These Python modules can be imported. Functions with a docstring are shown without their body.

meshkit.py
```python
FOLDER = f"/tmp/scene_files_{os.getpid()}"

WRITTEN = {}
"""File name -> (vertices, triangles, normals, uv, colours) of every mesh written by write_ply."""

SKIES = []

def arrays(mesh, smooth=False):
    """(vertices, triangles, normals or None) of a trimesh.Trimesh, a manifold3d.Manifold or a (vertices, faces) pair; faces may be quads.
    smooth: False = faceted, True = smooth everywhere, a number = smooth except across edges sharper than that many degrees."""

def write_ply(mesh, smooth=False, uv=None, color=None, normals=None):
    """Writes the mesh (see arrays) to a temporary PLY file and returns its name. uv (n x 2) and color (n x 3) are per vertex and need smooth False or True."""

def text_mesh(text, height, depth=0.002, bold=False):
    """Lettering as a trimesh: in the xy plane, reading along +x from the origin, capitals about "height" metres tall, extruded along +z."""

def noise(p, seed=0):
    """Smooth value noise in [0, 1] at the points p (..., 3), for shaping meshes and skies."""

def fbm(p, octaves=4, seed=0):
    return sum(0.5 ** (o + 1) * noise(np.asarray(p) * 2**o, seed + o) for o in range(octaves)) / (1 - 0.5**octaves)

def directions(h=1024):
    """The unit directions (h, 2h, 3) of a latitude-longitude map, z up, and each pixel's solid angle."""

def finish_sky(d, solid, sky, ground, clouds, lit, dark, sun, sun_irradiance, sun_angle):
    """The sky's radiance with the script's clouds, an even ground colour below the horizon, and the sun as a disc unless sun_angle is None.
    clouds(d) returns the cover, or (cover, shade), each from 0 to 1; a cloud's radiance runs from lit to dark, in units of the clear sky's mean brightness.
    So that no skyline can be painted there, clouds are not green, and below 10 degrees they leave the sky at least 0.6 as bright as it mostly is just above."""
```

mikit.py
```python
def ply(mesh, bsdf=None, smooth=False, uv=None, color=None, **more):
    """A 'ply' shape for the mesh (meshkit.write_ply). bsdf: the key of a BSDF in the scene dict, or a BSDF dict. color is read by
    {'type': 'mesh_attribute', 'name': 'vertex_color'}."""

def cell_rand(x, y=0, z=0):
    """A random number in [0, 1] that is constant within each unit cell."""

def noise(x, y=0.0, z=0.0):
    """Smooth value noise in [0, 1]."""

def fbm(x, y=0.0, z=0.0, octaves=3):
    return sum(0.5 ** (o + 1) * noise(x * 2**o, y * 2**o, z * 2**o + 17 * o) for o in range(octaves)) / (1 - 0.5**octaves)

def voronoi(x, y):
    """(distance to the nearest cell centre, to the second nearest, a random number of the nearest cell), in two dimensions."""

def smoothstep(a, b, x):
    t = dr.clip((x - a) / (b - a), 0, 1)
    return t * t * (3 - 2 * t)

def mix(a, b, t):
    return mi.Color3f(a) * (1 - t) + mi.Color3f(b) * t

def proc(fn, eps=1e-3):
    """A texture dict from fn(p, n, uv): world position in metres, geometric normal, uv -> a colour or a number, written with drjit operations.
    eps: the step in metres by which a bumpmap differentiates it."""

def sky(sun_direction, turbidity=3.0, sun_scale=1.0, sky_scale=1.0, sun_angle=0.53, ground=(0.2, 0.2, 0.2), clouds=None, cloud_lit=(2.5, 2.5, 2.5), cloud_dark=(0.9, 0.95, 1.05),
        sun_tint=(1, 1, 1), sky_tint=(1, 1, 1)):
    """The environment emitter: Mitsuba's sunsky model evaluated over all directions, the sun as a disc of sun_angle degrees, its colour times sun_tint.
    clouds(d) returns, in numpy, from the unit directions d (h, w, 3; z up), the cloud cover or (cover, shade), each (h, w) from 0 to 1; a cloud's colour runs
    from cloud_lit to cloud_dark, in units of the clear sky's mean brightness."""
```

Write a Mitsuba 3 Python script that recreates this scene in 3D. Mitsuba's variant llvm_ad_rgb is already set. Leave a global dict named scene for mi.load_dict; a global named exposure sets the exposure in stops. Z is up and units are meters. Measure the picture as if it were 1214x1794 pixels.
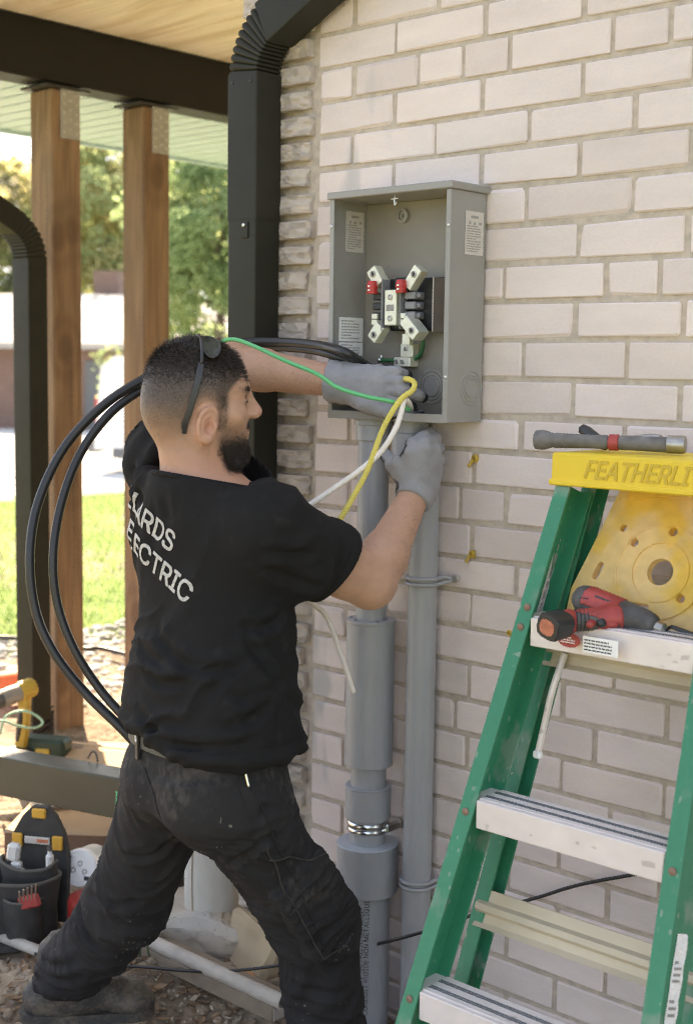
import math, random
import numpy as np, trimesh, mitsuba as mi, drjit as dr
import mikit, meshkit
from mikit import proc, fbm, noise, smoothstep, mix, cell_rand
from meshkit import text_mesh
from trimesh.transformations import rotation_matrix as rotm
import manifold3d as m3
T = mi.ScalarTransform4f
A = np.array
PI = math.pi
rng = np.random.default_rng(7)

# ------------------------------------------------------------------ camera, sky, exposure
scene, labels = {'type': 'scene'}, {}
CAM = A([0.0, -2.195, 1.42])
FWD = A([-0.67064, 0.73431, -0.10610])
UPV = A([-0.08196, 0.06884, 0.99426])
scene['camera'] = {'type': 'thinlens', 'fov': 28.73, 'fov_axis': 'x', 'aperture_radius': 0.0055, 'focus_distance': 2.62,
                   'near_clip': 0.05, 'far_clip': 900.0,
                   'to_world': T().look_at(origin=CAM.tolist(), target=(CAM + FWD).tolist(), up=UPV.tolist())}
SUN = A([-0.97, 0.60, 1.0])
def cloud_cover(d):
    n = meshkit.fbm(d * A([3.0, 3.0, 5.0]) + 4.0, 4, 3)
    return np.clip((n - 0.42) * 3.2, 0, 1) * 0.8 * np.clip(d[..., 2] * 4, 0, 1)
scene['sky'] = mikit.sky(SUN, turbidity=3.5, sky_tint=(1.16, 0.975, 0.88), sun_tint=(1.0, 0.96, 0.92), sun_scale=1.3, clouds=cloud_cover,
                         cloud_lit=(2.4, 2.3, 2.15), cloud_dark=(1.2, 1.15, 1.1))
exposure = 3.55

# ------------------------------------------------------------------ helpers
def numbered(name):
    if name not in used: used.add(name); return name
    k = 1
    while f'{name}_{k:03d}' in used: k += 1
    used.add(f'{name}_{k:03d}'); return f'{name}_{k:03d}'
used = set()
def tag(key, label=None, cat=None, group=None, kind=None):
    d = labels.setdefault(key, {})
    for k, v in (('label', label), ('category', cat), ('group', group), ('kind', kind)):
        if v: d[k] = v
    return key
def thing(name, label, cat, group=None):
    return tag(numbered(name), label, cat, group)
def add(name, mesh, mat, parent=None, smooth=False, label=None, cat=None, group=None, kind=None, **kw):
    key = numbered((parent + '__' if parent else '') + name)
    scene[key] = mikit.ply(mesh, mat, smooth=smooth, **kw)
    if label or cat or group or kind: tag(key, label, cat, group, kind)
    return key
def cat_(ms): return trimesh.util.concatenate([m for m in ms if m is not None])
def move(m, p): m.apply_translation(A(p, float)); return m
def rot(m, deg, ax, pt=(0, 0, 0)): m.apply_transform(rotm(math.radians(deg), ax, pt)); return m
def cbox(size, c=(0, 0, 0), b=0.002):
    """box with chamfered edges"""
    h = A(size, float) / 2; b = min(b, h.min() * 0.9)
    pts = []
    for s in np.ndindex(2, 2, 2):
        s = A(s) * 2 - 1
        for k in range(3):
            q = h - b; q[k] = h[k]; pts.append(q * s)
    m = trimesh.convex.convex_hull(A(pts)); return move(m, c)
def box6(x0, x1, y0, y1, z0, z1, b=0.002): return cbox((x1 - x0, y1 - y0, z1 - z0), ((x0 + x1) / 2, (y0 + y1) / 2, (z0 + z1) / 2), b)
def crom(P, n=12):
    P = A(P, float); Q = np.vstack([2 * P[0] - P[1], P, 2 * P[-1] - P[-2]]); out = []
    for i in range(1, len(Q) - 2):
        p0, p1, p2, p3 = Q[i - 1:i + 3]
        for t in np.arange(n) / n:
            out.append(0.5 * (2 * p1 + (p2 - p0) * t + (2 * p0 - 5 * p1 + 4 * p2 - p3) * t * t + (3 * p1 - p0 - 3 * p2 + p3) * t ** 3))
    return A(out + [P[-1]])
def frames(P):
    d = np.gradient(P, axis=0); d /= np.linalg.norm(d, axis=1, keepdims=True)
    u = np.cross(d[0], [0.3, 0.2, 0.93]); u /= np.linalg.norm(u); U = []
    for t in d:
        u = u - t * (u @ t); u /= np.linalg.norm(u); U.append(u.copy())
    return d, A(U), np.cross(d, U)
def sweep(P, prof, cap=True):
    """sweep a 2-d profile (k,2), or one per point (n,k,2), along P"""
    P = A(P, float); d, u, v = frames(P); prof = A(prof, float)
    if prof.ndim == 2: prof = np.repeat(prof[None], len(P), 0)
    V = P[:, None] + prof[..., :1] * u[:, None] + prof[..., 1:] * v[:, None]
    n, k = V.shape[:2]; i, j = np.meshgrid(np.arange(n - 1), np.arange(k), indexing='ij'); j2 = (j + 1) % k
    a, b, c, e = i * k + j, i * k + j2, (i + 1) * k + j2, (i + 1) * k + j
    F = np.vstack([np.stack([a, b, c], -1).reshape(-1, 3), np.stack([a, c, e], -1).reshape(-1, 3)])
    V = V.reshape(-1, 3)
    if cap:
        V = np.vstack([V, P[0], P[-1]]); q = np.arange(k); r = (q + 1) % k; N = n * k
        F = np.vstack([F, np.stack([q * 0 + N, r, q], -1), np.stack([q * 0 + N + 1, q + (n - 1) * k, r + (n - 1) * k], -1)])
    m = trimesh.Trimesh(V, F, process=False); return m
def circ(r, k=14): a = np.arange(k) / k * 2 * PI; return np.stack([np.cos(a), np.sin(a)], 1) * r
def tube(P, r, k=14, n=10, spline=True):
    P = crom(P, n) if spline and len(P) > 2 else A(P, float)
    if np.ndim(r): r = np.interp(np.linspace(0, 1, len(P)), np.linspace(0, 1, len(r)), r); return sweep(P, circ(1, k)[None] * r[:, None, None])
    return sweep(P, circ(r, k))
def lathe(prof, k=40): return trimesh.creation.revolve(A(prof, float), sections=k)
def pipe(x, y, z0, z1, r, t=0.004, b=0.0015, k=40):
    return move(lathe([(r - t, z0), (r - b, z0), (r, z0 + b), (r, z1 - b), (r - b, z1), (r - t, z1), (r - t, z0)], k), (x, y, 0))
def cyl(p, q, r, k=20): return tube([p, q], r, k, spline=False)
def ball(p, r, s=(1, 1, 1), sub=2): m = trimesh.creation.icosphere(subdivisions=sub, radius=1); m.apply_scale(A(s, float) * r); return move(m, p)
def extr(poly, h):
    from shapely.geometry import Polygon
    return trimesh.creation.extrude_polygon(poly if hasattr(poly, 'exterior') else Polygon(poly), h, engine='earcut')
def frame_to(m, o, ex, ey):
    """put the mesh's x,y,z axes along ex, ey, ex x ey with origin o"""
    ex = A(ex, float); ex /= np.linalg.norm(ex); ey = A(ey, float); ey = ey - ex * (ex @ ey); ey /= np.linalg.norm(ey)
    M = np.eye(4); M[:3, 0], M[:3, 1], M[:3, 2], M[:3, 3] = ex, ey, np.cross(ex, ey), o
    m.apply_transform(M); return m
def print_lines(w, h, rows, seed, cover=0.9, d=0.0006):
    """rows of tiny printed words: thin ink strips in the xy plane from (0,0) to (w,h)"""
    r = np.random.default_rng(seed); out = []
    for k in range(rows):
        y = h * (1 - (k + 0.75) / (rows + 0.5)); x = 0; end = w * (cover if k % 5 else cover * r.uniform(0.5, 0.9))
        while x < end:
            l = r.uniform(0.05, 0.14) * w; l = min(l, end - x)
            out.append(cbox((l, h / rows * 0.38, d), (x + l / 2, y, d / 2), 0.0001)); x += l + 0.025 * w
    return cat_(out)

# ------------------------------------------------------------------ implicit surfaces (bodies, cloth, gloves)
def smin(a, b, k):
    h = np.clip(0.5 + 0.5 * (b - a) / k, 0, 1); return b + (a - b) * h - k * h * (1 - h)
def smax(a, b, k): return -smin(-a, -b, k)
def caps(p, a, b, ra, rb=None):
    a, b = A(a, float), A(b, float); rb = ra if rb is None else rb; ab = b - a
    t = np.clip((p - a) @ ab / (ab @ ab), 0, 1)
    return np.linalg.norm(p - a - t[:, None] * ab, axis=1) - (ra + (rb - ra) * t)
def ell(p, c, r, R=None):
    q = p - A(c, float)
    if R is not None: q = q @ R
    r = A(r, float); k0 = np.linalg.norm(q / r, axis=1); k1 = np.linalg.norm(q / r ** 2, axis=1); return k0 * (k0 - 1) / np.maximum(k1, 1e-9)
def union(ds, k):
    d = ds[0]
    for e in ds[1:]: d = smin(d, e, k)
    return d
def surface(f, lo, hi, h, B=6):
    """naive surface nets of f < 0 in the box lo..hi with cells of h; only blocks near the surface are evaluated"""
    lo, hi = np.minimum(lo, hi), np.maximum(lo, hi); n = np.ceil((hi - lo) / h / B).astype(int) * B; nb = n // B
    g = np.stack(np.meshgrid(*[np.arange(k) for k in nb], indexing='ij'), -1)
    C = f((lo + (g.reshape(-1, 3) * B + (B - 1) / 2) * h)).reshape(nb)
    act = np.abs(C) < B * h * 1.25
    V = np.repeat(np.repeat(np.repeat(C, B, 0), B, 1), B, 2).astype(np.float32)
    bi = np.argwhere(act); o = np.stack(np.meshgrid(*[np.arange(B)] * 3, indexing='ij'), -1).reshape(1, -1, 3)
    idx = (bi[:, None] * B + o).reshape(-1, 3)
    for s in range(0, len(idx), 400000):
        q = idx[s:s + 400000]; V[q[:, 0], q[:, 1], q[:, 2]] = f(lo + q * h)
    S = V < 0; cnt = sum(S[a:n[0] - 1 + a, b:n[1] - 1 + b, c:n[2] - 1 + c].astype(np.int8) for a, b, c in np.ndindex(2, 2, 2))
    cells = np.argwhere((cnt > 0) & (cnt < 8)); off = A(list(np.ndindex(2, 2, 2)))
    val = np.stack([V[tuple((cells + k).T)] for k in off], 1); P = np.zeros((len(cells), 3)); W = np.zeros(len(cells))
    for a in range(8):
        for b in range(a + 1, 8):
            if np.abs(off[a] - off[b]).sum() == 1:
                cr = (val[:, a] < 0) != (val[:, b] < 0); t = np.where(cr, val[:, a] / np.where(cr, val[:, a] - val[:, b], 1), 0)
                P += cr[:, None] * (off[a] + t[:, None] * (off[b] - off[a])); W += cr
    verts = lo + (cells + P / W[:, None]) * h
    ids = -np.ones(n - 1, np.int32); ids[tuple(cells.T)] = np.arange(len(cells)); F = []
    for ax in range(3):
        e = [0, 0, 0]; e[ax] = 1
        s0 = S[1:n[0] - 1, 1:n[1] - 1, 1:n[2] - 1]; s1 = S[1 + e[0]:n[0] - 1 + e[0], 1 + e[1]:n[1] - 1 + e[1], 1 + e[2]:n[2] - 1 + e[2]]
        q = np.argwhere(s0 != s1) + 1; u, v = [k for k in range(3) if k != ax]; eu, ev = np.eye(3, dtype=int)[u], np.eye(3, dtype=int)[v]
        q = q[(q < n - 1).all(1)]
        quad = np.stack([ids[tuple(w.T)] for w in (q - eu - ev, q - ev, q, q - eu)], 1); flip = S[tuple(q.T)] ^ (ax == 1)
        quad = np.where(flip[:, None], quad, quad[:, ::-1]); quad = quad[(quad >= 0).all(1)]
        F += [quad[:, [0, 1, 2]], quad[:, [0, 2, 3]]]
    m = trimesh.Trimesh(verts, np.vstack(F), process=False); m.remove_unreferenced_vertices(); return m
def smooth_mesh(m, it=4, lam=0.5):
    """Taubin smoothing on the unique edges"""
    from scipy.sparse import csr_matrix
    v = np.array(m.vertices); f = m.faces; n = len(v); e = np.unique(np.sort(f[:, [0, 1, 1, 2, 2, 0]].reshape(-1, 2), 1), axis=0)
    M = csr_matrix((np.ones(2 * len(e)), (np.r_[e[:, 0], e[:, 1]], np.r_[e[:, 1], e[:, 0]])), shape=(n, n)); d = np.maximum(np.asarray(M.sum(1)).ravel(), 1)[:, None]
    for _ in range(it):
        v = v + lam * (M @ v / d - v); v = v - (lam + 0.03) * (M @ v / d - v)
    m.vertices = v; return m
def ridge(p, seed=0, o=2): return 1 - np.abs(2 * meshkit.fbm(p, o, seed) - 1)

# ------------------------------------------------------------------ materials
def rgb(*c): return {'type': 'rgb', 'value': list(c)}
def mat(name, col, rough=0.6, metal=0.0, spec=0.5, bump=None, two=True, **kw):
    tex = col if isinstance(col, dict) else (proc(col) if callable(col) else rgb(*col))
    b = {'type': 'principled', 'base_color': tex, 'roughness': proc(rough) if callable(rough) else rough, 'metallic': metal, 'specular': spec, **kw}
    if bump: b = {'type': 'bumpmap', 'arbitrary': proc(bump[0], bump[2] if len(bump) > 2 else 1e-3), 'scale': bump[1], 'bsdf': b}
    scene['m_' + name] = {'type': 'twosided', 'bsdf': b} if two else b
    return 'm_' + name
def speck(base, amt=0.25, sc=40.0, dark=0.6, oct=3, st=(1, 1, 1)):
    """mottled colour with grain"""
    def f(p, n, uv):
        a = fbm(p.x * sc * st[0], p.y * sc * st[1], p.z * sc * st[2], oct)
        return mi.Color3f(*base) * (1 - amt + 2 * amt * a)
    return f
BRK = (0.645, 0.556, 0.515)
def f_brick(p, n, uv):
    a = fbm(p.x * 9, p.z * 30, p.y * 9, 3); s = noise(p.x * 260, p.y * 260, p.z * 260)
    w = smoothstep(0.62, 0.8, fbm(p.x * 14 + 3, p.z * 5, 2.0, 3)) * smoothstep(-1.75, -2.1, p.x)
    c = mi.Color3f(*BRK) * (0.90 + 0.15 * a + 0.06 * s)
    return mix(c, mi.Color3f(0.37, 0.36, 0.35), w * 0.75)
_bb = lambda p, n, uv: fbm(p.x * 70, p.y * 70, p.z * 70, 4)
mat('brick', f_brick, 0.62, bump=(_bb, 0.0016))
mat('brick_pale', lambda p, n, uv: f_brick(p, n, uv) * 1.055, 0.62, bump=(_bb, 0.0016))
mat('brick_dull', lambda p, n, uv: f_brick(p, n, uv) * mi.Color3f(0.93, 0.925, 0.92), 0.66, bump=(_bb, 0.0016))
mat('mortar', speck((0.46, 0.395, 0.325), 0.22, 70), 0.9, bump=(lambda p, n, uv: fbm(p.x * 180, p.y * 180, p.z * 180, 2), 0.0012))
def f_rough(p, n, uv):
    a = fbm(p.x * 30, p.y * 30, p.z * 30, 3); t = smoothstep(0.55, 0.75, noise(p.x * 45 + 7, p.z * 60, p.y * 50))
    return mix(mi.Color3f(0.50, 0.43, 0.365) * (0.75 + 0.45 * a), mi.Color3f(0.27, 0.235, 0.20), t * 0.55)
mat('rough_brick', f_rough, 0.85, bump=(lambda p, n, uv: fbm(p.x * 120, p.y * 120, p.z * 120, 3), 0.002))
mat('dark_metal', speck((0.027, 0.026, 0.019), 0.16, 12), 0.42, spec=0.16)
mat('beam_metal', speck((0.0125, 0.012, 0.012), 0.15, 6), 0.5, spec=0.3)
def f_ply(p, n, uv):
    g = fbm(p.x * 0.9, p.y * 16 + fbm(p.x * 1.2, p.y * 2, 0.0, 2) * 3.0, 0.0, 4); k = fbm(p.x * 3, p.y * 110, 1.0, 2)
    return mix(mi.Color3f(0.62, 0.55, 0.43), mi.Color3f(0.76, 0.72, 0.63), smoothstep(0.3, 0.62, g)) * (0.86 + 0.28 * k)
mat('plywood', f_ply, 0.6)
mat('soffit', speck((0.50, 0.69, 0.78), 0.04, 3), 0.45)
def f_wood(p, n, uv):
    w = fbm(p.x * 5, p.y * 5, p.z * 0.7, 2); g = fbm(p.x * 60 + w * 14, p.y * 60 + w * 14, p.z * 2.2, 3); k = fbm(p.x * 260, p.y * 260, p.z * 7, 2)
    c = mix(mi.Color3f(0.200, 0.126, 0.072), mi.Color3f(0.300, 0.196, 0.114), smoothstep(0.25, 0.75, g)) * (0.84 + 0.32 * k)
    kn = smoothstep(0.055, 0.02, mikit.voronoi((p.x + p.y) * 3.0 + 5.1, p.z * 1.9 + 0.7)[0] * 0.35)
    st = smoothstep(0.60, 0.80, fbm(p.x * 9, p.y * 9, p.z * 3 + 4, 3))
    u = (p.x + p.y) * 8.5 + 0.22 * fbm(p.z * 1.3, dr.floor((p.x + p.y) * 8.5), 0.0, 2); fu = dr.abs(u - dr.floor(u) - 0.5)
    ck = smoothstep(0.022, 0.006, fu) * smoothstep(0.35, 0.5, noise(p.z * 1.1, dr.floor(u) * 3.7)); rn = smoothstep(0.1, 0.0, dr.abs(mikit.voronoi((p.x + p.y) * 3.0 + 5.1, p.z * 1.9 + 0.7)[0] * 0.35 - 0.07) * 3)
    c = mix(c, mi.Color3f(0.13, 0.075, 0.04), rn * 0.35)
    return mix(mix(mix(c, mi.Color3f(0.10, 0.055, 0.03), kn * 0.6), mi.Color3f(0.17, 0.13, 0.08), st * 0.35), mi.Color3f(0.06, 0.035, 0.02), ck * 0.8)
mat('post_wood', f_wood, 0.7, bump=(lambda p, n, uv: fbm(p.x * 150, p.y * 150, p.z * 6, 2), 0.001))
mat('galv', speck((0.42, 0.43, 0.42), 0.16, 60), 0.45, metal=0.35)
mat('plate', speck((0.34, 0.30, 0.27), 0.2, 30), 0.45, metal=0.5)
mat('zinc', (0.70, 0.70, 0.68), 0.22, metal=1.0)
mat('box_grey', speck((0.275, 0.262, 0.240), 0.10, 7), 0.42, spec=0.5, bump=(lambda p, n, uv: fbm(p.x * 300, p.y * 300, p.z * 300, 2), 0.00025))
mat('box_inner', speck((0.235, 0.214, 0.182), 0.14, 9), 0.45)  # same grey paint, browned and darkened for the warm light reflected inside the box
mat('pvc', speck((0.350, 0.350, 0.358), 0.09, 9), 0.38, spec=0.45)
mat('pvc_pale', speck((0.45, 0.47, 0.50), 0.05, 9), 0.40)
mat('cable_black', (0.022, 0.021, 0.021), 0.38)
mat('wire_green', (0.13, 0.47, 0.19), 0.35)
mat('wire_dark_green', (0.03, 0.12, 0.045), 0.4)
mat('rope', speck((0.66, 0.55, 0.12), 0.12, 200), 0.7)
mat('wire_white', speck((0.74, 0.67, 0.60), 0.10, 30), 0.5)
mat('lug', speck((0.72, 0.71, 0.58), 0.08, 60), 0.38, metal=0.35)
mat('red_plastic', (0.46, 0.035, 0.03), 0.4)
mat('black_plastic', (0.028, 0.028, 0.03), 0.42)
mat('grey_plastic', (0.22, 0.22, 0.23), 0.4)
mat('paper', speck((0.52, 0.48, 0.43), 0.08, 60), 0.7)
mat('paper_white', speck((0.80, 0.79, 0.77), 0.04, 60), 0.6)
mat('ink', (0.05, 0.05, 0.055), 0.7)
mat('ink_grey', (0.30, 0.28, 0.26), 0.8)
_skin = {'type': 'principled', 'base_color': {'type': 'mesh_attribute', 'name': 'vertex_color'}, 'roughness': 0.47, 'specular': 0.45, 'sheen': 0.15}
f_pore = lambda p, n, uv: fbm(p.x * 330, p.y * 330, p.z * 330, 2)
scene['m_skin'] = {'type': 'bumpmap', 'arbitrary': proc(f_pore, 5e-4), 'scale': 0.0011, 'bsdf': _skin}
mat('hair', (0.026, 0.019, 0.015), 0.45, spec=0.4)
def f_shirt(p, n, uv):
    a = fbm(p.x * 18, p.y * 18, p.z * 18, 3); k = noise(p.x * 700, p.y * 700, p.z * 700); d = smoothstep(0.60, 0.85, fbm(p.x * 40, p.y * 40, p.z * 26, 3))
    return mi.Color3f(0.0125, 0.0118, 0.0118) * (0.75 + 0.4 * a + 0.2 * k) + mi.Color3f(0.006, 0.0055, 0.005) * d
mat('shirt', f_shirt, 0.9, spec=0.2, sheen=0.12)
mat('print', speck((0.45, 0.43, 0.40), 0.35, 220), 0.8)
def f_trouser(p, n, uv):
    a = fbm(p.x * 14, p.y * 14, p.z * 14, 3); k = noise(p.x * 800, p.y * 800, p.z * 500)
    d = smoothstep(0.50, 0.80, 0.55 * fbm(p.x * 9 + 9, p.y * 9, p.z * 7, 3) + 0.45 * fbm(p.x * 120, p.y * 120, p.z * 60, 3)); s = smoothstep(0.84, 0.93, noise(p.x * 260, p.y * 260, p.z * 130)) * smoothstep(0.56, 0.68, fbm(p.x * 11, p.y * 11 + 3, p.z * 8, 2))
    c = mi.Color3f(0.022, 0.0205, 0.021) * (0.65 + 0.5 * a + 0.25 * k) + mi.Color3f(0.046, 0.040, 0.033) * d * smoothstep(0.42, 0.62, fbm(p.x * 4.5 + 2, p.y * 4.5, p.z * 4.5, 2))
    return mix(c, mi.Color3f(0.28, 0.25, 0.21), s * 0.55)
mat('trouser', f_trouser, 0.85, spec=0.25, sheen=0.12)
mat('seam', speck((0.040, 0.036, 0.032), 0.6, 60), 0.85)
mat('belt', (0.085, 0.082, 0.07), 0.6)
mat('belt_black', (0.018, 0.017, 0.017), 0.5)
def f_boot(p, n, uv):
    return mix(mi.Color3f(0.040, 0.037, 0.034), mi.Color3f(0.115, 0.093, 0.068), smoothstep(0.35, 0.75, 0.6 * fbm(p.x * 26, p.y * 26, p.z * 26, 4) + 0.4 * fbm(p.x * 160, p.y * 160, p.z * 160, 3)))
mat('boot', f_boot, 0.65, bump=(lambda p, n, uv: fbm(p.x * 150, p.y * 150, p.z * 150, 3), 0.0015))
_glove = {'type': 'principled', 'base_color': {'type': 'mesh_attribute', 'name': 'vertex_color'}, 'roughness': 0.82, 'specular': 0.2, 'sheen': 0.3}
scene['m_glove'] = {'type': 'bumpmap', 'arbitrary': proc(f_pore, 5e-4), 'scale': 0.0022, 'bsdf': _glove}
mat('glove_black', speck((0.030, 0.029, 0.030), 0.25, 60), 0.6)
def f_green(p, n, uv):
    a = 0.6 * fbm(p.x * 10, p.y * 10, p.z * 4, 3) + 0.4 * fbm(p.x * 350, p.y * 350, p.z * 7, 2); d = smoothstep(0.56, 0.76, fbm(p.x * 22, p.y * 22 + 5, p.z * 13, 4)); sc = smoothstep(0.83, 0.9, noise(p.x * 150, p.y * 150, p.z * 50))
    return mix(mix(mi.Color3f(0.032, 0.200, 0.102) * (0.8 + 0.35 * a), mi.Color3f(0.22, 0.27, 0.21), d * 0.6), mi.Color3f(0.4, 0.42, 0.34), sc * 0.35)
mat('green', f_green, 0.42, spec=0.5)
def f_alu(p, n, uv):
    a = fbm(p.x * 25, p.y * 25, p.z * 25, 3); d = smoothstep(0.70, 0.76, fbm(p.x * 34, p.y * 30, p.z * 50 + 2, 3))
    return mix(mi.Color3f(0.70, 0.63, 0.59) * (0.90 + 0.18 * a), mi.Color3f(0.33, 0.29, 0.26), d * 0.55)
mat('alu', f_alu, 0.45, metal=0.1)
mat('alu_worn', speck((0.52, 0.53, 0.55), 0.18, 50), 0.42, metal=0.55)
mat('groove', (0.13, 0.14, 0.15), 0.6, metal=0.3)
mat('beige_alu', speck((0.52, 0.45, 0.33), 0.12, 16), 0.5, metal=0.15)
def f_yellow(p, n, uv):
    d = smoothstep(0.55, 0.8, fbm(p.x * 20, p.y * 20, p.z * 20, 4))
    return mix(mi.Color3f(0.70, 0.50, 0.025), mi.Color3f(0.42, 0.30, 0.08), d * 0.6)
mat('yellow', f_yellow, 0.42)
def f_yworn(p, n, uv):
    d = smoothstep(0.40, 0.58, fbm(p.x * 12 + 2, p.y * 9, p.z * 9, 4)); g = fbm(p.x * 50, p.y * 50, p.z * 50, 3)
    return mix(mi.Color3f(0.74, 0.47, 0.06), mi.Color3f(0.74, 0.52, 0.22), d * 0.9) * (0.82 + 0.3 * g)
mat('yellow_worn', f_yworn, 0.6)
mat('rust', speck((0.26, 0.17, 0.12), 0.3, 120), 0.7, metal=0.3)
mat('grip', speck((0.080, 0.074, 0.070), 0.55, 50, oct=4), 0.62)
mat('hammer_grey', speck((0.135, 0.125, 0.118), 0.5, 55, oct=4), 0.65)
mat('tool_steel', speck((0.40, 0.38, 0.35), 0.25, 70), 0.35, metal=0.9)
mat('tool_red', speck((0.32, 0.048, 0.042), 0.45, 45, oct=4), 0.5)
mat('orange_label', speck((0.46, 0.16, 0.09), 0.45, 90), 0.55)
mat('bag', speck((0.042, 0.040, 0.037), 0.35, 40), 0.85, sheen=0.3)
mat('bag_trim', speck((0.09, 0.085, 0.075), 0.2, 60), 0.8)
mat('amber', (0.60, 0.33, 0.04), 0.5)
mat('card', speck((0.44, 0.315, 0.20), 0.10, 14), 0.85)
mat('card_dark', speck((0.20, 0.12, 0.075), 0.15, 14), 0.85)
def f_conc(p, n, uv):
    a = fbm(p.x * 14, p.y * 14, p.z * 14, 4); s = smoothstep(0.66, 0.80, fbm(p.x * 210, p.y * 210, p.z * 210, 3)); b = smoothstep(0.42, 0.66, fbm(p.x * 5, p.y * 5 + 2, p.z * 6, 3))
    return mix(mix(mi.Color3f(0.46, 0.425, 0.375), mi.Color3f(0.42, 0.33, 0.225), b * 0.8), mi.Color3f(0.14, 0.12, 0.10), s * 0.5) * (0.72 + 0.5 * a)
mat('concrete', f_conc, 0.9, bump=(lambda p, n, uv: fbm(p.x * 90, p.y * 90, p.z * 90, 3), 0.003))
mat('pier', speck((0.50, 0.475, 0.42), 0.14, 10), 0.75)
mat('board', f_conc, 0.85)
def f_dirt(p, n, uv):
    a = fbm(p.x * 4, p.y * 4, p.z * 4, 3); g = fbm(p.x * 45, p.y * 45, p.z * 45, 4); s = smoothstep(0.70, 0.78, noise(p.x * 130, p.y * 130, p.z * 130))
    c = mix(mi.Color3f(0.135, 0.098, 0.066), mi.Color3f(0.34, 0.265, 0.19), smoothstep(0.3, 0.65, a * 0.5 + g * 0.5))
    return mix(c, mi.Color3f(0.42, 0.37, 0.30), s * 0.6)
mat('dirt', f_dirt, 0.95, bump=(lambda p, n, uv: fbm(p.x * 60, p.y * 60, p.z * 60, 4), 0.012))
mat('clod', f_dirt, 0.95)
def f_far(p, n, uv): return mix(mi.Color3f(0.20, 0.17, 0.12), mi.Color3f(0.10, 0.16, 0.035), smoothstep(0.4, 0.6, fbm(p.x * 0.6, p.y * 0.6, 0.0, 3)))
mat('far_ground', f_far, 0.95)
mat('drive', speck((0.46, 0.45, 0.43), 0.10, 6), 0.9)
mat('slab', speck((0.42, 0.40, 0.37), 0.14, 8), 0.9)
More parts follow.
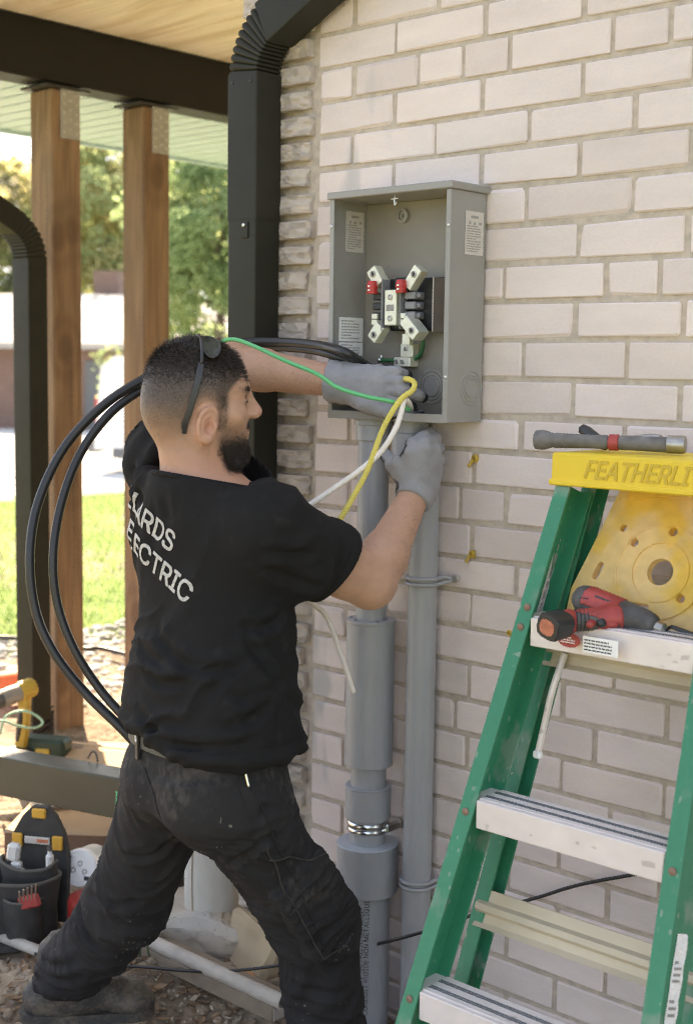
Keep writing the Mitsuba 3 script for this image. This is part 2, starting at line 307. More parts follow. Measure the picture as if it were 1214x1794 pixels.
for nm, c in (('grass', (0.28, 0.38, 0.14)), ('leaf_green', (0.33, 0.43, 0.21)), ('leaf_olive', (0.42, 0.49, 0.25)), ('leaf_yellow', (0.58, 0.55, 0.29)), ('leaf_dark', (0.33, 0.32, 0.28))):
    scene['m_' + nm] = {'type': 'principledthin', 'base_color': rgb(*c), 'roughness': 0.6, 'diff_trans': 1.3, 'spec_trans': 0.0, 'eta': 1.3}
mat('litter', speck((0.26, 0.17, 0.10), 0.3, 30), 0.9)
mat('litter_pale', speck((0.40, 0.33, 0.24), 0.3, 30), 0.9)
mat('orange_leaf', (0.45, 0.20, 0.07), 0.8)
mat('bark', speck((0.12, 0.095, 0.075), 0.35, 10), 0.95)
mat('siding', speck((0.21, 0.14, 0.115), 0.12, 3), 0.8)
mat('shingle', speck((0.40, 0.39, 0.37), 0.12, 5), 0.9)
mat('white_paint', (0.78, 0.77, 0.75), 0.4)
mat('van_grey', (0.13, 0.14, 0.15), 0.5)
mat('glass_dark', (0.03, 0.035, 0.04), 0.08)
mat('tyre', (0.025, 0.025, 0.025), 0.8)
mat('orange', (0.75, 0.16, 0.04), 0.5)
mat('drill_yellow', speck((0.46, 0.31, 0.045), 0.15, 60), 0.5)
mat('drill_grey', speck((0.30, 0.28, 0.25), 0.2, 60), 0.45, metal=0.3)
mat('red_can', (0.23, 0.018, 0.015), 0.45)
scene['m_clear'] = {'type': 'thindielectric', 'int_ior': 1.3}
mat('green_metal', speck((0.048, 0.054, 0.040), 0.14, 14), 0.34, spec=0.5)
mat('dark_green', (0.02, 0.045, 0.03), 0.5)
mat('wire_pale', (0.36, 0.56, 0.40), 0.4)
mat('clear_plastic', (0.62, 0.62, 0.60), 0.2, spec=0.6)
mat('plank', speck((0.24, 0.19, 0.14), 0.3, 22, st=(1, 1, 1)), 0.9)
mat('pipe_white', speck((0.44, 0.40, 0.35), 0.3, 26), 0.6)
mat('cap_letter', (0.52, 0.36, 0.025), 0.5)
mat('tuft', (0.13, 0.17, 0.085), 0.7)
mat('flag', speck((0.42, 0.33, 0.21), 0.25, 16), 0.9)

# ------------------------------------------------------------------ ground, lawn, drive
def ground_z(x, y):
    x, y = np.asarray(x, float), np.asarray(y, float); p = np.stack([x, y, x * 0], -1)
    near = np.exp(-(((x + 2.0) / 2.2) ** 2 + ((y + 0.2) / 1.6) ** 2))
    z = (meshkit.fbm(p * 2.2, 3, 1) - 0.5) * 0.05 + (meshkit.fbm(p * 11, 4, 2) - 0.5) * 0.045 * near
    e = ((x + 2.02) / 0.42) ** 2 + ((y + 0.52) / 0.30) ** 2
    z = z - 0.16 * np.exp(-e ** 1.6) + 0.02 * np.exp(-((e - 1.6) / 0.5) ** 2)
    far = np.clip((-x - 9.0) / 12.0, 0, 1)
    return z - 0.42 * far * far * (3 - 2 * far)
def sheet(x0, x1, y0, y1, st, dz=0.0, flat=False):
    xs, ys = np.arange(x0, x1 + st / 2, st), np.arange(y0, y1 + st / 2, st); X, Y = np.meshgrid(xs, ys, indexing='ij')
    Z = (ground_z(X, Y) if not flat else X * 0) + dz; n, k = X.shape; i, j = np.meshgrid(np.arange(n - 1), np.arange(k - 1), indexing='ij'); a = (i * k + j).ravel()
    return trimesh.Trimesh(np.stack([X, Y, Z], -1).reshape(-1, 3), np.vstack([np.stack([a, a + k, a + k + 1], 1), np.stack([a, a + k + 1, a + 1], 1)]), process=False)
add('dirt_ground', sheet(-5.5, 1.0, -2.6, 3.2, 0.022), 'm_dirt', smooth=True, kind='structure', label='bare brown dirt of the work area with clods and a shallow hole')
gm = sheet(-70, 60, -60, 90, 1.0); v = gm.vertices
inside = (v[:, 0] > -5.2) & (v[:, 0] < 0.8) & (v[:, 1] > -2.4) & (v[:, 1] < 3.0)
v[:, 2] -= 0.05; v[inside, 2] -= 0.5; gm.vertices = v
rim = cbox((1200, 1200, 0.2), (0, 0, -1.3), 0.01)
add('ground', cat_([gm, rim]), 'm_far_ground', smooth=True, kind='structure', label='grey brown yard ground running out to the street')
dm = sheet(-34, -12.8, -6, 34, 0.5, -0.02); add('driveway', dm, 'm_drive', smooth=True, kind='structure', label='pale sunlit concrete driveway beyond the lawn')
r = np.random.default_rng(3); N = 42000
gx, gy = r.uniform(-13.4, -5.6, N), r.uniform(0.2, 8.6, N); gz = ground_z(gx, gy) - 0.045
h, a, w = r.uniform(0.03, 0.085, N), r.uniform(0, 2 * PI, N), r.uniform(0.004, 0.009, N)
b0 = np.stack([gx, gy, gz], 1); dv = np.stack([np.cos(a), np.sin(a), a * 0], 1); ln = np.stack([r.normal(0, .4, N), r.normal(0, .4, N), np.ones(N)], 1) * h[:, None]
add('lawn_grass', trimesh.Trimesh(np.stack([b0 - dv * w[:, None], b0 + dv * w[:, None], b0 + ln], 1).reshape(-1, 3), np.arange(3 * N).reshape(-1, 3), process=False), 'm_grass', kind='stuff', label='bright sunlit lawn grass beyond the porch posts', cat='grass')

# ------------------------------------------------------------------ house: brick wall with corner strip, body, porch roof
W = thing('brick_wall', 'cream painted brick house wall with recessed tan mortar, behind the grey conduits', 'wall')
ROWZ = [2.136, 2.065, 1.993, 1.922, 1.850, 1.777, 1.702, 1.6265, 1.5525, 1.478, 1.402, 1.327, 1.257, 1.1835, 1.1095, 1.037, 0.9665, 0.891, 0.819, 0.7425, 0.6685, 0.595, 0.5205, 0.4375, 0.366, 0.292, 0.2185, 0.146, 0.073, 0.0, -0.073, -0.146]
ROWZ = [ROWZ[0] + 0.072 * k for k in (3, 2, 1)] + ROWZ
add('mortar_bed', box6(-2.33, 1.2, 0.0, 0.25, -0.45, 4.9, 0.001), 'm_mortar', W, label='tan mortar behind the bricks')
odd = [-2.103, -1.882, -1.6535, -1.424, -1.198, -0.969, -0.74, -0.51]
ev = [-2.103, -1.998, -1.771, -1.542, -1.3105, -1.082, -0.853, -0.624, -0.51]
special = {2: [-2.103, -1.998, -1.820, -1.704, -1.592, -1.361, -1.245, -1.03, -0.74, -0.51], 8: [-2.103, -1.998, -1.80, -1.589, -1.361, -1.248, -1.02, -0.79, -0.51],
           14: [-2.103, -1.996, -1.80, -1.689, -1.575, -1.355, -1.24, -1.01, -0.78, -0.51], 20: [-2.103, -1.99, -1.80, -1.688, -1.575, -1.35, -1.12, -0.89, -0.51]}
r = np.random.default_rng(11)
def brick_mesh(x0, x1, z0, z1, y, seed):
    g = 0.0055; rr = np.random.default_rng(seed)
    h = A([(x1 - x0) / 2 - g, 0.02, (z1 - z0) / 2 - g]); h[[0, 2]] += rr.uniform(-0.0016, 0.0016, 2); b = 0.0026
    pts = []
    for s in np.ndindex(2, 2, 2):
        s = A(s) * 2 - 1; bb = b * (rr.uniform(0.7, 1.2) if rr.random() > 0.16 else rr.uniform(1.6, 3.4))
        for k in range(3):
            q = h - bb * A([1, 0.7, 1]); q[k] = h[k]; pts.append(q * s + rr.normal(0, 0.0004, 3))
    m = trimesh.convex.convex_hull(A(pts)); rot(m, rr.normal(0, 0.25), (0, 1, 0))
    return move(m, ((x0 + x1) / 2, y + rr.normal(0, 0.0008), (z0 + z1) / 2))
for k in range(len(ROWZ) - 1):
    c = k - 2; js = special.get(c, odd if c % 2 else ev)          # course above mortar row c
    for a, b in zip(js[:-1], js[1:]):
        add('brick', brick_mesh(a + r.normal(0, .0012), b + r.normal(0, .0012), ROWZ[k + 1], ROWZ[k], 0.0152, k * 40 + int(-a * 100)), ('m_brick', 'm_brick_pale', 'm_brick_dull')[int(r.choice(3, p=(0.5, 0.28, 0.22)))], W)
up = []
for k in range(15):
    z0_ = ROWZ[0] + 0.0725 * k; js = odd if k % 2 == 0 else ev
    for a, b in zip(js[:-1], js[1:]): up.append(brick_mesh(a, b, z0_, z0_ + 0.0725, 0.0152, 5000 + k * 40 + int(-a * 100)))
add('upper_bricks', cat_(up), 'm_brick', W, kind='stuff')
z = 2.30; k = 0
while z > -0.12:                                                    # the rough split-face strip at the corner
    hh = r.uniform(0.036, 0.043); x1 = -2.112 + r.uniform(-0.016, 0.004)
    m = cbox((x1 + 2.325, 0.05, hh), ((x1 - 2.325) / 2, 0.003, z - hh / 2), 0.0018)
    for _ in range(5): m = m.subdivide() if len(m.faces) < 9000 else m
    v = m.vertices; q = v * A([28, 20, 40]) + k * 3.7
    d = (meshkit.fbm(q, 3, 5) - 0.5); front = np.clip(-(v[:, 1] - 0.004) / 0.02, 0, 1); chip = np.clip((v[:, 0] - x1 + 0.03) / 0.03, 0, 1) * r.uniform(0, 1.2)
    v[:, 1] += front * (d * 0.014 + (meshkit.fbm(v * 95 + k, 3, 8) - 0.5) * 0.011) + front * chip * (0.006 + 0.02 * meshkit.noise(v * 50 + k)); v[:, 2] += d * 0.005; v[:, 0] += chip * d * 0.016
    add('rough_brick', trimesh.Trimesh(v, m.faces, process=False), 'm_rough_brick', W, smooth=22); z -= 0.0562 + r.normal(0, 0.001); k += 1
add('house_body', box6(-2.31, 4.5, 0.26, 6.5, -0.45, 4.9, 0.01), 'm_rough_brick', W)
add('gable_wall', box6(1.21, 4.5, 0.004, 0.25, -0.45, 4.9, 0.01), 'm_brick', W)

PR = thing('porch_roof', 'porch roof with plywood ceiling, dark beam and pale ribbed soffit', 'roof')
for k in range(3):
    add('plywood_sheet', box6(-4.30, -2.345, -0.30 + 2.44 * k, 2.134 + 2.44 * k, 2.680, 2.692, 0.001), 'm_plywood', PR)
add('roof_deck', box6(-5.37, -2.34, -0.32, 6.6, 2.72, 2.80, 0.004), 'm_shingle', PR)
add('beam', box6(-4.44, -4.30, -0.6, 6.4, 2.462, 2.676, 0.004), 'm_beam_metal', PR, label='dark brown metal clad beam')
add('beam_cap', tube([(-4.300, -0.6, 2.682), (-4.300, 6.4, 2.682)], 0.006, 8, spline=False), 'm_black_plastic', PR)
y = -0.6; k = 0
while y < 5.0:                                                      # ribbed soffit panels running across the eave
    m = cat_([box6(-5.37, -4.445, y, y + 0.090, 2.470, 2.478, 0.003), box6(-5.37, -4.445, y + 0.090, y + 0.104, 2.488, 2.494, 0.001)])
    add('soffit_panel', m, 'm_soffit', PR); y += 0.104
add('fascia', box6(-5.40, -5.375, -0.62, 6.4, 2.455, 2.75, 0.004), 'm_soffit', PR)
def post(x, y, label, zb):
    P = thing('wooden_post', label, 'post', 'posts under the porch beam')
    add('timber', box6(x - 0.14, x, y - 0.066, y + 0.066, zb, 2.44, 0.006), 'm_post_wood', P)
    add('shim', box6(x - 0.15, x + 0.015, y - 0.10, y + 0.10, 2.442, 2.452, 0.001), 'm_black_plastic', P)  # thin black plate put in for the dark shadow at the post top
    return P
p1 = post(-4.30, 0.924, 'brown timber porch post nearer the left edge, beside the small downspout', -0.06)
p2 = post(-4.30, 1.362, 'second brown timber porch post, directly behind the man\'s head', 0.0)
for P, y in ((p1, 0.938), (p2, 1.376)):
    pl = add('bracket_plate', box6(-4.2985, -4.2945, y - 0.042, y + 0.042, 2.262, 2.452, 0.001), 'm_galv', P, label='perforated steel tie plate')
    for i in range(3):
        for j in range(5): add('nail', ball((-4.2935, y - 0.028 + 0.028 * i, 2.285 + 0.035 * j + (0.012 if i % 2 else 0)), 0.0058, (0.5, 1, 1), 1), 'm_zinc', pl)

# ------------------------------------------------------------------ downspouts
def rprof(w, d, r=0.006, rib=True):
    """rounded rectangle, corrugated a little on its faces"""
    out = []
    for sx, sy, a0 in ((1, 1, 0), (-1, 1, 90), (-1, -1, 180), (1, -1, 270)):
        for a in (0, 45, 90): t = math.radians(a0 + a); out.append((sx * (w / 2 - r) + r * math.cos(t), sy * (d / 2 - r) + r * math.sin(t)))
    return A(out)
def section(P, w, d, ex):
    """sweep a w x d rectangle along P, its w side kept along ex"""
    P = A(P, float); t = np.gradient(P, axis=0); t /= np.linalg.norm(t, axis=1, keepdims=True); ex = A(ex, float)
    u = ex - (t @ ex)[:, None] * t if np.ndim(w) == 0 else ex
    return P, t
def rect_sweep(P, ws, ds, side, prof=rprof):
    """P (n,3); side: the constant direction of the section's second axis; ws, ds per point"""
    P = A(P, float); t = np.gradient(P, axis=0); t /= np.linalg.norm(t, axis=1, keepdims=True); s = np.tile(A(side, float), (len(P), 1)); u = np.cross(s, t)
    V = []
    for i in range(len(P)): q = prof(ws[i], ds[i]); V.append(P[i] + q[:, :1] * u[i] + q[:, 1:] * s[i])
    V = A(V); n, k = V.shape[:2]; i, j = np.meshgrid(np.arange(n - 1), np.arange(k), indexing='ij'); j2 = (j + 1) % k; a, b, c, e = i * k + j, i * k + j2, (i + 1) * k + j2, (i + 1) * k + j
    F = np.vstack([np.stack([a, b, c], -1).reshape(-1, 3), np.stack([a, c, e], -1).reshape(-1, 3)]); m = trimesh.Trimesh(V.reshape(-1, 3), F, process=False)
    trimesh.repair.fix_normals(m); return m
def elbow(c0, t0, t1, rad, w, d, side, n_r=9, ang=58):
    """crimped elbow from c0, turning from direction t0 towards t1"""
    t0, t1 = A(t0, float), A(t1, float); P, ws, ds = [], [], []; m = n_r * 8
    for k in range(m + 1):
        a = math.radians(ang) * k / m; P.append(A(c0) + rad * (math.sin(a) * t0 + (1 - math.cos(a)) * t1))
        f = abs(math.sin(PI * k / 8)) ** 0.6 if 0 < k < m else 0.5; ws.append(w - 0.007 + 0.011 * f); ds.append(d - 0.006 + 0.009 * f)
    e = math.cos(math.radians(ang)) * t0 + math.sin(math.radians(ang)) * t1
    return rect_sweep(P, ws, ds, side), P[-1], e
D = thing('downspout', 'large dark green grey downspout at the brick corner with a crimped elbow on top', 'downspout')
dx, dy = -2.2445, -0.060
st = lambda a, b, w, d, side: rect_sweep([a, A(a) + (A(b) - A(a)) * 0.5, b], [w] * 3, [d] * 3, side)
add('pipe', st((dx, dy, 1.745), (dx, dy, 2.062), 0.096, 0.078, (0, 1, 0)), 'm_dark_metal', D, smooth=35)
add('pipe', st((dx, dy, 0.42), (dx, dy, 1.755), 0.092, 0.075, (0, 1, 0)), 'm_dark_metal', D, smooth=35)
em, pe, te = elbow((dx, dy, 2.055), (0, 0, 1), (1, 0, 0), 0.125, 0.090, 0.072, (0, 1, 0), 10, 64)
add('elbow', em, 'm_dark_metal', D, smooth=30)
add('outlet_pipe', st(pe - te * 0.012, pe + te * 0.75, 0.098, 0.080, (0, 1, 0)), 'm_dark_metal', D, smooth=35)
sk = pe + te * 0.16; add('seam_collar', st(sk, sk + te * 0.004, 0.101, 0.083, (0, 1, 0)), 'm_dark_metal', D, smooth=35)
for x, z in ((-0.030, 2.045), (0.028, 2.042)): add('screw', ball((dx + x, dy - 0.0395, z), 0.004, (1, 0.6, 1), 1), 'm_black_plastic', D)
add('strap_end', cbox((0.022, 0.003, 0.036), (dx + 0.012, dy - 0.0395, 1.722), 0.001), 'm_dark_metal', D)
add('screw', ball((dx + 0.012, dy - 0.043, 1.732), 0.0045, (1, 0.6, 1), 1), 'm_zinc', D)
D2 = thing('downspout', 'small dark downspout with crimped elbow at the left edge, before the first post', 'downspout')
px, py = -4.19, 0.679
add('pipe', st((px, py, 0.10), (px, py, 1.79), 0.104, 0.082, (0, 1, 0)), 'm_dark_metal', D2, smooth=35)
em, pe, te = elbow((px, py, 1.785), (0, 0, 1), (0, -1, 0), 0.150, 0.080, 0.102, (1, 0, 0), 9, 62)
add('elbow', em, 'm_dark_metal', D2, smooth=30)
add('outlet_pipe', st(pe - te * 0.01, pe + te * 0.9, 0.084, 0.106, (1, 0, 0)), 'm_dark_metal', D2, smooth=35)
g = cat_([cyl((px + 0.037, py - 0.02 + 0.0 * i, 0.02 + 0.012 * i), (px + 0.037, py + 0.06, 0.028 + 0.012 * i + (0.03 if i % 2 else 0)), 0.004, 6) for i in range(9)])
add('drain_grate', cat_([g, box6(px - 0.04, px + 0.03, py - 0.03, py + 0.07, 0.0, 0.12, 0.004)]), 'm_black_plastic', D2)

# ------------------------------------------------------------------ meter box on the wall
B = thing('meter_box', 'open grey steel electric meter box fixed to the brick wall', 'meter box')
bx0, bx1, bz0, bz1, bd = -1.950, -1.634, 1.316, 1.764, 0.120
t = 0.0028; y0 = -0.010
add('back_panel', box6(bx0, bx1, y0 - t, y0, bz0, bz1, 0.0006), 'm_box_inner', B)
add('side_panel', box6(bx0, bx0 + t, -bd, y0 - t, bz0, bz1, 0.0008), 'm_box_grey', B)
add('side_panel', box6(bx1 - t, bx1, -bd, y0 - t, bz0, bz1, 0.0008), 'm_box_grey', B)
add('bottom_panel', box6(bx0 + t, bx1 - t, -bd, y0 - t, bz0, bz0 + t, 0.0008), 'm_box_grey', B)
add('top_cap', box6(bx0 - 0.006, bx1 + 0.006, -bd - 0.008, -0.002, bz1 + 0.0005, bz1 + 0.015, 0.002), 'm_box_grey', B, label='folded grey rain cap')
for x0, x1 in ((bx0 - 0.0005, bx0 + 0.011), (bx1 - 0.011, bx1 + 0.0005)): add('front_flange', box6(x0, x1, -bd - t, -bd - 0.0002, bz0, bz1, 0.0008), 'm_box_grey', B)
add('front_lip', box6(bx0, bx1, -bd - t - 0.0006, -bd - 0.0004, bz0 - 0.0008, bz0 + 0.016, 0.0008), 'm_box_grey', B)
for x, z in ((bx0 + 0.005, 1.71), (bx0 + 0.005, 1.39), (bx1 - 0.004, 1.695), (bx1 - 0.004, 1.405)): add('screw', ball((x, -bd - t - 0.001, z), 0.0034, (1, 0.7, 1), 1), 'm_zinc', B)
def rings(r, ex, ey, o):
    out = []
    for q in r: m = trimesh.creation.torus(q, 0.0019, major_sections=40, minor_sections=8); m.apply_scale((1, 1, 0.8)); out.append(m)
    m = cat_(out + [trimesh.creation.cylinder(r[-1] - 0.002, 0.0012, sections=30)]); return frame_to(m, o, ex, ey)
add('knockout', rings((0.0335, 0.0255, 0.0185), (0, 1, 0), (0, 0, 1), (bx1 + 0.0004, -0.046, 1.384)), 'm_box_grey', B, smooth=40)
add('knockout', rings((0.0335, 0.0255, 0.0185), (1, 0, 0), (0, 0, 1), (-1.760, y0 - t - 0.0004, 1.384)), 'm_box_grey', B, smooth=40)
add('hub_stub', move(rot(lathe([(0.004, 0), (0.0145, 0), (0.0145, 0.008), (0.010, 0.010), (0.010, 0.004), (0.004, 0.004)], 24), 90, (1, 0, 0)), (-1.842, y0 - t, 1.735)), 'm_box_grey', B, smooth=30)
add('hook', cat_([tube([(-1.787, -0.108, 1.764), (-1.787, -0.110, 1.748), (-1.783, -0.112, 1.744), (-1.779, -0.112, 1.750)], 0.0018, 8), cyl((-1.795, -0.110, 1.756), (-1.776, -0.110, 1.757), 0.0016, 8)]), 'm_zinc', B, smooth=True)
def sticker(o, ex, ey, w, h, rows, seed, mt='m_paper', head=False):
    s = add('label', frame_to(cbox((w, h, 0.0005), (w / 2, h / 2, 0.0004), 0.0001), o, ex, ey), mt, B)
    parts = []
    m = print_lines(w * 0.84, h * (0.66 if head else 0.9), rows, seed); move(m, (w * 0.08, h * 0.04, 0.0007)); parts.append(m)
    if head:
        for x, s_, wd in ((0.30, 0.84, 0.4), (0.18, 0.70, 0.1), (0.44, 0.69, 0.12), (0.74, 0.70, 0.14)): parts.append(cbox((w * wd, h * 0.06, 0.0006), (w * (x + wd / 2), h * (s_ + 0.03), 0.001), 0.0001))
    add('print', frame_to(cat_(parts), o, ex, ey), 'm_ink_grey', s); return s
sticker((bx1 + 0.0006, -0.077, 1.643), (0, 1, 0), (0, 0, 1), 0.058, 0.084, 11, 5, 'm_paper', True)
sticker((bx0 + t + 0.0004, -0.078, 1.663), (0, 1, 0), (0, 0, 1), 0.056, 0.084, 11, 6, 'm_paper', True)
sticker((bx0 + t + 0.0004, -0.095, 1.476), (0, 1, 0), (0, 0, 1), 0.075, 0.050, 7, 7, 'm_paper_white')
sticker((bx0 + t + 0.0004, -0.095, 1.4465), (0, 1, 0), (0, 0, 1), 0.075, 0.027, 4, 8, 'm_paper_white')
add('mounting_bracket', cat_([box6(-1.7210, -1.7175, -0.066, y0 - t, 1.494, 1.603, 0.0006), box6(-1.7175, -1.690, y0 - t - 0.004, y0 - t, 1.494, 1.603, 0.0006)]), 'm_plate', B)
MB = add('meter_block', cat_([box6(-1.866, -1.7215, -0.034, y0 - t, 1.498, 1.605, 0.004), box6(-1.836, -1.802, -0.050, -0.034, 1.500, 1.606, 0.003)]), 'm_black_plastic', B, label='black meter socket block with clamp jaws')
def jaw(x, z): return cat_([box6(x - 0.014, x + 0.014, -0.066, -0.034, z - 0.0075, z + 0.0075, 0.002), box6(x + 0.004, x + 0.022, -0.060, -0.052, z - 0.005, z + 0.005, 0.002)])
for x in (-1.866, -1.780):
    for z in (1.568, 1.548, 1.528): add('jaw', jaw(x, z), 'm_black_plastic' if x < -1.8 else 'm_grey_plastic', MB)
add('divider', cat_([box6(-1.848, -1.8455, -0.076, -0.05, 1.497, 1.602, 0.001), box6(-1.8005, -1.798, -0.074, -0.05, 1.500, 1.594, 0.001)]), 'm_grey_plastic', MB)
nb = add('neutral_bar', box6(-1.840, -1.809, -0.074, -0.052, 1.508, 1.580, 0.0015), 'm_lug', MB, label='pale neutral bar with two screws')
def socket(x, y, z, r=0.0062):
    return move(rot(lathe([(0.001, 0.0), (r * 0.55, 0.0), (r * 0.75, 0.0014), (r, 0.0012), (r, -0.002)], 18), 90, (1, 0, 0)), (x, y, z))
for z in (1.565, 1.522): add('screw', socket(-1.8245, -0.0745, z), 'm_tool_steel', nb, smooth=30)
add('slot', box6(-1.835, -1.814, -0.0748, -0.0735, 1.537, 1.550, 0.0004), 'm_ink_grey', nb)
def lug(cx, cz, L, Wd, deg, d=0.024, back=-0.050, hole=1):
    m = rot(cbox((L, d, Wd), (0, 0, 0), 0.0012), -deg, (0, 1, 0)); k = add('lug', move(m, (cx, back - d / 2, cz)), 'm_lug', MB)
    u = A([math.cos(math.radians(deg)), 0, math.sin(math.radians(deg))]); c = A([cx, back - d - 0.0004, cz]) + u * L * 0.16 * (1 if hole > 0 else -1)
    add('screw', socket(*c, 0.0072), 'm_tool_steel', k, smooth=30); add('screw_hole', ball(c + A([0, -0.0006, 0]), 0.0036, (1, 0.4, 1), 1), 'm_ink', k)
    return k
lug(-1.869, 1.608, 0.040, 0.026, 125); lug(-1.768, 1.603, 0.048, 0.0235, 52); lug(-1.864, 1.494, 0.038, 0.026, 232); lug(-1.764, 1.502, 0.048, 0.0245, -45, 0.034)
for x in (-1.870, -1.7935): add('nut_pair', cat_([box6(x - 0.0075, x + 0.0075, -0.072, -0.05, z, z + 0.011, 0.0012) for z in (1.509, 1.5215)]), 'm_lug', MB)
for x in (-1.8705, -1.792):
    m = cat_([move(rot(lathe([(0, 0), (0.0115, 0), (0.0118, 0.004), (0.0105, 0.0045), (0.0105, 0.011), (0.0118, 0.0115), (0.0118, 0.016), (0.0105, 0.0165), (0.0105, 0.022), (0.009, 0.026), (0, 0.026)], 24), 0, (1, 0, 0)), (x, -0.078, 1.573))])
    c = add('red_cap', m, 'm_red_plastic', MB, smooth=30)
    add('mark', cat_([box6(x - 0.002, x + 0.004, -0.0905, -0.0893, 1.578 + 0.008 * i, 1.5815 + 0.008 * i, 0.0004) for i in range(2)]), 'm_paper_white', c)
add('bond_strap', cat_([box6(-1.7985, -1.7865, -0.056, -0.052, 1.478, 1.510, 0.0006), box6(-1.803, -1.783, -0.060, -0.046, 1.468, 1.491, 0.001)]), 'm_lug', MB)
gl = add('ground_lug', cat_([box6(-1.829, -1.796, -0.034, y0 - t, 1.444, 1.472, 0.0015), box6(-1.840, -1.796, -0.042, y0 - t, 1.424, 1.4435, 0.0015)]), 'm_lug', B, label='stepped ground lug')
for x, y, z in ((-1.8135, -0.0345, 1.461), (-1.832, -0.0425, 1.434), (-1.816, -0.0425, 1.434)): add('screw', socket(x, y, z, 0.005), 'm_tool_steel', gl, smooth=30)
add('bond_wire', cat_([tube([(-1.841, -0.03, 1.436), (-1.86, -0.031, 1.437), (-1.884, -0.03, 1.4365)], 0.0042, 10), tube([(-1.797, -0.024, 1.440), (-1.780, -0.026, 1.452), (-1.772, -0.030, 1.475), (-1.785, -0.034, 1.500), (-1.80, -0.034, 1.512)], 0.0045, 10)]), 'm_wire_dark_green', B, smooth=True, label='dark green bonding wires')
add('ground_screw', cat_([ball((-1.889, -0.028, 1.437), 0.0065, (1, 1, 1), 2), cyl((-1.889, -0.025, 1.424), (-1.889, -0.025, 1.448), 0.003, 8)]), 'm_zinc', B, smooth=True)

# ------------------------------------------------------------------ conduits
CL = thing('conduit', 'left grey plastic conduit with couplings and a shiny strap, running down from the box', 'conduit')
cx, cy = -1.866, -0.070
K = lambda z0, z1, r, t=0.004: pipe(cx, cy, z0, z1, r, t)
add('box_fitting', cat_([pipe(cx, cy, 1.270, 1.3155, 0.0375), pipe(cx, cy, 1.302, 1.3152, 0.042, 0.01)]), 'm_pvc', CL, smooth=30)
add('upper_pipe', K(0.870, 1.29, 0.0325), 'm_pvc', CL, smooth=30)
add('expansion_sleeve', cat_([K(0.575, 0.888, 0.0515, 0.006), K(0.884, 0.892, 0.0535, 0.019), K(0.575, 0.582, 0.0505, 0.013)]), 'm_pvc', CL, smooth=30, label='long wide expansion sleeve')
for a in (-150, -100, -30): add('rivet', ball((cx + 0.042 * math.cos(math.radians(a)), cy + 0.042 * math.sin(math.radians(a)), 0.8925), 0.0045, (1, 1, 0.5), 1), 'm_grey_plastic', CL)
add('middle_pipe', K(0.385, 0.60, 0.0385), 'm_pvc', CL, smooth=30)
add('collar', cat_([K(0.458, 0.526, 0.0490, 0.011), K(0.5262, 0.5305, 0.0500, 0.012)]), 'm_pvc', CL, smooth=30)
def rib_ring(z, r, s, h): return move(lathe([(r - 0.002, z - h), (r + s * 0.6, z - h), (r + s, z - h * 0.4), (r + s, z + h * 0.4), (r + s * 0.6, z + h), (r - 0.002, z + h), (r - 0.002, z - h)], 44), (cx, cy, 0))
sp = add('steel_strap', cat_([rib_ring(0.447, 0.040, 0.005, 0.006), rib_ring(0.434, 0.040, 0.004, 0.005), rib_ring(0.4405, 0.040, 0.002, 0.008), box6(cx + 0.040, cx + 0.092, -0.016, -0.0125, 0.430, 0.455, 0.001), cbox((0.034, 0.05, 0.02), (cx + 0.036, -0.042, 0.442), 0.004)]), 'm_zinc', CL, smooth=30, label='shiny zinc strap')
add('screw', ball((cx + 0.078, -0.018, 0.4425), 0.006, (1, 0.6, 1), 2), 'm_rust', sp, smooth=True)
add('reducer', cat_([K(0.295, 0.400, 0.0655, 0.008)]), 'm_pvc', CL, smooth=30, label='wide reducer coupling')
add('reducer_rim', cat_([K(0.3995, 0.4035, 0.0668, 0.028)]), 'm_pvc_pale', CL, smooth=30)
add('lower_pipe', K(-0.30, 0.30, 0.0510), 'm_pvc', CL, smooth=30)
def wrap_text(s, hgt, r, a0, ztop, dx_=0, dy_=0):
    """lettering wrapped on a vertical pipe, reading upwards"""
    m = text_mesh(s, hgt, 0.0006); v = m.vertices; L = v[:, 0].max(); a = math.radians(a0) + v[:, 1] / r * -1
    rr = r + v[:, 2] - 0.0001; return trimesh.Trimesh(np.stack([cx + rr * np.cos(a), cy + rr * np.sin(a), ztop - L + v[:, 0]], 1), m.faces, process=False)
add('lettering', cat_([wrap_text('RIGID NON-METALLIC CONDUIT', 0.0105, 0.0511, -56, 0.276), wrap_text('CONDUIT RIGIDE NON METALLIQUE', 0.0105, 0.0511, -42, 0.292)]), 'm_ink', CL)
CR = thing('conduit', 'right slimmer grey plastic conduit gripped by the gloved hand, strapped twice to the wall', 'conduit')
rx, ry = -1.7485, -0.044
add('pipe', cat_([tube([(rx, ry, z) for z in (-0.30, 0.2, 0.7, 1.12)] + [(rx - 0.003, ry - 0.002, 1.16), (rx - 0.022, ry - 0.012, 1.23), (rx - 0.026, ry - 0.015, 1.27)], 0.0305, 36)]), 'm_pvc', CR, smooth=40)
add('hub', move(lathe([(0.030, 1.236), (0.0375, 1.236), (0.0385, 1.24), (0.0385, 1.288), (0.0345, 1.291), (0.0345, 1.3155), (0.030, 1.3155), (0.030, 1.236)], 40), (rx - 0.027, ry - 0.016, 0)), 'm_pvc', CR, smooth=30)
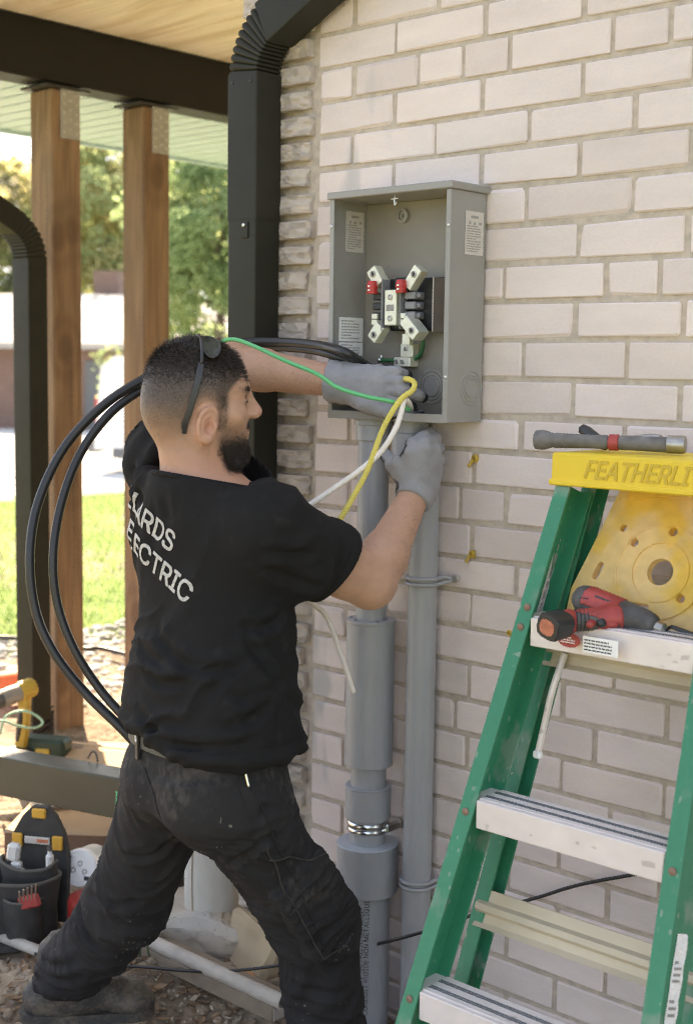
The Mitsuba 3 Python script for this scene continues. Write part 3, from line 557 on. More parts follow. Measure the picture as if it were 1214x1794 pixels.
for z in (0.985, 0.338):
    q = []
    for dz in (-0.006, 0.006):
        a = np.radians(np.linspace(170, 375, 26)); P = [(rx + 0.0335 * math.cos(b), ry + 0.0335 * math.sin(b), z + dz) for b in a]
        P = [(rx - 0.036, -0.006, z + dz)] + P + [(rx + 0.040, -0.022, z + dz + 0.003), (rx + 0.060, -0.010, z + 0.005)]; q.append(tube(P, 0.0042, 8, 3))
    s = add('strap', cat_(q), 'm_pvc', CR, smooth=True)
    add('screw', cat_([ball((rx + 0.062, -0.013, z + 0.007), 0.0085, (1, 0.8, 1), 2), cyl((rx + 0.062, -0.02, z + 0.007), (rx + 0.076, -0.022, z + 0.011), 0.0045, 10)]), 'm_zinc', s, smooth=30)
for x, z in ((-1.650, 1.241), (-1.651, 1.046), (-1.554, 0.897)):
    r_ = {1.241: ('yellow plastic wall anchor in the mortar, highest, right of the gloved hand', 0.0085), 1.046: ('yellow plastic wall anchor in the mortar beside the upper conduit strap', 0.0085), 0.897: ('small yellow wall anchor in the mortar beside the ladder, lowest of the three', 0.0062)}[z]
    R = r_[1]; P = thing('wall_anchor', r_[0], 'wall anchor', 'yellow anchors in the wall')
    add('rim', move(rot(lathe([(R * 0.45, -0.004), (R, -0.004), (R, 0.004), (R * 0.8, 0.006), (R * 0.45, 0.006), (R * 0.45, -0.004)], 18), 90, (1, 0, 0)), (x, -0.003, z)), 'm_drill_yellow', P, smooth=30)
    if z > 1.0: add('plug_end', cat_([cyl((x - 0.004, -0.008, z - 0.002), (x - 0.009, -0.016, z - 0.017), 0.0035, 8), cbox((0.006, 0.008, 0.010), (x + 0.007, -0.011, z + 0.004), 0.001)]), 'm_drill_yellow', P)

# ------------------------------------------------------------------ step ladder leaning by the wall
S = thing('step_ladder', 'green step ladder with yellow cap and pale aluminium steps leaning by the wall', 'ladder')
def LW(P):
    P = A(P, float); return np.stack([P[..., 0], -0.663 + P[..., 1] * 0.3303 + P[..., 2] * 0.9439, P[..., 1] * 0.9439 - P[..., 2] * 0.3303], -1)
def channel(xb, xt, sg, db, dt, depth, fl, l0, l1, th=0.0042, ribs=True):
    """a channel rail: web at the outer x, flanges inwards; (xb, db) at the foot, (xt, dt) at the top"""
    q = [(0, 0), (fl, 0), (fl, th), (th, th)]
    if ribs: q += [(th, depth * 0.42), (th + 0.0022, depth * 0.45), (th + 0.0022, depth * 0.52), (th, depth * 0.55)]
    q += [(th, depth - th), (fl, depth - th), (fl, depth), (0, depth)]
    V = []
    for x, d, l in ((xb, db, l0), (xt, dt, l1)): V += [(x + sg * a, l, d + b) for a, b in q]
    from shapely.geometry import Polygon
    v2, f2 = trimesh.creation.triangulate_polygon(Polygon(q), engine='earcut'); k = len(q); F = []
    from scipy.spatial import cKDTree
    mp = cKDTree(A(q)).query(v2)[1]; f2 = mp[f2]
    for i in range(k): j = (i + 1) % k; F += [(i, j, k + j), (i, k + j, k + i)]
    m = trimesh.Trimesh(LW(V), np.vstack([F, f2, f2 + k]), process=False); trimesh.repair.fix_normals(m); return m
xl = lambda z: -1.302 - 0.088 * (1.225 - z)
xr = lambda z: -0.985 + 0.063 * (1.0 - z) + 0.030
for sg, fx in ((1, xl), (-1, xr)):
    R = add('rail', channel(fx(0), fx(1.232), sg, 0, 0, 0.072, 0.029, 0, 1.305), 'm_green', S, smooth=20)
    RR = add('rear_rail', channel(fx(0) + sg * 0.002, fx(1.232) + sg * 0.002, sg, 0.155, 0.078, 0.046, 0.027, 0.02, 1.345), 'm_green', S, smooth=20)
    add('foot', move(cbox((0.045, 0.085, 0.05), (0, 0, 0), 0.006), LW([fx(0) + sg * 0.018, 0.02, 0.036])), 'm_black_plastic', S)
    zs = (1.018, 0.985, 0.680, 0.378) if sg > 0 else (0.985, 0.680, 0.378)
    for z in zs: add('rivet', ball(LW([fx(z) + sg * 0.014 + (0.002 if z > 1 else 0), z / 0.9439, -0.0005]), 0.0068, (1, 0.55, 1), 2), 'm_rust', R, smooth=True)
    add('rivet', ball(LW([fx(0.77) + sg * 0.0075, 0.80, 0.115]), 0.006, (0.6, 1, 1), 2), 'm_tool_steel', RR, smooth=True)
for z in (1.003, 0.703, 0.396, 0.09):
    l = z / 0.9439; y = -0.663 + l * 0.3303; x0, x1 = xl(z) + 0.0045, xr(z) - 0.0045
    m = cat_([box6(x0 + 0.026, x1 - 0.026, y - 0.004, y + 0.004, z - 0.048, z, 0.0015), box6(x0, x1, y + 0.0045, y + 0.072, z - 0.006, z - 0.0004, 0.0012), box6(x0, x1, y + 0.066, y + 0.071, z - 0.04, z - 0.0065, 0.001)])
    st_ = add('step', m, 'm_alu', S, label='topmost aluminium step carrying the driver' if z > 0.9 else None)
    tr = cat_([box6(x0 + 0.026, x1 - 0.026, y + a, y + b, z - 0.0004, z + 0.0020, 0.0009) for a, b in ((0.0048, 0.0180), (0.0205, 0.0235), (0.0260, 0.0450), (0.0475, 0.0505), (0.0530, 0.0700))])
    add('tread', tr, 'm_alu', st_)
    add('tread_groove', cat_([box6(x0 + 0.027, x1 - 0.027, y + a, y + a + 0.0030, z + 0.0010, z + 0.0026, 0.0002) for a in (0.0180, 0.0236, 0.0450, 0.0506)]), 'm_groove', st_)  # raised dark strips laid on the tread to draw the shade of its grooves
zc = 1.230
cap = m3.Manifold.hull_points(A([(-1.309 + sx * 0.0 if sx == 0 else -0.915, yy, zz) for sx in (0, 1) for yy, zz in ((-0.238, zc), (-0.238, zc + 0.046), (-0.232, zc + 0.05), (-0.042, zc + 0.05), (-0.036, zc + 0.046), (-0.036, zc))]))
cm = cap.to_mesh(); cp = trimesh.Trimesh(cm.vert_properties[:, :3], cm.tri_verts)
CP = add('top_cap', cp, 'm_yellow', S, label='yellow plastic ladder cap with raised lettering')
add('cap_lip', cat_([box6(-1.314, -0.912, -0.2415, -0.034, zc - 0.006, zc + 0.004, 0.002)]), 'm_yellow', CP)
tm = text_mesh('FEATHERLITE', 0.030, 0.0014, bold=True); tm.apply_scale((0.87, 1, 1)); tm.vertices[:, 0] += 0.32 * tm.vertices[:, 1]
add('raised_lettering', frame_to(tm, (-1.247, -0.2384, zc + 0.010), (1, 0, 0), (0, 0, 1)), 'm_cap_letter', CP)
# instruction sticker on the inside of the left rail, worn sticker on the right rail, plate on the top step
sk = add('label', channel(0, 0, 1, 0, 0, 0.01, 0.01, 0, 0.01) if False else trimesh.Trimesh(LW([(xl(0.984) + 0.0056, 1.045, 0.046), (xl(0.979) + 0.0056, 1.045, 0.062), (xl(1.156) + 0.0056, 1.255, 0.062), (xl(1.162) + 0.0056, 1.255, 0.046)]), [(0, 1, 2), (0, 2, 3)], process=False), 'm_paper', S, label='long worn instruction sticker inside the rail')
pl = print_lines(0.17, 0.011, 2, 21); pl.vertices = LW(np.stack([xl(1.06) * 0 + (xl(0.990) + (xl(1.15) - xl(0.990)) * (pl.vertices[:, 0] / 0.17)) + 0.0060 + pl.vertices[:, 2], 1.060 + pl.vertices[:, 0], 0.049 + pl.vertices[:, 1]], 1)); add('print', pl, 'm_ink_grey', sk)
P = []
rr = np.random.default_rng(5)
for i in range(15): P.append((0.635 - 0.016 * i, 0.014 + rr.uniform(-0.0016, 0.0016)))
for i in range(15): P.append((0.411 + 0.016 * i, 0.050 + rr.uniform(-0.0025, 0.0025)))
v = LW([(xr(l_ * 0.9439) + 0.0006, l_, d_) for l_, d_ in P]); v2 = LW([(xr(l_ * 0.9439) + 0.0012, l_, d_) for l_, d_ in P]); n_ = 15
F = [(i, i + 1, 29 - i) for i in range(14)] + [(i + 1, 28 - i, 29 - i) for i in range(14)]
sk2 = add('label', trimesh.Trimesh(v2, F + [f[::-1] for f in F], process=False), 'm_paper_white', S, label='torn white warning sticker on the right rail')
for l0, l1, rows, sd in ((0.425, 0.452, 1, 31), (0.47, 0.50, 4, 32), (0.51, 0.545, 3, 33), (0.56, 0.60, 4, 34)):
    pl = print_lines(0.026, l1 - l0, rows, sd) if rows > 1 else cat_([cbox((0.0015, 0.018, 0.0005), (0.003 + 0.0028 * i, 0.012, 0), 0.0001) for i in range(6)])
    q = pl.vertices.copy(); lq = l0 + q[:, 1]; pl.vertices = LW(np.stack([xr(lq * 0.9439) + 0.0016 + q[:, 2], lq, 0.018 + q[:, 0]], 1)); add('print', pl, 'm_ink_grey', sk2)
zz = 0.972; yy = -0.663 + 0.3303 * 1.03 - 0.0115
sk3 = add('label', move(cbox((0.066, 0.0006, 0.027), (0, 0, 0), 0.0002), (-1.142, -0.3342, 0.9785)), 'm_paper_white', S, label='white rating plate on the top step front')
add('print', frame_to(print_lines(0.058, 0.024, 4, 41), (-1.172, -0.3347, 0.966), (1, 0, 0), (0, 0, 1)), 'm_ink', sk3)
e_ = trimesh.creation.cylinder(0.5, 0.001, sections=32); e_.apply_scale((0.044, 0.025, 1)); sk4 = add('badge', frame_to(e_, (-1.2015, -0.3345, 0.981), (1, 0, 0), (0, 0, 1)), 'm_tool_red', S, label='worn red oval maker badge')
add('badge_print', frame_to(print_lines(0.030, 0.014, 3, 43), (-1.2165, -0.3356, 0.974), (1, 0, 0), (0, 0, 1)), 'm_paper_white', sk4)
# rear cross braces, spreaders, hinged bucket shelf
for z, k in ((0.562, 0), (1.000, 1)):
    l = z / 0.9439; x0, x1 = xl(z) + 0.006, xr(z) - 0.006; d = 0.155 - 0.077 * l / 1.3 + 0.012
    prof = [(0, 0), (0.004, 0.004), (0.004, 0.020), (0.013, 0.026), (0.013, 0.034), (0.002, 0.040), (0.002, 0.056), (0.010, 0.064), (0.012, 0.064), (0.005, 0.055), (0.005, 0.041), (0.016, 0.035), (0.016, 0.025), (0.007, 0.019), (0.007, 0.0)]
    from shapely.geometry import Polygon
    m = extr(Polygon([(a, -b) for a, b in prof]).buffer(0.0004), x1 - x0); v = m.vertices.copy()
    m.vertices = LW(np.stack([x0 + v[:, 2], l + v[:, 1], d - v[:, 0]], 1)); trimesh.repair.fix_normals(m)
    add('rear_brace', m, 'm_beige_alu', S, smooth=25)
for sg, fx in ((1, xl), (-1, xr)):
    m = cat_([tube(LW([(fx(0.95) + sg * 0.060, 1.02, 0.085), (fx(0.9) + sg * 0.058, 0.955, 0.082), (fx(0.85) + sg * 0.050, 0.90, 0.10), (fx(0.82) + sg * 0.044, 0.845, 0.113)]), 0.006, 8)])
    m.apply_scale(1); add('spreader', m, 'm_alu', S, smooth=40)
    add('spreader_tip', move(cbox((0.016, 0.012, 0.014), (0, 0, 0), 0.003), LW([fx(0.82) + sg * 0.044, 0.842, 0.113])), 'm_paper_white', S)
# shelf plate in its own plane behind the rails
from shapely.geometry import Polygon, Point
o = Polygon([(0.062, 0.262), (0.046, 0.252), (0.012, 0.13), (-0.012, 0.05), (-0.012, 0.015), (-0.002, 0.004), (0.02, 0.0), (0.25, 0.0), (0.262, 0.02), (0.262, 0.24), (0.25, 0.262)]).buffer(0.012).buffer(-0.009)
cut = [Point(0.144, 0.100).buffer(0.0235, 5), Point(0.060, 0.168).buffer(0.0068), Point(0.086, 0.145).buffer(0.0075), Point(0.153, 0.171).buffer(0.0075), Point(0.214, 0.128).buffer(0.0075), Point(0.19, 0.06).buffer(0.0075)]
from shapely.geometry import LineString
cut += [LineString([(0.026, 0.078), (0.032, 0.098)]).buffer(0.0062), LineString([(0.092, 0.036), (0.132, 0.036)]).buffer(0.0052)]
pl = o
for c in cut: pl = pl.difference(c)
SH = Polygon(pl.exterior, [i for i in pl.interiors])
def shelf_place(m, k=0.0):
    v = m.vertices.copy(); m.vertices = LW(np.stack([-1.2735 + v[:, 0], 1.086 + v[:, 1] * 1.0, 0.112 + v[:, 0] * 0.05 - v[:, 2] - k], 1)); trimesh.repair.fix_normals(m); return m
sh = add('bucket_shelf', shelf_place(extr(SH, 0.016)), 'm_yellow_worn', S, label='worn yellow plastic shelf plate with a round centre hole')
for r0, r1, hgt in ((0.050, 0.0530, 0.0030), (0.079, 0.0825, 0.0030), (0.053, 0.079, 0.0014)):
    rg = Point(0.144, 0.100).buffer(r1, 24).difference(Point(0.144, 0.100).buffer(r0, 24))
    for c in cut[1:]: rg = rg.difference(c.buffer(0.0015))
    rg = rg.intersection(o.buffer(-0.003))
    add('raised_ring', shelf_place(cat_([extr(g, hgt) for g in getattr(rg, 'geoms', [rg]) if g.geom_type == 'Polygon' and g.area > 1e-6]), 0.016), 'm_yellow_worn', sh)
ridge_ = LineString([(0.070, 0.228), (0.10, 0.238), (0.25, 0.241)]).buffer(0.012)
add('handle_ridge', shelf_place(extr(ridge_, 0.004), 0.016), 'm_yellow_worn', sh)

# ------------------------------------------------------------------ tools on the ladder
H = thing('hammer', 'grimy grey hammer with a red band lying across the yellow ladder cap', 'hammer')
a, b = A((-1.3561, -0.205, 1.2898)), A((-1.1144, -0.125, 1.2951)); a[2] = b[2] = 1.2985; u = (b - a) / np.linalg.norm(b - a); Lh = np.linalg.norm(b - a)
at_ = lambda t: a + u * Lh * t
def along(prof, k=24):
    """body of revolution along the tool: (t, radius)"""
    P = A([at_(t) for t, _ in prof]); return sweep(P, circ(1, k)[None] * A([q for _, q in prof])[:, None, None])
add('handle', along([(0.09, 0.008), (0.10, 0.0135), (0.2, 0.0128), (0.35, 0.0118), (0.46, 0.0125), (0.475, 0.010)]), 'm_hammer_grey', H, smooth=45)
add('grip_end', along([(-0.045, 0.0), (-0.043, 0.013), (-0.035, 0.0165), (0.01, 0.0178), (0.04, 0.0165), (0.085, 0.0128), (0.10, 0.0118)]), 'm_hammer_grey', H, smooth=45)
add('red_band', along([(0.475, 0.012), (0.48, 0.0142), (0.54, 0.0142), (0.545, 0.012)]), 'm_tool_red', H, smooth=30)
add('neck', along([(0.545, 0.0115), (0.56, 0.0128), (0.72, 0.0122), (0.80, 0.0125), (0.86, 0.0125), (0.87, 0.011)]), 'm_hammer_grey', H, smooth=35)
add('striking_face', along([(0.865, 0.013), (0.87, 0.0155), (0.965, 0.0155), (0.985, 0.0145), (0.99, 0.012), (0.991, 0.0)]), 'm_tool_steel', H, smooth=35)
add('claw', cat_([tube([at_(0.60) + A([0, 0.012, 0.006]), at_(0.72) + A([0, 0.018, 0.012]), at_(0.80) + A([0, 0.012, 0.009])], [0.006, 0.004, 0.006], 8)]), 'm_tool_steel', H, smooth=True)
SD = thing('screwdriver', 'black handled screwdriver sticking up behind the hammer on the ladder cap', 'screwdriver')
c0, c1 = A((-1.3409, -0.1, 1.3182)), A((-1.2687, -0.13, 1.2876))
P = A([c0 + (c1 - c0) * t for t in (0, 0.06, 0.2, 0.5, 0.8, 0.92, 1.0, 1.3)])
add('handle', sweep(P[:7], circ(1, 12)[None] * A([0.004, 0.0092, 0.0108, 0.0102, 0.0108, 0.0088, 0.006])[:, None, None] * (1 + 0.06 * np.cos(np.arange(12) * PI))[None, :, None]), 'm_black_plastic', SD, smooth=50)
e = A((-1.1694, -0.09, 1.2714)); e[2] = 1.284; add('shank', cyl(c1, e, 0.0032, 10), 'm_tool_steel', SD, smooth=40)
# compact impact driver on the top step
I = thing('impact_driver', 'red and black cordless impact driver lying on the topmost ladder step', 'power tool')
h0, h1 = A((-1.2162, -0.262, 1.0372)), A((-1.1163, -0.262, 1.0168)); g0, g1 = A((-1.1452, -0.285, 1.0187)), A((-1.2006, -0.338, 1.0122)); b1 = A((-1.2083, -0.402, 1.0074))
lo_ = min(h0[2], h1[2]); hd = (h1 - h0) / np.linalg.norm(h1 - h0)
def sdf_driver(p):
    d = caps(p, h0, h1, 0.0245, 0.0225); d = smin(d, caps(p, g0, g1, 0.0185, 0.0175), 0.016); return d + 0.0006 * np.sin(p[:, 0] * 900) * (p[:, 0] < -1.15)
dm_ = surface(sdf_driver, np.minimum(h0, g1) - 0.05, np.maximum(h1, g0) + 0.06, 0.0028); add('body', dm_, 'm_grip', I, smooth=True, label='dusty dark grey housing')
def sdf_red(p):
    t = (p - h0) @ hd / np.linalg.norm(h1 - h0); up = p[:, 2] - (h0[2] + (h1[2] - h0[2]) * t); s = sdf_driver(p) - 0.0016
    band = np.minimum(np.abs(t - 0.28) - 0.25, np.abs(t - 0.74) - 0.20)
    d = np.maximum(s, np.minimum(np.maximum((np.abs(t - 0.36) - 0.33) * 0.09, -(up + 0.002)), np.linalg.norm(p - (g0 * 0.86 + g1 * 0.14), axis=1) - 0.0275))
    return np.maximum(d, -(caps(p, A((-1.13, -0.302, 1.0032)), A((-1.1154, -0.302, 1.0072)), 0.011)))
add('red_panel', surface(sdf_red, np.minimum(h0, g1) - 0.05, np.maximum(h1, g0) + 0.06, 0.0022), 'm_tool_red', I, smooth=True)
add('trigger_guard', tube([h0 + (h1 - h0) * 0.80 + A([0, -0.018, -0.004]), h0 + (h1 - h0) * 0.80 + A([-0.004, -0.040, -0.010]), h0 + (h1 - h0) * 0.62 + A([-0.010, -0.050, -0.010]), g0 + (g1 - g0) * 0.42 + A([0.008, -0.030, -0.004]), g0 + (g1 - g0) * 0.46 + A([0, -0.010, 0])], 0.0058, 10), 'm_tool_red', I, smooth=True)
gd = (b1 - g1) / np.linalg.norm(b1 - g1)
add('collar', tube([g1 - gd * 0.004, g1 + gd * 0.012], 0.0205, 22, spline=False), 'm_tool_red', I, smooth=40)
bt = add('battery', cat_([sweep([g1 + gd * t for t in (0.010, 0.012, 0.030, 0.050, 0.0535)], rprof(0.044, 0.040, 0.013)[None] * A([0.9, 1, 1.04, 1.06, 0.98])[:, None, None])]), 'm_black_plastic', I, smooth=40)
add('battery_face', sweep([g1 + gd * 0.0536, g1 + gd * 0.0548], rprof(0.030, 0.026, 0.010)), 'm_orange_label', bt, label='faded orange battery end label')
add('nose', sweep([h1 + hd * t for t in (0.008, 0.024, 0.030, 0.034)], circ(1, 24)[None] * A([0.022, 0.019, 0.017, 0.012])[:, None, None]), 'm_grip', I, smooth=40)
add('chuck', sweep([h1 + hd * t for t in (0.030, 0.036, 0.048, 0.052)], circ(1, 20)[None] * A([0.009, 0.011, 0.0105, 0.006])[:, None, None]), 'm_tool_steel', I, smooth=40)
add('bit', tube([h1 + hd * 0.05, A((-1.0625, -0.25, 1.0114)), A((-1.0026, -0.25, 1.0006))], 0.0034, 6, spline=False), 'm_black_plastic', I)

for t_, o_ in ((0.34, (0.0, -0.0235, 0.004)), (0.50, (0.0, -0.0240, 0.006))):
    pass
add('vent', cat_([move(cbox((0.016, 0.003, 0.0022), b=0.0004), h0 + (h1 - h0) * 0.10 + A([0.0, -0.0235, 0.009 - 0.006 * i_])) for i_ in range(4)]), 'm_ink', I)
ux_ = (h1 - h0) / np.linalg.norm(h1 - h0); nz_ = A([0.0, -0.72, 0.70]); nz_ -= ux_ * (nz_ @ ux_); nz_ /= np.linalg.norm(nz_)
add('marking', cat_([frame_to(cbox((w_, 0.0032, 0.001), b=0.0002), h0 + (h1 - h0) * t_ + nz_ * 0.0256, ux_, np.cross(nz_, ux_)) for t_, w_ in ((0.34, 0.020), (0.50, 0.010), (0.60, 0.006))]), 'm_ink', I)
gu_ = (g1 - g0) / np.linalg.norm(g1 - g0)
add('grip_rib', cat_([trimesh.creation.torus(0.0185, 0.0011, major_sections=28, minor_sections=6) if False else tube([g0 + (g1 - g0) * t_ + 0.0188 * (math.cos(a_) * A([0, 0, 1]) + math.sin(a_) * np.cross(gu_, [0, 0, 1])) for a_ in np.linspace(-2.4, 2.4, 16)], 0.0010, 6, 3) for t_ in (0.62, 0.70, 0.78, 0.86)]), 'm_black_plastic', I, smooth=True)
add('trigger', ball(g0 + (g1 - g0) * 0.20 + A([0.004, -0.020, -0.004]), 0.0095, (0.8, 1, 0.9), 2), 'm_black_plastic', I, smooth=True)
scene['m_lens'] = {'type': 'principledthin', 'base_color': rgb(0.10, 0.11, 0.09), 'roughness': 0.08, 'spec_trans': 0.55, 'eta': 1.5}

# ------------------------------------------------------------------ cables, wires, rope
def cable(name, label, cat, P, r, m, group=None, k=12): return add(name, tube(P, r, k, 14), m, None, True, label, cat, group)
cable('cable', 'outer of two thick black cables looping from the box behind the man to his belt', 'cable', [(-1.8655, -0.05, 1.4081), (-1.875, -0.09, 1.4254), (-1.8652, -0.1624, 1.45), (-1.9743, -0.1235, 1.4658), (-2.1013, -0.1158, 1.4734), (-2.1797, -0.1606, 1.4701), (-2.2281, -0.2497, 1.4425), (-2.2516, -0.3596, 1.395), (-2.2835, -0.4521, 1.3338), (-2.3194, -0.5248, 1.2463), (-2.3327, -0.58, 1.1361), (-2.3197, -0.6111, 1.0279), (-2.302, -0.6108, 0.918), (-2.2666, -0.5909, 0.8317), (-2.2127, -0.5533, 0.7516), (-2.1351, -0.5195, 0.6839), (-2.092, -0.4884, 0.626)], 0.0100, 'm_cable_black')
cable('cable', 'inner of two thick black cables looping from the box behind the man to his belt', 'cable', [(-1.8393, -0.04, 1.3967), (-1.8721, -0.075, 1.4078), (-1.9026, -0.13, 1.4387), (-2.0194, -0.1113, 1.4576), (-2.1568, -0.1136, 1.4624), (-2.2297, -0.1821, 1.4485), (-2.2608, -0.27, 1.4138), (-2.2594, -0.3563, 1.3733), (-2.2693, -0.441, 1.321), (-2.2926, -0.5014, 1.2386), (-2.2972, -0.5476, 1.1367), (-2.2845, -0.5788, 1.0285), (-2.2695, -0.5794, 0.9302), (-2.2361, -0.5622, 0.8381), (-2.1919, -0.533, 0.7601), (-2.1308, -0.5127, 0.7035), (-2.0921, -0.4853, 0.649)], 0.0092, 'm_cable_black')
cable('ground_wire', 'bright green wire running from behind the man\'s head into the meter box', 'wire', [(-2.1109, -0.3365, 1.4206), (-2.0599, -0.3386, 1.4601), (-2.0231, -0.3303, 1.4739), (-1.9779, -0.3179, 1.4628), (-1.9035, -0.2953, 1.4319), (-1.8418, -0.2697, 1.4071), (-1.804, -0.2524, 1.3822), (-1.7515, -0.2273, 1.3655), (-1.7146, -0.1883, 1.3552), (-1.7132, -0.1482, 1.3414), (-1.7718, -0.06, 1.3385)], 0.0042, 'm_wire_green')
def rope(P, r):
    P = crom(P, 16); L = np.r_[0, np.cumsum(np.linalg.norm(np.diff(P, axis=0), axis=1))]; s = np.arange(0, L[-1], 0.0028); P = np.stack([np.interp(s, L, P[:, i]) for i in range(3)], 1); d, u, v = frames(P); out = []
    for k in range(3):
        a = s / 0.021 * 2 * PI + k * 2 * PI / 3; out.append(tube(P + (u * np.cos(a)[:, None] + v * np.sin(a)[:, None]) * r * 0.46, r * 0.60, 7, spline=False))
    return cat_(out)
RP = [(-1.7811, -0.085, 1.3986), (-1.7115, -0.145, 1.3995), (-1.6961, -0.1457, 1.392), (-1.6886, -0.1613, 1.3777), (-1.6957, -0.1835, 1.3633), (-1.7048, -0.2026, 1.3357), (-1.7163, -0.2187, 1.2971), (-1.7234, -0.249, 1.2261), (-1.7372, -0.2847, 1.1611), (-1.7569, -0.3185, 1.098), (-1.7677, -0.3335, 1.063)]
add('pull_rope', rope(RP, 0.0056), 'm_rope', None, True, 'twisted yellow pull rope hanging from the gloved hand in the box', 'rope')
cable('white_wire', 'thick white wire bending out of the box, its cut end hanging below the sleeve', 'wire', [(-1.7716, -0.06, 1.3292), (-1.7076, -0.1482, 1.3527), (-1.6985, -0.1731, 1.3588), (-1.6936, -0.1886, 1.3337), (-1.6953, -0.2027, 1.3031), (-1.7101, -0.225, 1.2612), (-1.7379, -0.2558, 1.2234), (-1.7794, -0.3073, 1.1769), (-1.8191, -0.357, 1.1307), (-1.8403, -0.3847, 1.0735), (-1.8337, -0.3596, 1.0162), (-1.8203, -0.301, 0.9605), (-1.8089, -0.2682, 0.9271), (-1.781, -0.2537, 0.8511), (-1.7575, -0.2426, 0.7794)], 0.0056, 'm_wire_white')
cable('thin_cable', 'thin black cable lying along the wall behind the ladder and the man\'s legs', 'cable', [(-2.6045, -0.4161, 0.0298), (-2.4981, -0.3219, 0.0089), (-2.3652, -0.2666, 0.0235), (-2.2595, -0.2359, 0.0391), (-2.1566, -0.2067, 0.0627), (-2.0703, -0.1654, 0.0861), (-1.9793, -0.1317, 0.1213), (-1.8572, -0.0809, 0.1718), (-1.7412, -0.105, 0.2341), (-1.6626, -0.09, 0.2742), (-1.5698, -0.06, 0.3264), (-1.4602, -0.03, 0.3788), (-1.3677, -0.022, 0.4291), (-1.2611, -0.018, 0.4764), (-1.1547, -0.016, 0.521), (-1.0345, -0.016, 0.5739)], 0.0035, 'm_cable_black')

# ------------------------------------------------------------------ things on the ground at the left
def gz(x, y): return float(ground_z(x, y))
def flat_box(name, label, c, ex, L, Wd, h, z, mt='m_card', cat='box'):
    K = thing(name, label, cat); ex = A([ex[0], ex[1], 0.0]); ex /= np.linalg.norm(ex); ey = np.cross([0, 0, 1], ex)
    return K, ex, ey, A([c[0], c[1], z])
# flat carton: corner at the front left
K, ex, ey, o = flat_box('flat_carton', 'flat brown carton with a white name sticker on its front edge, behind the tool bag', (-3.27, -0.06), (0.78, 0.62), 1, 1, 1, 0.0)
Lx, Ly, hh = 0.72, 0.95, 0.075
def fr_box(a0, a1, b0, b1, z0, z1, bev=0.002): return frame_to(box6(a0, a1, b0, b1, z0, z1, bev), o, ex, ey)
add('tray', fr_box(0, Lx, 0, Ly, -0.03, hh - 0.004), 'm_card_dark', K)
add('lid', fr_box(-0.004, Lx + 0.004, -0.004, Ly + 0.004, hh - 0.004, hh), 'm_card', K)
sx = 0.34; lb = add('label', fr_box(sx, sx + 0.20, -0.0015, -0.0003, 0.030, 0.062, 0.0004), 'm_paper', K, label='white sticker with a name printed upside down')
tx = text_mesh('Hyder', 0.017, 0.0006, bold=True); rot(tx, 180, (0, 0, 1)); Lt = -tx.vertices[:, 0].min(); add('lettering', frame_to(move(tx, (Lt, 0, 0)), o + ex * (sx + 0.085) + ey * -0.0018 + A([0, 0, 0.055]), ex, (0, 0, 1)), 'm_ink', lb)
pk = thing('cardboard_sheet', 'pale torn cardboard sheet lying on the flat carton beside the post', 'cardboard')
c_ = A((-3.6338, 0.4999, 0.1501)); c_[2] = hh + 0.004
add('sheet', frame_to(rot(cbox((0.34, 0.15, 0.005), b=0.001), 4, (1, 0, 0)), c_ + A([0, 0, 0.012]), (0.9, 0.42, 0), (-0.42, 0.9, 0.1)), 'm_card', pk); add('fold', frame_to(rot(cbox((0.30, 0.07, 0.004), b=0.001), -18, (1, 0, 0)), c_ + A([-0.03, 0.12, 0.03]), (0.9, 0.42, 0), (-0.42, 0.9, 0.1)), 'm_card', pk)
b_ = thing('carton_offcut', 'small grey carton offcut propping up the lying downspout', 'cardboard')
c_ = A((-3.3589, 0.1632, 0.1355)); add('block', frame_to(cbox((0.12, 0.10, 0.10), b=0.004), (c_[0], c_[1] + 0.05, hh + 0.051), ex, ey), 'm_paper', b_); add('flap', frame_to(rot(cbox((0.11, 0.06, 0.003), b=0.001), 35, (1, 0, 0)), (c_[0] + 0.01, c_[1] - 0.01, hh + 0.03), ex, ey), 'm_paper', b_)
# the loose length of downspout lying across
a, b = A((-3.4706, -0.0568, 0.261)), A((-2.8299, 0.1174, 0.2453)); a[2] = b[2] = 0.232; ax = (b - a) / np.linalg.norm(b - a); a = a - ax * 0.5
Q_ = thing('downspout_length', 'loose dark green downspout length lying level behind the man\'s knee', 'downspout')
add('tube', rect_sweep([a, (a + b) / 2, b], [0.092] * 3, [0.118] * 3, (0, 0, 1)), 'm_green_metal', Q_, smooth=30)
add('end_crimp', rect_sweep([b - ax * 0.002, b + ax * 0.03], [0.088] * 2, [0.112] * 2, (0, 0, 1)), 'm_green_metal', Q_, smooth=30)
hk = A((-3.0625, 0.1058, 0.3155)); hk[2] = 0.292; cable('wire_scrap', 'short bent scrap of black wire on top of the lying downspout', 'wire', [hk + A([-0.03, 0, 0.002]), hk + A([-0.015, 0.004, 0.024]), hk + A([0.005, 0.002, 0.022]), hk + A([0.016, 0, 0.001])], 0.0026, 'm_cable_black')
cable('green_wire_offcut', 'thin green wire hanging down from the lying downspout beside the grey coupling', 'wire', [(-2.9803, 0.0929, 0.2726) , (-2.8979, 0.0566, 0.2549), (-2.8623, 0.0287, 0.2134), (-2.8384, 0.0176, 0.174), (-2.8278, 0.0206, 0.1281)], 0.003, 'm_wire_green')
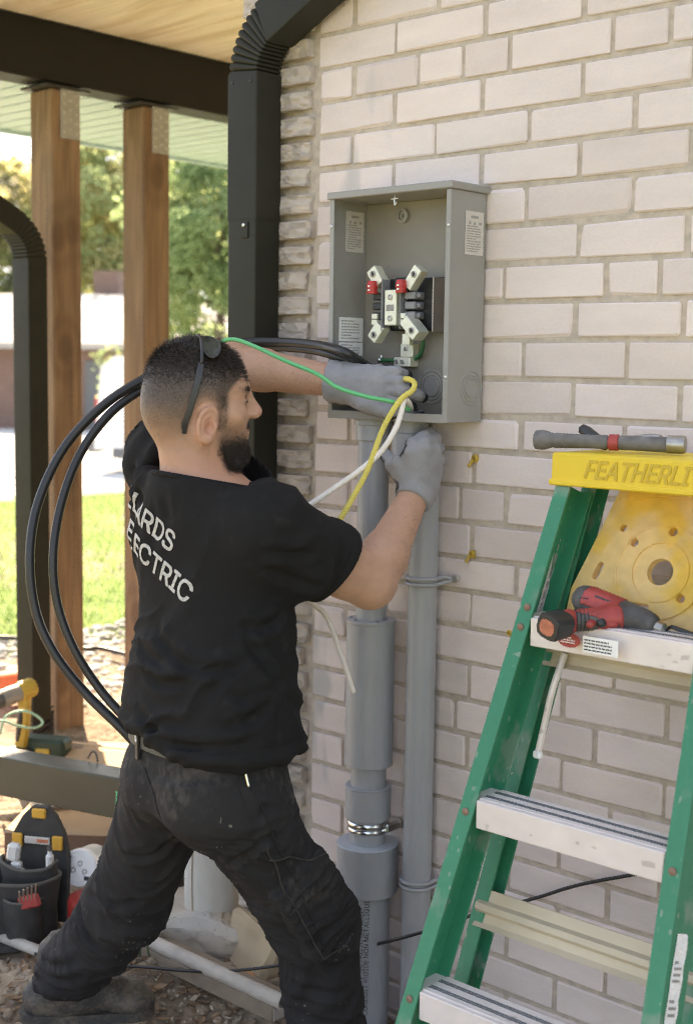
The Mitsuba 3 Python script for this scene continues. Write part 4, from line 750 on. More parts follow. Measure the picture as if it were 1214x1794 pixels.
# drill standing on the carton
DR = thing('cordless_drill', 'yellow cordless drill standing behind the lying downspout at the left edge', 'power tool')
h0, h1 = A((-3.8372, 0.2665, 0.2918)), A((-3.8213, 0.4223, 0.3266)); hd = (h1 - h0) / np.linalg.norm(h1 - h0); Hl = np.linalg.norm(h1 - h0)
tr_ = lambda t, r: sweep([h0 + hd * Hl * x for x in t], circ(1, 22)[None] * A(r)[:, None, None])
add('motor_housing', tr_((0.66, 0.68, 0.95, 1.02, 1.05), (0.028, 0.034, 0.034, 0.028, 0.014)), 'm_drill_yellow', DR, smooth=40)
add('gearbox', tr_((0.24, 0.26, 0.45, 0.66), (0.024, 0.031, 0.032, 0.030)), 'm_drill_grey', DR, smooth=40); add('clutch_ring', tr_((0.12, 0.14, 0.25, 0.26), (0.026, 0.029, 0.029, 0.026)), 'm_grip', DR, smooth=40); add('chuck', tr_((-0.2, -0.16, 0.02, 0.12), (0.012, 0.018, 0.023, 0.022)), 'm_grip', DR, smooth=40)
ft_ = h0 + hd * Hl * 0.80; bt = A([ft_[0] - 0.01, ft_[1] - 0.01, hh + 0.05]); add('handle', sweep(crom([ft_ - A([0, 0, 0.02]), (ft_ + bt) / 2 + A([0.006, 0, 0]), bt], 5), rprof(0.036, 0.042, 0.014)), 'm_drill_yellow', DR, smooth=40)
add('battery', move(cbox((0.075, 0.095, 0.045), b=0.008), (bt[0], bt[1], hh + 0.0235)), 'm_black_plastic', DR); add('grip_panel', sweep(crom([ft_ - A([0, -0.005, 0.05]), (ft_ + bt) / 2 + A([0.006, -0.004, 0]), bt + A([0, 0, 0.02])], 5), rprof(0.040, 0.030, 0.012)), 'm_black_plastic', DR, smooth=40)
x_ = A((-3.6397, 0.3267, 0.214)); x_[2] = hh; JB = thing('junction_box', 'small white junction box with a dark knockout behind the lying downspout', 'electrical box')
add('shell', frame_to(box6(-0.035, 0.035, -0.02, 0.02, 0.001, 0.062, 0.004), x_, (0.85, 0.5, 0), (-0.5, 0.85, 0)), 'm_white_paint', JB); add('knockout', frame_to(move(rot(trimesh.creation.torus(0.012, 0.003), 90, (1, 0, 0)), (0, -0.0205, 0.032)), x_, (0.85, 0.5, 0), (-0.5, 0.85, 0)), 'm_grey_plastic', JB, smooth=True); add('screw', frame_to(ball((0.026, -0.021, 0.05), 0.004), x_, (0.85, 0.5, 0), (-0.5, 0.85, 0)), 'm_tool_red', JB)
cable('green_coil', 'pale green wire arching over the foot of the drill', 'wire', [(-3.7049, 0.214, 0.223), (-3.7005, 0.2247, 0.2691), (-3.7001, 0.2548, 0.2864), (-3.6845, 0.2967, 0.2893), (-3.6692, 0.3345, 0.2661), (-3.6563, 0.3431, 0.244), (-3.6441, 0.2991, 0.2394), (-3.6496, 0.2422, 0.2567), (-3.6664, 0.2023, 0.276), (-3.7018, 0.1704, 0.279)], 0.0042, 'm_wire_pale')
x_ = A((-3.7879, 0.3254, 0.1988)); PL = thing('tool_case', 'dark green tool case with a yellow latch behind the lying downspout', 'tool case'); add('case', frame_to(box6(-0.10, 0.08, -0.03, 0.05, 0.0, 0.075, 0.012), (x_[0], x_[1] + 0.12, hh + 0.001), (0.85, 0.5, 0), (-0.5, 0.85, 0)), 'm_dark_green', PL); add('latch', frame_to(box6(-0.02, 0.03, -0.038, -0.028, 0.02, 0.045, 0.003), (x_[0], x_[1] + 0.12, hh + 0.001), (0.85, 0.5, 0), (-0.5, 0.85, 0)), 'm_drill_yellow', PL)
# tool bag
TB = thing('tool_bag', 'open dark fabric tool bag with yellow patches on its tall back panel', 'tool bag')
o = A([-2.795, -0.350, 0.0]); o[2] = 0.0; e1 = A([0.86, 0.51, 0]); e2 = A([-0.51, 0.86, 0])
def shell(rx_, ry_, z0, z1, c=(0, 0), flare=1.12, a0=0, a1=360, t=0.006, top=None, n=40):
    """an open fabric wall: an elliptical strip with thickness"""
    A_ = np.radians(np.linspace(a0, a1, n)); zs = np.linspace(0, 1, 7); V = []
    for side in (0, 1):
        for z_ in zs:
            k = 1 + (flare - 1) * z_; zz = z0 + (z1 - z0) * z_ + (0 if top is None else top(A_) * z_); rx2, ry2 = rx_ * k - t * side, ry_ * k - t * side
            V.append(np.stack([c[0] + rx2 * np.cos(A_) + 0.004 * np.sin(A_ * 5 + z_ * 6), c[1] + ry2 * np.sin(A_), zz + 0 * A_], 1))
    V = A(V); F = []; m_ = len(zs); idx = lambda s_, i, j: (s_ * m_ + i) * n + j
    for j in range(n - 1):
        for i in range(m_ - 1): F += [(idx(0, i, j), idx(0, i, j + 1), idx(0, i + 1, j + 1)), (idx(0, i, j), idx(0, i + 1, j + 1), idx(0, i + 1, j)), (idx(1, i, j), idx(1, i + 1, j + 1), idx(1, i, j + 1)), (idx(1, i, j), idx(1, i + 1, j), idx(1, i + 1, j + 1))]
        F += [(idx(0, m_ - 1, j), idx(0, m_ - 1, j + 1), idx(1, m_ - 1, j + 1)), (idx(0, m_ - 1, j), idx(1, m_ - 1, j + 1), idx(1, m_ - 1, j))]
    rim = np.stack([V[m_ - 1], V[2 * m_ - 1]]).mean(0)
    return trimesh.Trimesh(V.reshape(-1, 3), F, process=False), rim
def bagpart(name, m, mt, par=None, **kw):
    m.apply_scale(0.90); return add(name, frame_to(m, o, e1, e2), mt, par or TB, **kw)
m, rim = shell(0.125, 0.085, 0.0, 0.175, flare=1.10); bagpart('main_pouch', m, 'm_bag', smooth=50); bagpart('rim', tube(rim, 0.0055, 8, spline=False), 'm_bag_trim', smooth=True)
bagpart('base', extr(Point(0, 0).buffer(0.122, 24), 0.012), 'm_bag')
m, rim = shell(0.070, 0.060, 0.005, 0.115, c=(-0.075, -0.065), a0=175, a1=365, flare=1.16, top=lambda a: -0.03 * np.sin(a - PI) + 0.02); fp = bagpart('front_pocket', m, 'm_bag', smooth=50); bagpart('rim', tube(rim, 0.0055, 8, spline=False), 'm_bag_trim', fp, smooth=True)
m, rim = shell(0.050, 0.050, 0.005, 0.135, c=(0.060, -0.055), a0=175, a1=375, flare=1.10); sp_ = bagpart('side_pocket', m, 'm_bag', smooth=50); bagpart('rim', tube(rim, 0.004, 8, spline=False), 'm_bag_trim', sp_, smooth=True)
m, rim = shell(0.080, 0.050, 0.10, 0.215, c=(0.045, 0.025), a0=180, a1=360, flare=1.06, top=lambda a: 0.02 * np.sin(a)); ip = bagpart('inner_pocket', m, 'm_bag', smooth=50); bagpart('rim', tube(rim, 0.005, 8, spline=False), 'm_bag_trim', ip, smooth=True)
bp = Polygon([(-0.085, 0.0), (-0.085, 0.17), (-0.07, 0.235), (-0.045, 0.28), (-0.02, 0.305), (0.02, 0.305), (0.045, 0.28), (0.07, 0.235), (0.085, 0.17), (0.085, 0.0)]).buffer(0.01).buffer(-0.005)
m = extr(bp, 0.022); m.vertices = np.stack([m.vertices[:, 0] + 0.045, 0.055 + m.vertices[:, 2] + 0.03 * (m.vertices[:, 1] / 0.3), m.vertices[:, 1] + 0.03], 1); trimesh.repair.fix_normals(m); BP = bagpart('back_panel', m, 'm_bag')
bagpart('top_patch', move(cbox((0.042, 0.034, 0.028), b=0.004), (0.045, 0.094, 0.322)), 'm_amber', BP)
for x in (-0.015, 0.105): bagpart('side_patch', move(cbox((0.030, 0.010, 0.040), b=0.002), (x, 0.070, 0.245)), 'm_amber', BP)
lb = bagpart('label_strip', move(cbox((0.075, 0.006, 0.020), b=0.001), (0.045, 0.069, 0.249)), 'm_paper', BP); bagpart('print', move(cbox((0.034, 0.003, 0.010), b=0.0005), (0.062, 0.066, 0.249)), 'm_orange_label', lb)
bagpart('handle_loop', tube([(-0.06, -0.128, 0.06), (-0.03, -0.145, 0.075), (0.005, -0.140, 0.072), (0.02, -0.128, 0.10)], 0.004, 8), 'm_bag_trim', smooth=True); bagpart('piping', tube([(-0.15, -0.075, 0.10), (-0.13, -0.105, 0.065), (-0.105, -0.122, 0.035)], 0.004, 8), 'm_amber', smooth=True)
def intool(name, label, cat, m, mt, extra=()):
    k = thing(name, label, cat); m.apply_scale(0.9); add(extra[0] if extra else 'body', frame_to(m, o, e1, e2), mt, k, smooth=35)
    for n_, mm, tt in extra[1:]: mm.apply_scale(0.9); add(n_, frame_to(mm, o, e1, e2), tt, k, smooth=35)
intool('hand_tool', 'clear plastic handled tool standing in the bag\'s inner pocket', 'tool', cat_([rot(cbox((0.036, 0.026, 0.05), b=0.007), 8, (0, 1, 0)), move(cbox((0.03, 0.022, 0.05), b=0.006), (0.008, 0, -0.05)), move(cbox((0.016, 0.016, 0.05), b=0.004), (0.022, 0, -0.075))]).apply_translation((0.005, 0.005, 0.235)), 'm_clear_plastic', ('handle', ('tip', move(cbox((0.012, 0.012, 0.03), b=0.003), (0.035, 0.0, 0.178)), 'm_tool_steel')))
intool('small_bottle', 'small clear bottle at the right end of the bag\'s inner pocket', 'bottle', move(lathe([(0, 0), (0.011, 0), (0.011, 0.045), (0.006, 0.052), (0.006, 0.06), (0, 0.06)], 20), (0.108, 0.012, 0.185)), 'm_clear_plastic', ('bottle', ('cap', move(lathe([(0, 0), (0.007, 0), (0.007, 0.012), (0, 0.012)], 16), (0.108, 0.012, 0.2455)), 'm_grip')))
intool('bit_set', 'red bit holder with steel driver bits clipped to the bag rim', 'bit set', rot(cbox((0.062, 0.016, 0.036), b=0.005), -18, (0, 1, 0)).apply_translation((0.098, -0.098, 0.142)), 'm_tool_red', ('holder', ('bits', cat_([cyl((0.074 + 0.011 * i, -0.104, 0.14 + 0.004 * i), (0.074 + 0.012 * i, -0.108, 0.172 + 0.006 * i), 0.0026, 8) for i in range(5)]), 'm_zinc')))
# jar with white lid lying on its side, glass jar, grey coupling, red can
c = A((-2.7183, -0.2029, 0.151)); J = thing('plastic_jar', 'white plastic jar lid facing out, jar tipped on its side right of the tool bag', 'jar'); dn = A([-0.62, -0.62, 0.25]); dn = (CAM - c) * A([0.9, 0.75, 0.3]); dn /= np.linalg.norm(dn)
dn = A([0.55, -0.80, 0.22]) / np.linalg.norm([0.55, -0.80, 0.22])
L_ = lambda prof: frame_to(lathe(prof, 36), c, np.cross([0, 0, 1], dn), np.cross(dn, np.cross([0, 0, 1], dn)))
add('lid', L_([(0, 0), (0.044, 0), (0.048, -0.004), (0.048, -0.022), (0.045, -0.022)]), 'm_white_paint', J, smooth=30); add('lid_ring', L_([(0.030, 0), (0.033, 0.0008), (0.034, 0)]), 'm_paper_white', J, smooth=30); add('jar_body', L_([(0.044, -0.020), (0.046, -0.03), (0.046, -0.12), (0.04, -0.13), (0, -0.13)]), 'm_clear_plastic', J, smooth=30)
ex_, ey_ = np.cross([0, 0, 1], dn), np.cross(dn, np.cross([0, 0, 1], dn)); add('embossing', frame_to(cat_([move(trimesh.creation.torus(0.0055, 0.0012), (0.014 * x, 0.012 * y, 0.001)) for x, y in ((-1, -0.4), (0.2, 1), (1.1, -0.6))]), c, ex_, ey_), 'm_ink_grey', J, smooth=True); add('tear', frame_to(cbox((0.014, 0.010, 0.001), (0.022, -0.024, 0.0008), 0.0002), c, ex_, ey_), 'm_ink', J)
def stand(name, label, cat, x, y, parts):
    k = thing(name, label, cat); z = gz(x, y) - 0.006
    for n_, pr, mt in parts: add(n_, move(lathe(pr, 32), (x, y, z)), mt, k, smooth=30)
p_ = A((-2.6902, -0.2596, 0)); stand('glass_jar', 'empty clear glass jar between the tool bag and the man\'s boot', 'jar', -2.66, -0.20, [('glass', [(0, 0.002), (0.034, 0.002), (0.036, 0.01), (0.036, 0.07), (0.028, 0.085), (0.028, 0.105), (0.026, 0.105), (0.026, 0.084), (0.033, 0.069), (0.033, 0.006), (0, 0.006)], 'm_clear_plastic'), ('neck_band', [(0.0285, 0.086), (0.0295, 0.09), (0.0295, 0.096), (0.0285, 0.10)], 'm_galv')])
stand('pipe_coupling', 'grey plastic pipe coupling standing behind the white jar lid', 'pipe fitting', -2.87, 0.045, [('sleeve', [(0.030, 0), (0.036, 0), (0.037, 0.055), (0.039, 0.06), (0.039, 0.095), (0.036, 0.097), (0.030, 0.097), (0.030, 0)], 'm_pvc'), ('stop_ring', [(0.036, 0.070), (0.0405, 0.071), (0.0405, 0.078), (0.036, 0.079)], 'm_pvc_pale')])
stand('red_can', 'dark red fuel can standing behind the man\'s boot', 'can', -2.60, -0.245, [('can', [(0, 0.0), (0.062, 0.0), (0.064, 0.006), (0.064, 0.125), (0.060, 0.135), (0.02, 0.142), (0, 0.142)], 'm_red_can'), ('spout', [(0.018, 0.142), (0.018, 0.16), (0.013, 0.165), (0, 0.165)], 'm_black_plastic')])
# concrete footing with a round pier on it
FT = thing('concrete_footing', 'rough concrete footing block at the foot of the wall corner, under the round pier', 'footing')
m = cbox((0.46, 0.30, 0.20), b=0.02)
for _ in range(5): m = m.subdivide()
v = m.vertices; v += (meshkit.fbm(v * 9, 3, 2)[:, None] - 0.5) * 0.05 * A([1, 1, 0.6]) + (meshkit.fbm(v * 45, 3, 3)[:, None] - 0.5) * 0.016; v[:, 2] += 0.03 * (v[:, 0] < -0.1) * 0
m = trimesh.Trimesh(v, m.faces, process=False); fp_ = frame_to(m, (-2.50, -0.025, -0.012), (0.92, 0.39, 0), (-0.39, 0.92, 0)); add('block', fp_, 'm_concrete', FT, smooth=30)
PI_ = thing('round_pier', 'grey round concrete pier standing on the rough footing between the man\'s legs', 'pier'); c = A((-2.4215, -0.0175, 0.1243))
add('shaft', move(lathe([(0, 0.02), (0.068, 0.02), (0.0695, 0.035), (0.0695, 0.395), (0.067, 0.40), (0, 0.40)], 44), (c[0], c[1], 0.0)), 'm_pier', PI_, smooth=30)
add('drip', cat_([tube([(c[0] + 0.0705 * math.cos(a_), c[1] + 0.0705 * math.sin(a_), z_) for z_, a_ in ((0.36, -1.52), (0.26, -1.50), (0.16, -1.53), (0.075, -1.48))], [0.0016, 0.0022, 0.0018, 0.003], 6)]), 'm_litter_pale', PI_, smooth=True)
SQ = thing('black_pot', 'small black pot standing beside the round pier', 'pot'); c = A((-2.6005, 0.0049, 0.0909)); add('pot', move(lathe([(0, 0.0), (0.040, 0.0), (0.048, 0.09), (0.051, 0.09), (0.051, 0.10), (0.046, 0.10), (0.040, 0.01), (0, 0.01)], 28), (c[0], c[1], 0.055)), 'm_black_plastic', SQ, smooth=30)
# plank with a white pipe on it, white pipe at the left, stones
PK = thing('wooden_plank', 'weathered board lying on the dirt under the white pipe', 'board'); a, b = A((-2.4734, -0.1959, 0)), A((-2.0073, -0.1732, 0)); 
a[2] = 0.028; b[2] = 0.012; ax = b - a; Lp = np.linalg.norm(ax); m = cbox((Lp + 0.1, 0.085, 0.036), ((Lp - 0.1) / 2, 0, 0), 0.004); add('board', frame_to(m, a, ax, (-0.4, 0.9, 0)), 'm_plank', PK); add('end_grain', frame_to(cbox((0.002, 0.078, 0.030), (Lp + 0.001, 0, 0), 0.0005), a, ax, (-0.4, 0.9, 0)), 'm_board', PK)
WP = thing('white_pipe', 'dusty white pipe lying along the board beside the hole', 'pipe'); n_ = np.cross(ax / Lp, [0, 0, 1]); a2, b2 = a + n_ * 0.030 + A([0, 0, 0.033]), b + n_ * 0.030 + A([0, 0, 0.033]) - ax / Lp * 0.03
m = lathe([(0.013, 0), (0.0165, 0), (0.0165, Lp + 0.02), (0.013, Lp + 0.02), (0.013, 0)], 24); add('tube', frame_to(m, a2, np.cross(ax, [0, 0, 1]), np.cross(ax, np.cross(ax, [0, 0, 1]))), 'm_pipe_white', WP, smooth=30)
WP2 = thing('conduit_offcut', 'grey white conduit offcut on the ground in front of the tool bag', 'pipe'); a, b = A((-2.8498, -0.4155, 0)), A((-2.5374, -0.38, 0)); a[2] = b[2] = 0.022; add('tube', cyl(a, b, 0.0135, 20), 'm_pipe_white', WP2, smooth=40); add('end_ring', cyl(b, b + (b - a) / np.linalg.norm(b - a) * 0.012, 0.015, 20), 'm_pvc', WP2, smooth=40)
r = np.random.default_rng(17)
def rock(s, seed, sub=2): m = ball((0, 0, 0), 1.0, (1, r.uniform(0.6, 1), r.uniform(0.45, 0.8)), sub); v = m.vertices; m.vertices = v * (0.6 + 0.8 * meshkit.fbm(v * 1.6 + seed * 3.1, 3, seed))[:, None] * s; return rot(m, r.uniform(0, 360), (0, 0, 1))
cl = []
for i in range(1500):
    x, y = r.normal(-2.15, 0.42), r.normal(-0.38, 0.30)
    if y > -0.06 or x > -1.2: continue
    s = 0.004 + 0.016 * r.random() ** 3; cl.append(move(rock(s, i % 37, 1 if s < 0.012 else 2), (x, y, gz(x, y) + s * 0.25)))
add('dirt_clods', cat_(cl), 'm_clod', None, True, 'loose brown dirt clods and pebbles around the hole', 'dirt', None, 'stuff')
cl = []
for i in range(1500):
    x, y = r.uniform(-5.9, -4.5), r.uniform(0.9, 2.9); s = 0.01 + 0.03 * r.random() ** 2; cl.append(move(rock(s, i % 37, 1), (x, y, gz(x, y) - 0.01 + s * 0.2)))
add('gravel', cat_(cl), 'm_drive', None, True, 'sunlit pale gravel and rubble beyond the posts', 'gravel', None, 'stuff')
def leaf_mesh(n, xs, ys, s0, s1, zoff=0.004):
    out = []
    for i in range(n):
        x, y, s = xs(), ys(), r.uniform(s0, s1); t = np.linspace(-1, 1, 5); w = (1 - t ** 2) * r.uniform(0.25, 0.5); up, dn_ = np.stack([t, w, 0.25 * w + 0.2 * t * t], 1), np.stack([t, -w, 0.25 * w + 0.2 * t * t], 1); md = np.stack([t, 0 * t, 0.2 * t * t - 0.1], 1)
        V = np.vstack([up, md, dn_]) * s; F = []
        for k in range(4): F += [(k, 5 + k, 6 + k), (k, 6 + k, k + 1), (5 + k, 10 + k, 11 + k), (5 + k, 11 + k, 6 + k)]
        m = trimesh.Trimesh(V, F, process=False); rot(m, r.uniform(0, 360), r.normal(0, 1, 3)) if r.random() < 0.4 else rot(m, r.uniform(0, 360), (0, 0, 1)); out.append(move(m, (x, y, gz(x, y) + zoff + s * 0.2)))
    return cat_(out)
add('leaf_litter', leaf_mesh(1500, lambda: r.normal(-2.4, 0.45), lambda: -abs(r.normal(0.02, 0.30)) - 0.03, 0.006, 0.020), 'm_litter', None, True, 'dry brown leaf litter scattered on the dirt', 'leaves', None, 'stuff')
add('wood_chips', leaf_mesh(500, lambda: r.normal(-2.12, 0.22), lambda: -abs(r.normal(0.0, 0.14)) - 0.02, 0.005, 0.014), 'm_litter_pale', None, True, 'pale wood chips and leaf bits near the wall corner', 'wood chips', None, 'stuff')
fl = leaf_mesh(1, lambda: -2.165, lambda: -0.135, 0.022, 0.023, 0.02); add('fallen_leaf', fl, 'm_orange_leaf', None, True, 'orange brown fallen leaf beside the white pipe', 'leaf')
bl_ = []
for i in range(90):
    x, y = r.normal(-2.50, 0.045), r.normal(-0.19, 0.035); z = gz(x, y); L_, a_ = r.uniform(0.05, 0.13), r.uniform(0, 2 * PI); l_ = A([math.cos(a_), math.sin(a_), 0]); P_ = A([(x, y, z), A([x, y, z + L_ * 0.6]) + l_ * L_ * 0.25, A([x, y, z + L_ * 0.75]) + l_ * L_ * 0.7]); s_ = np.cross(l_, [0, 0, 1]) * 0.0028
    bl_.append(trimesh.Trimesh(np.vstack([P_[0] - s_, P_[0] + s_, P_[1] - s_, P_[1] + s_, P_[2]]), [(0, 1, 3), (0, 3, 2), (2, 3, 4)], process=False))
add('grass_tuft', cat_(bl_), 'm_tuft', None, True, 'dull green weed tuft at the corner of the footing', 'weed', None)
SN = thing('base_stone', 'tan flagstone leaning at the foot of the brick corner', 'stone'); c = A((-2.147, -0.0999, 0.0811))
m = cbox((0.20, 0.05, 0.15), b=0.012)
for _ in range(4): m = m.subdivide()
v = m.vertices; v += (meshkit.fbm(v * 14, 3, 5)[:, None] - 0.5) * 0.022; add('slab', frame_to(trimesh.Trimesh(v, m.faces, process=False), (-2.215, -0.075, 0.045), (0.97, -0.22, -0.08), (0.2, 0.9, -0.3)), 'm_flag', SN, smooth=30)
CN = thing('traffic_cone', 'orange cone lying on the rubble at the left edge', 'cone'); c = A((-4.7692, 0.8877, 0.1126)); d_ = A([0.62, 0.75, -0.02]); ex_ = np.cross(d_, [0, 0, 1]); m = lathe([(0, -0.16), (0.02, -0.16), (0.075, 0.12), (0.07, 0.12), (0, 0.12)], 28); add('cone', frame_to(m, (c[0], c[1], 0.09), ex_, np.cross(d_, ex_)), 'm_orange', CN, smooth=30); add('base', frame_to(cbox((0.22, 0.22, 0.015), (0, 0, 0.125), 0.004), (c[0], c[1], 0.09), ex_, np.cross(d_, ex_)), 'm_orange', CN)
cable('garden_hose', 'dark hose lying across the pale rubble beyond the posts', 'hose', [A((-5.9459, 1.4784, 0)) + A([0, 0, .03]), A((-5.8128, 1.6589, 0)) + A([0, 0, .03]), A((-5.3307, 1.7277, 0)) + A([0, 0, .04]), A((-5.2638, 1.7974, 0)) + A([0, 0, .04]), A((-5.1055, 1.813, 0)) + A([0, 0, .035]), A((-4.7384, 1.8063, 0)) + A([0, 0, .03])], 0.012, 'm_cable_black')

# ------------------------------------------------------------------ the electrician: modelled in his own frame (u to his front right, v, w up), then turned into the scene
PM = np.eye(4); PM[:2, 0] = (0.73846, 0.67429); PM[:2, 1] = (-0.67429, 0.73846); PM[:2, 3] = A([0, -2.195]) - 0.27 * PM[:2, 0] + 2.45 * PM[:2, 1]
def W2(m): m.apply_transform(PM); return m
def w2p(p): return A(p) @ PM[:3, :3].T + PM[:3, 3]
SR, ER, WR = A((0.134, -0.037, 1.1317)), A((0.3162, 0.0813, 1.0148)), A((0.4079, 0.2292, 1.176))
SL, EL, WL = A((-0.1026, 0.2352, 1.2321)), A((0.0219, 0.4264, 1.4215)), A((0.2509, 0.3528, 1.3918))
HC, NB = A((-0.0105, 0.0586, 1.368)), A((-0.0065, 0.0455, 1.1977))
HR, HL = A([0.070, -0.064, 0.635]), A([-0.056, 0.082, 0.625])
KR, AR = A((0.2174, 0.1088, 0.3301)), A((0.2544, 0.1195, 0.0536))
KL, AL = A((-0.1703, 0.228, 0.3164)), A((-0.3317, 0.3735, 0.0774))
MS = (SR + SL) / 2; sL = (SL - SR) * A([1, 1, 0]); sL /= np.linalg.norm(sL); fT = A([sL[1], -sL[0], 0])         # towards his left, towards his front
th = math.radians(15); fH = A([math.cos(th), math.sin(th), -0.03]); fH /= np.linalg.norm(fH); bH = A([-math.sin(th), math.cos(th), 0]); uH = np.cross(fH, bH)
RH = np.stack([fH, bH, uH], 1)                                       # head frame: forward, left, up
hp = lambda a, b, c: HC + RH @ A([a, b, c])
def head_sdf(p, ears=True):
    q = (p - HC) @ RH; s = q.copy(); s[:, 1] = np.abs(s[:, 1])
    d = ell(q, (-0.002, 0, 0.006), (0.097, 0.078, 0.094))
    d = smin(d, ell(q, (-0.035, 0, -0.035), (0.062, 0.064, 0.060)), 0.03)
    d = smin(d, ell(q, (0.034, 0, -0.055), (0.064, 0.060, 0.068)), 0.025)
    d = smin(d, caps(s, (0.000, 0.052, -0.068), (0.070, 0.014, -0.106), 0.021, 0.019), 0.02)
    d = smin(d, caps(s, (0.088, 0.0, 0.014), (0.072, 0.040, 0.012), 0.011, 0.010), 0.014)
    d = smin(d, ell(s, (0.062, 0.044, -0.036), (0.022, 0.020, 0.018)), 0.02)
    d = smax(d, -ell(s, (0.098, 0.031, -0.010), (0.016, 0.018, 0.0125)), 0.010)
    d = smin(d, ell(s, (0.076, 0.031, -0.012), (0.0125, 0.014, 0.0115)), 0.004)
    d = smin(d, caps(q, (0.093, 0, 0.004), (0.1125, 0, -0.028), 0.0082, 0.0122), 0.012)
    d = smin(d, ell(s, (0.106, 0.011, -0.034), (0.012, 0.0085, 0.0085)), 0.006)
    d = smin(d, caps(s, (0.094, 0, -0.066), (0.086, 0.020, -0.069), 0.0075, 0.005), 0.008)
    d = smin(d, caps(s, (0.093, 0, -0.078), (0.086, 0.018, -0.076), 0.0075, 0.005), 0.006)
    d = smin(d, ell(q, (0.082, 0, -0.104), (0.020, 0.024, 0.020)), 0.014)
    if ears:
        e = s - A([0.010, 0.0795, -0.053]); c, t = math.cos(0.24), -math.sin(0.24); x = e[:, 0] * c + e[:, 1] * t; y = -e[:, 0] * t + e[:, 1] * c; z = e[:, 2]
        x = x - 0.10 * z                                              # the ear leans back
        rr = np.sqrt((x / 0.0205) ** 2 + (z / 0.0315) ** 2); disc = np.maximum((rr - 1) * 0.02, np.abs(y + 0.001) - 0.0032) - 0.001
        rim = np.sqrt(((rr - 0.90) * 0.0215) ** 2 + (y - 0.0035) ** 2) - 0.0036; rim = rim + 0.004 * np.clip((x - 0.006) / 0.006, 0, 1) * np.clip((0.016 - z) / 0.008, 0, 1)
        anti = np.sqrt(((np.sqrt(((x - 0.001) / 0.0120) ** 2 + ((z + 0.002) / 0.019) ** 2) - 1) * 0.0125) ** 2 + (y - 0.0028) ** 2) - 0.0027
        lobe = ell(np.stack([x, y, z], 1), (0.002, 0.002, -0.0265), (0.010, 0.0055, 0.0095)); tra = ell(np.stack([x, y, z], 1), (0.0125, 0.0035, -0.004), (0.005, 0.005, 0.0075))
        ear = smin(smin(smin(disc, rim, 0.004), anti, 0.003), smin(lobe, tra, 0.002), 0.004)
        ear = smax(ear, -ell(np.stack([x, y, z], 1), (0.003, 0.007, -0.006), (0.0085, 0.010, 0.0115)), 0.0025)
        d = smin(d, ear, 0.006)
    return d
def neck_sdf(p): return smin(caps(p, hp(-0.018, 0, -0.050), NB, 0.0575, 0.064), caps(p, NB - A([0, 0, 0.01]), SR * 0.35 + NB * 0.65 + A([0, 0, -0.01]), 0.058, 0.05), 0.03)
def arms_sdf(p):
    def arm(S, E, Wr, r):
        mid = E + (Wr - E) * 0.28
        d = smin(caps(p, S, E, r[0], r[1]), smin(caps(p, E, mid, r[2], r[3]), caps(p, mid, Wr, r[3], r[4]), 0.02), 0.022); return d
    d = np.minimum(arm(SR, ER, WR, (0.054, 0.047, 0.0445, 0.0445, 0.028)), arm(SL, EL, WL, (0.055, 0.047, 0.043, 0.042, 0.033)))
    up = SR + (ER - SR) * 0.55; return smin(d, caps(p, SR + (ER - SR) * 0.3 + A([0, 0, -0.012]), SR + (ER - SR) * 0.72 + A([0, 0, -0.014]), 0.046, 0.036), 0.03)
def body_sdf(p):
    d = smin(head_sdf(p), neck_sdf(p), 0.022); d = smin(d, arms_sdf(p), 0.03)
    d = smin(d, caps(p, NB - A([0, 0, 0.06]), A([0.02, 0.0, 0.66]), 0.075, 0.10), 0.05)
    d = smin(d, caps(p, SR, SL, 0.05), 0.04)
    for w_, e_, f_ in ((WR, ER, A([0.0, 0.05, 0.055])), (WL, EL, A([0.055, -0.01, -0.01]))): d = smin(d, caps(p, w_, w_ + f_, 0.025, 0.022), 0.02)
    return d
bm = surface(body_sdf, (-0.22, -0.20, 0.40), (0.46, 0.54, 1.50), 0.0025)
PER = thing('person', 'bearded man in black shirt and trousers reaching both gloved hands to the open meter box', 'person')
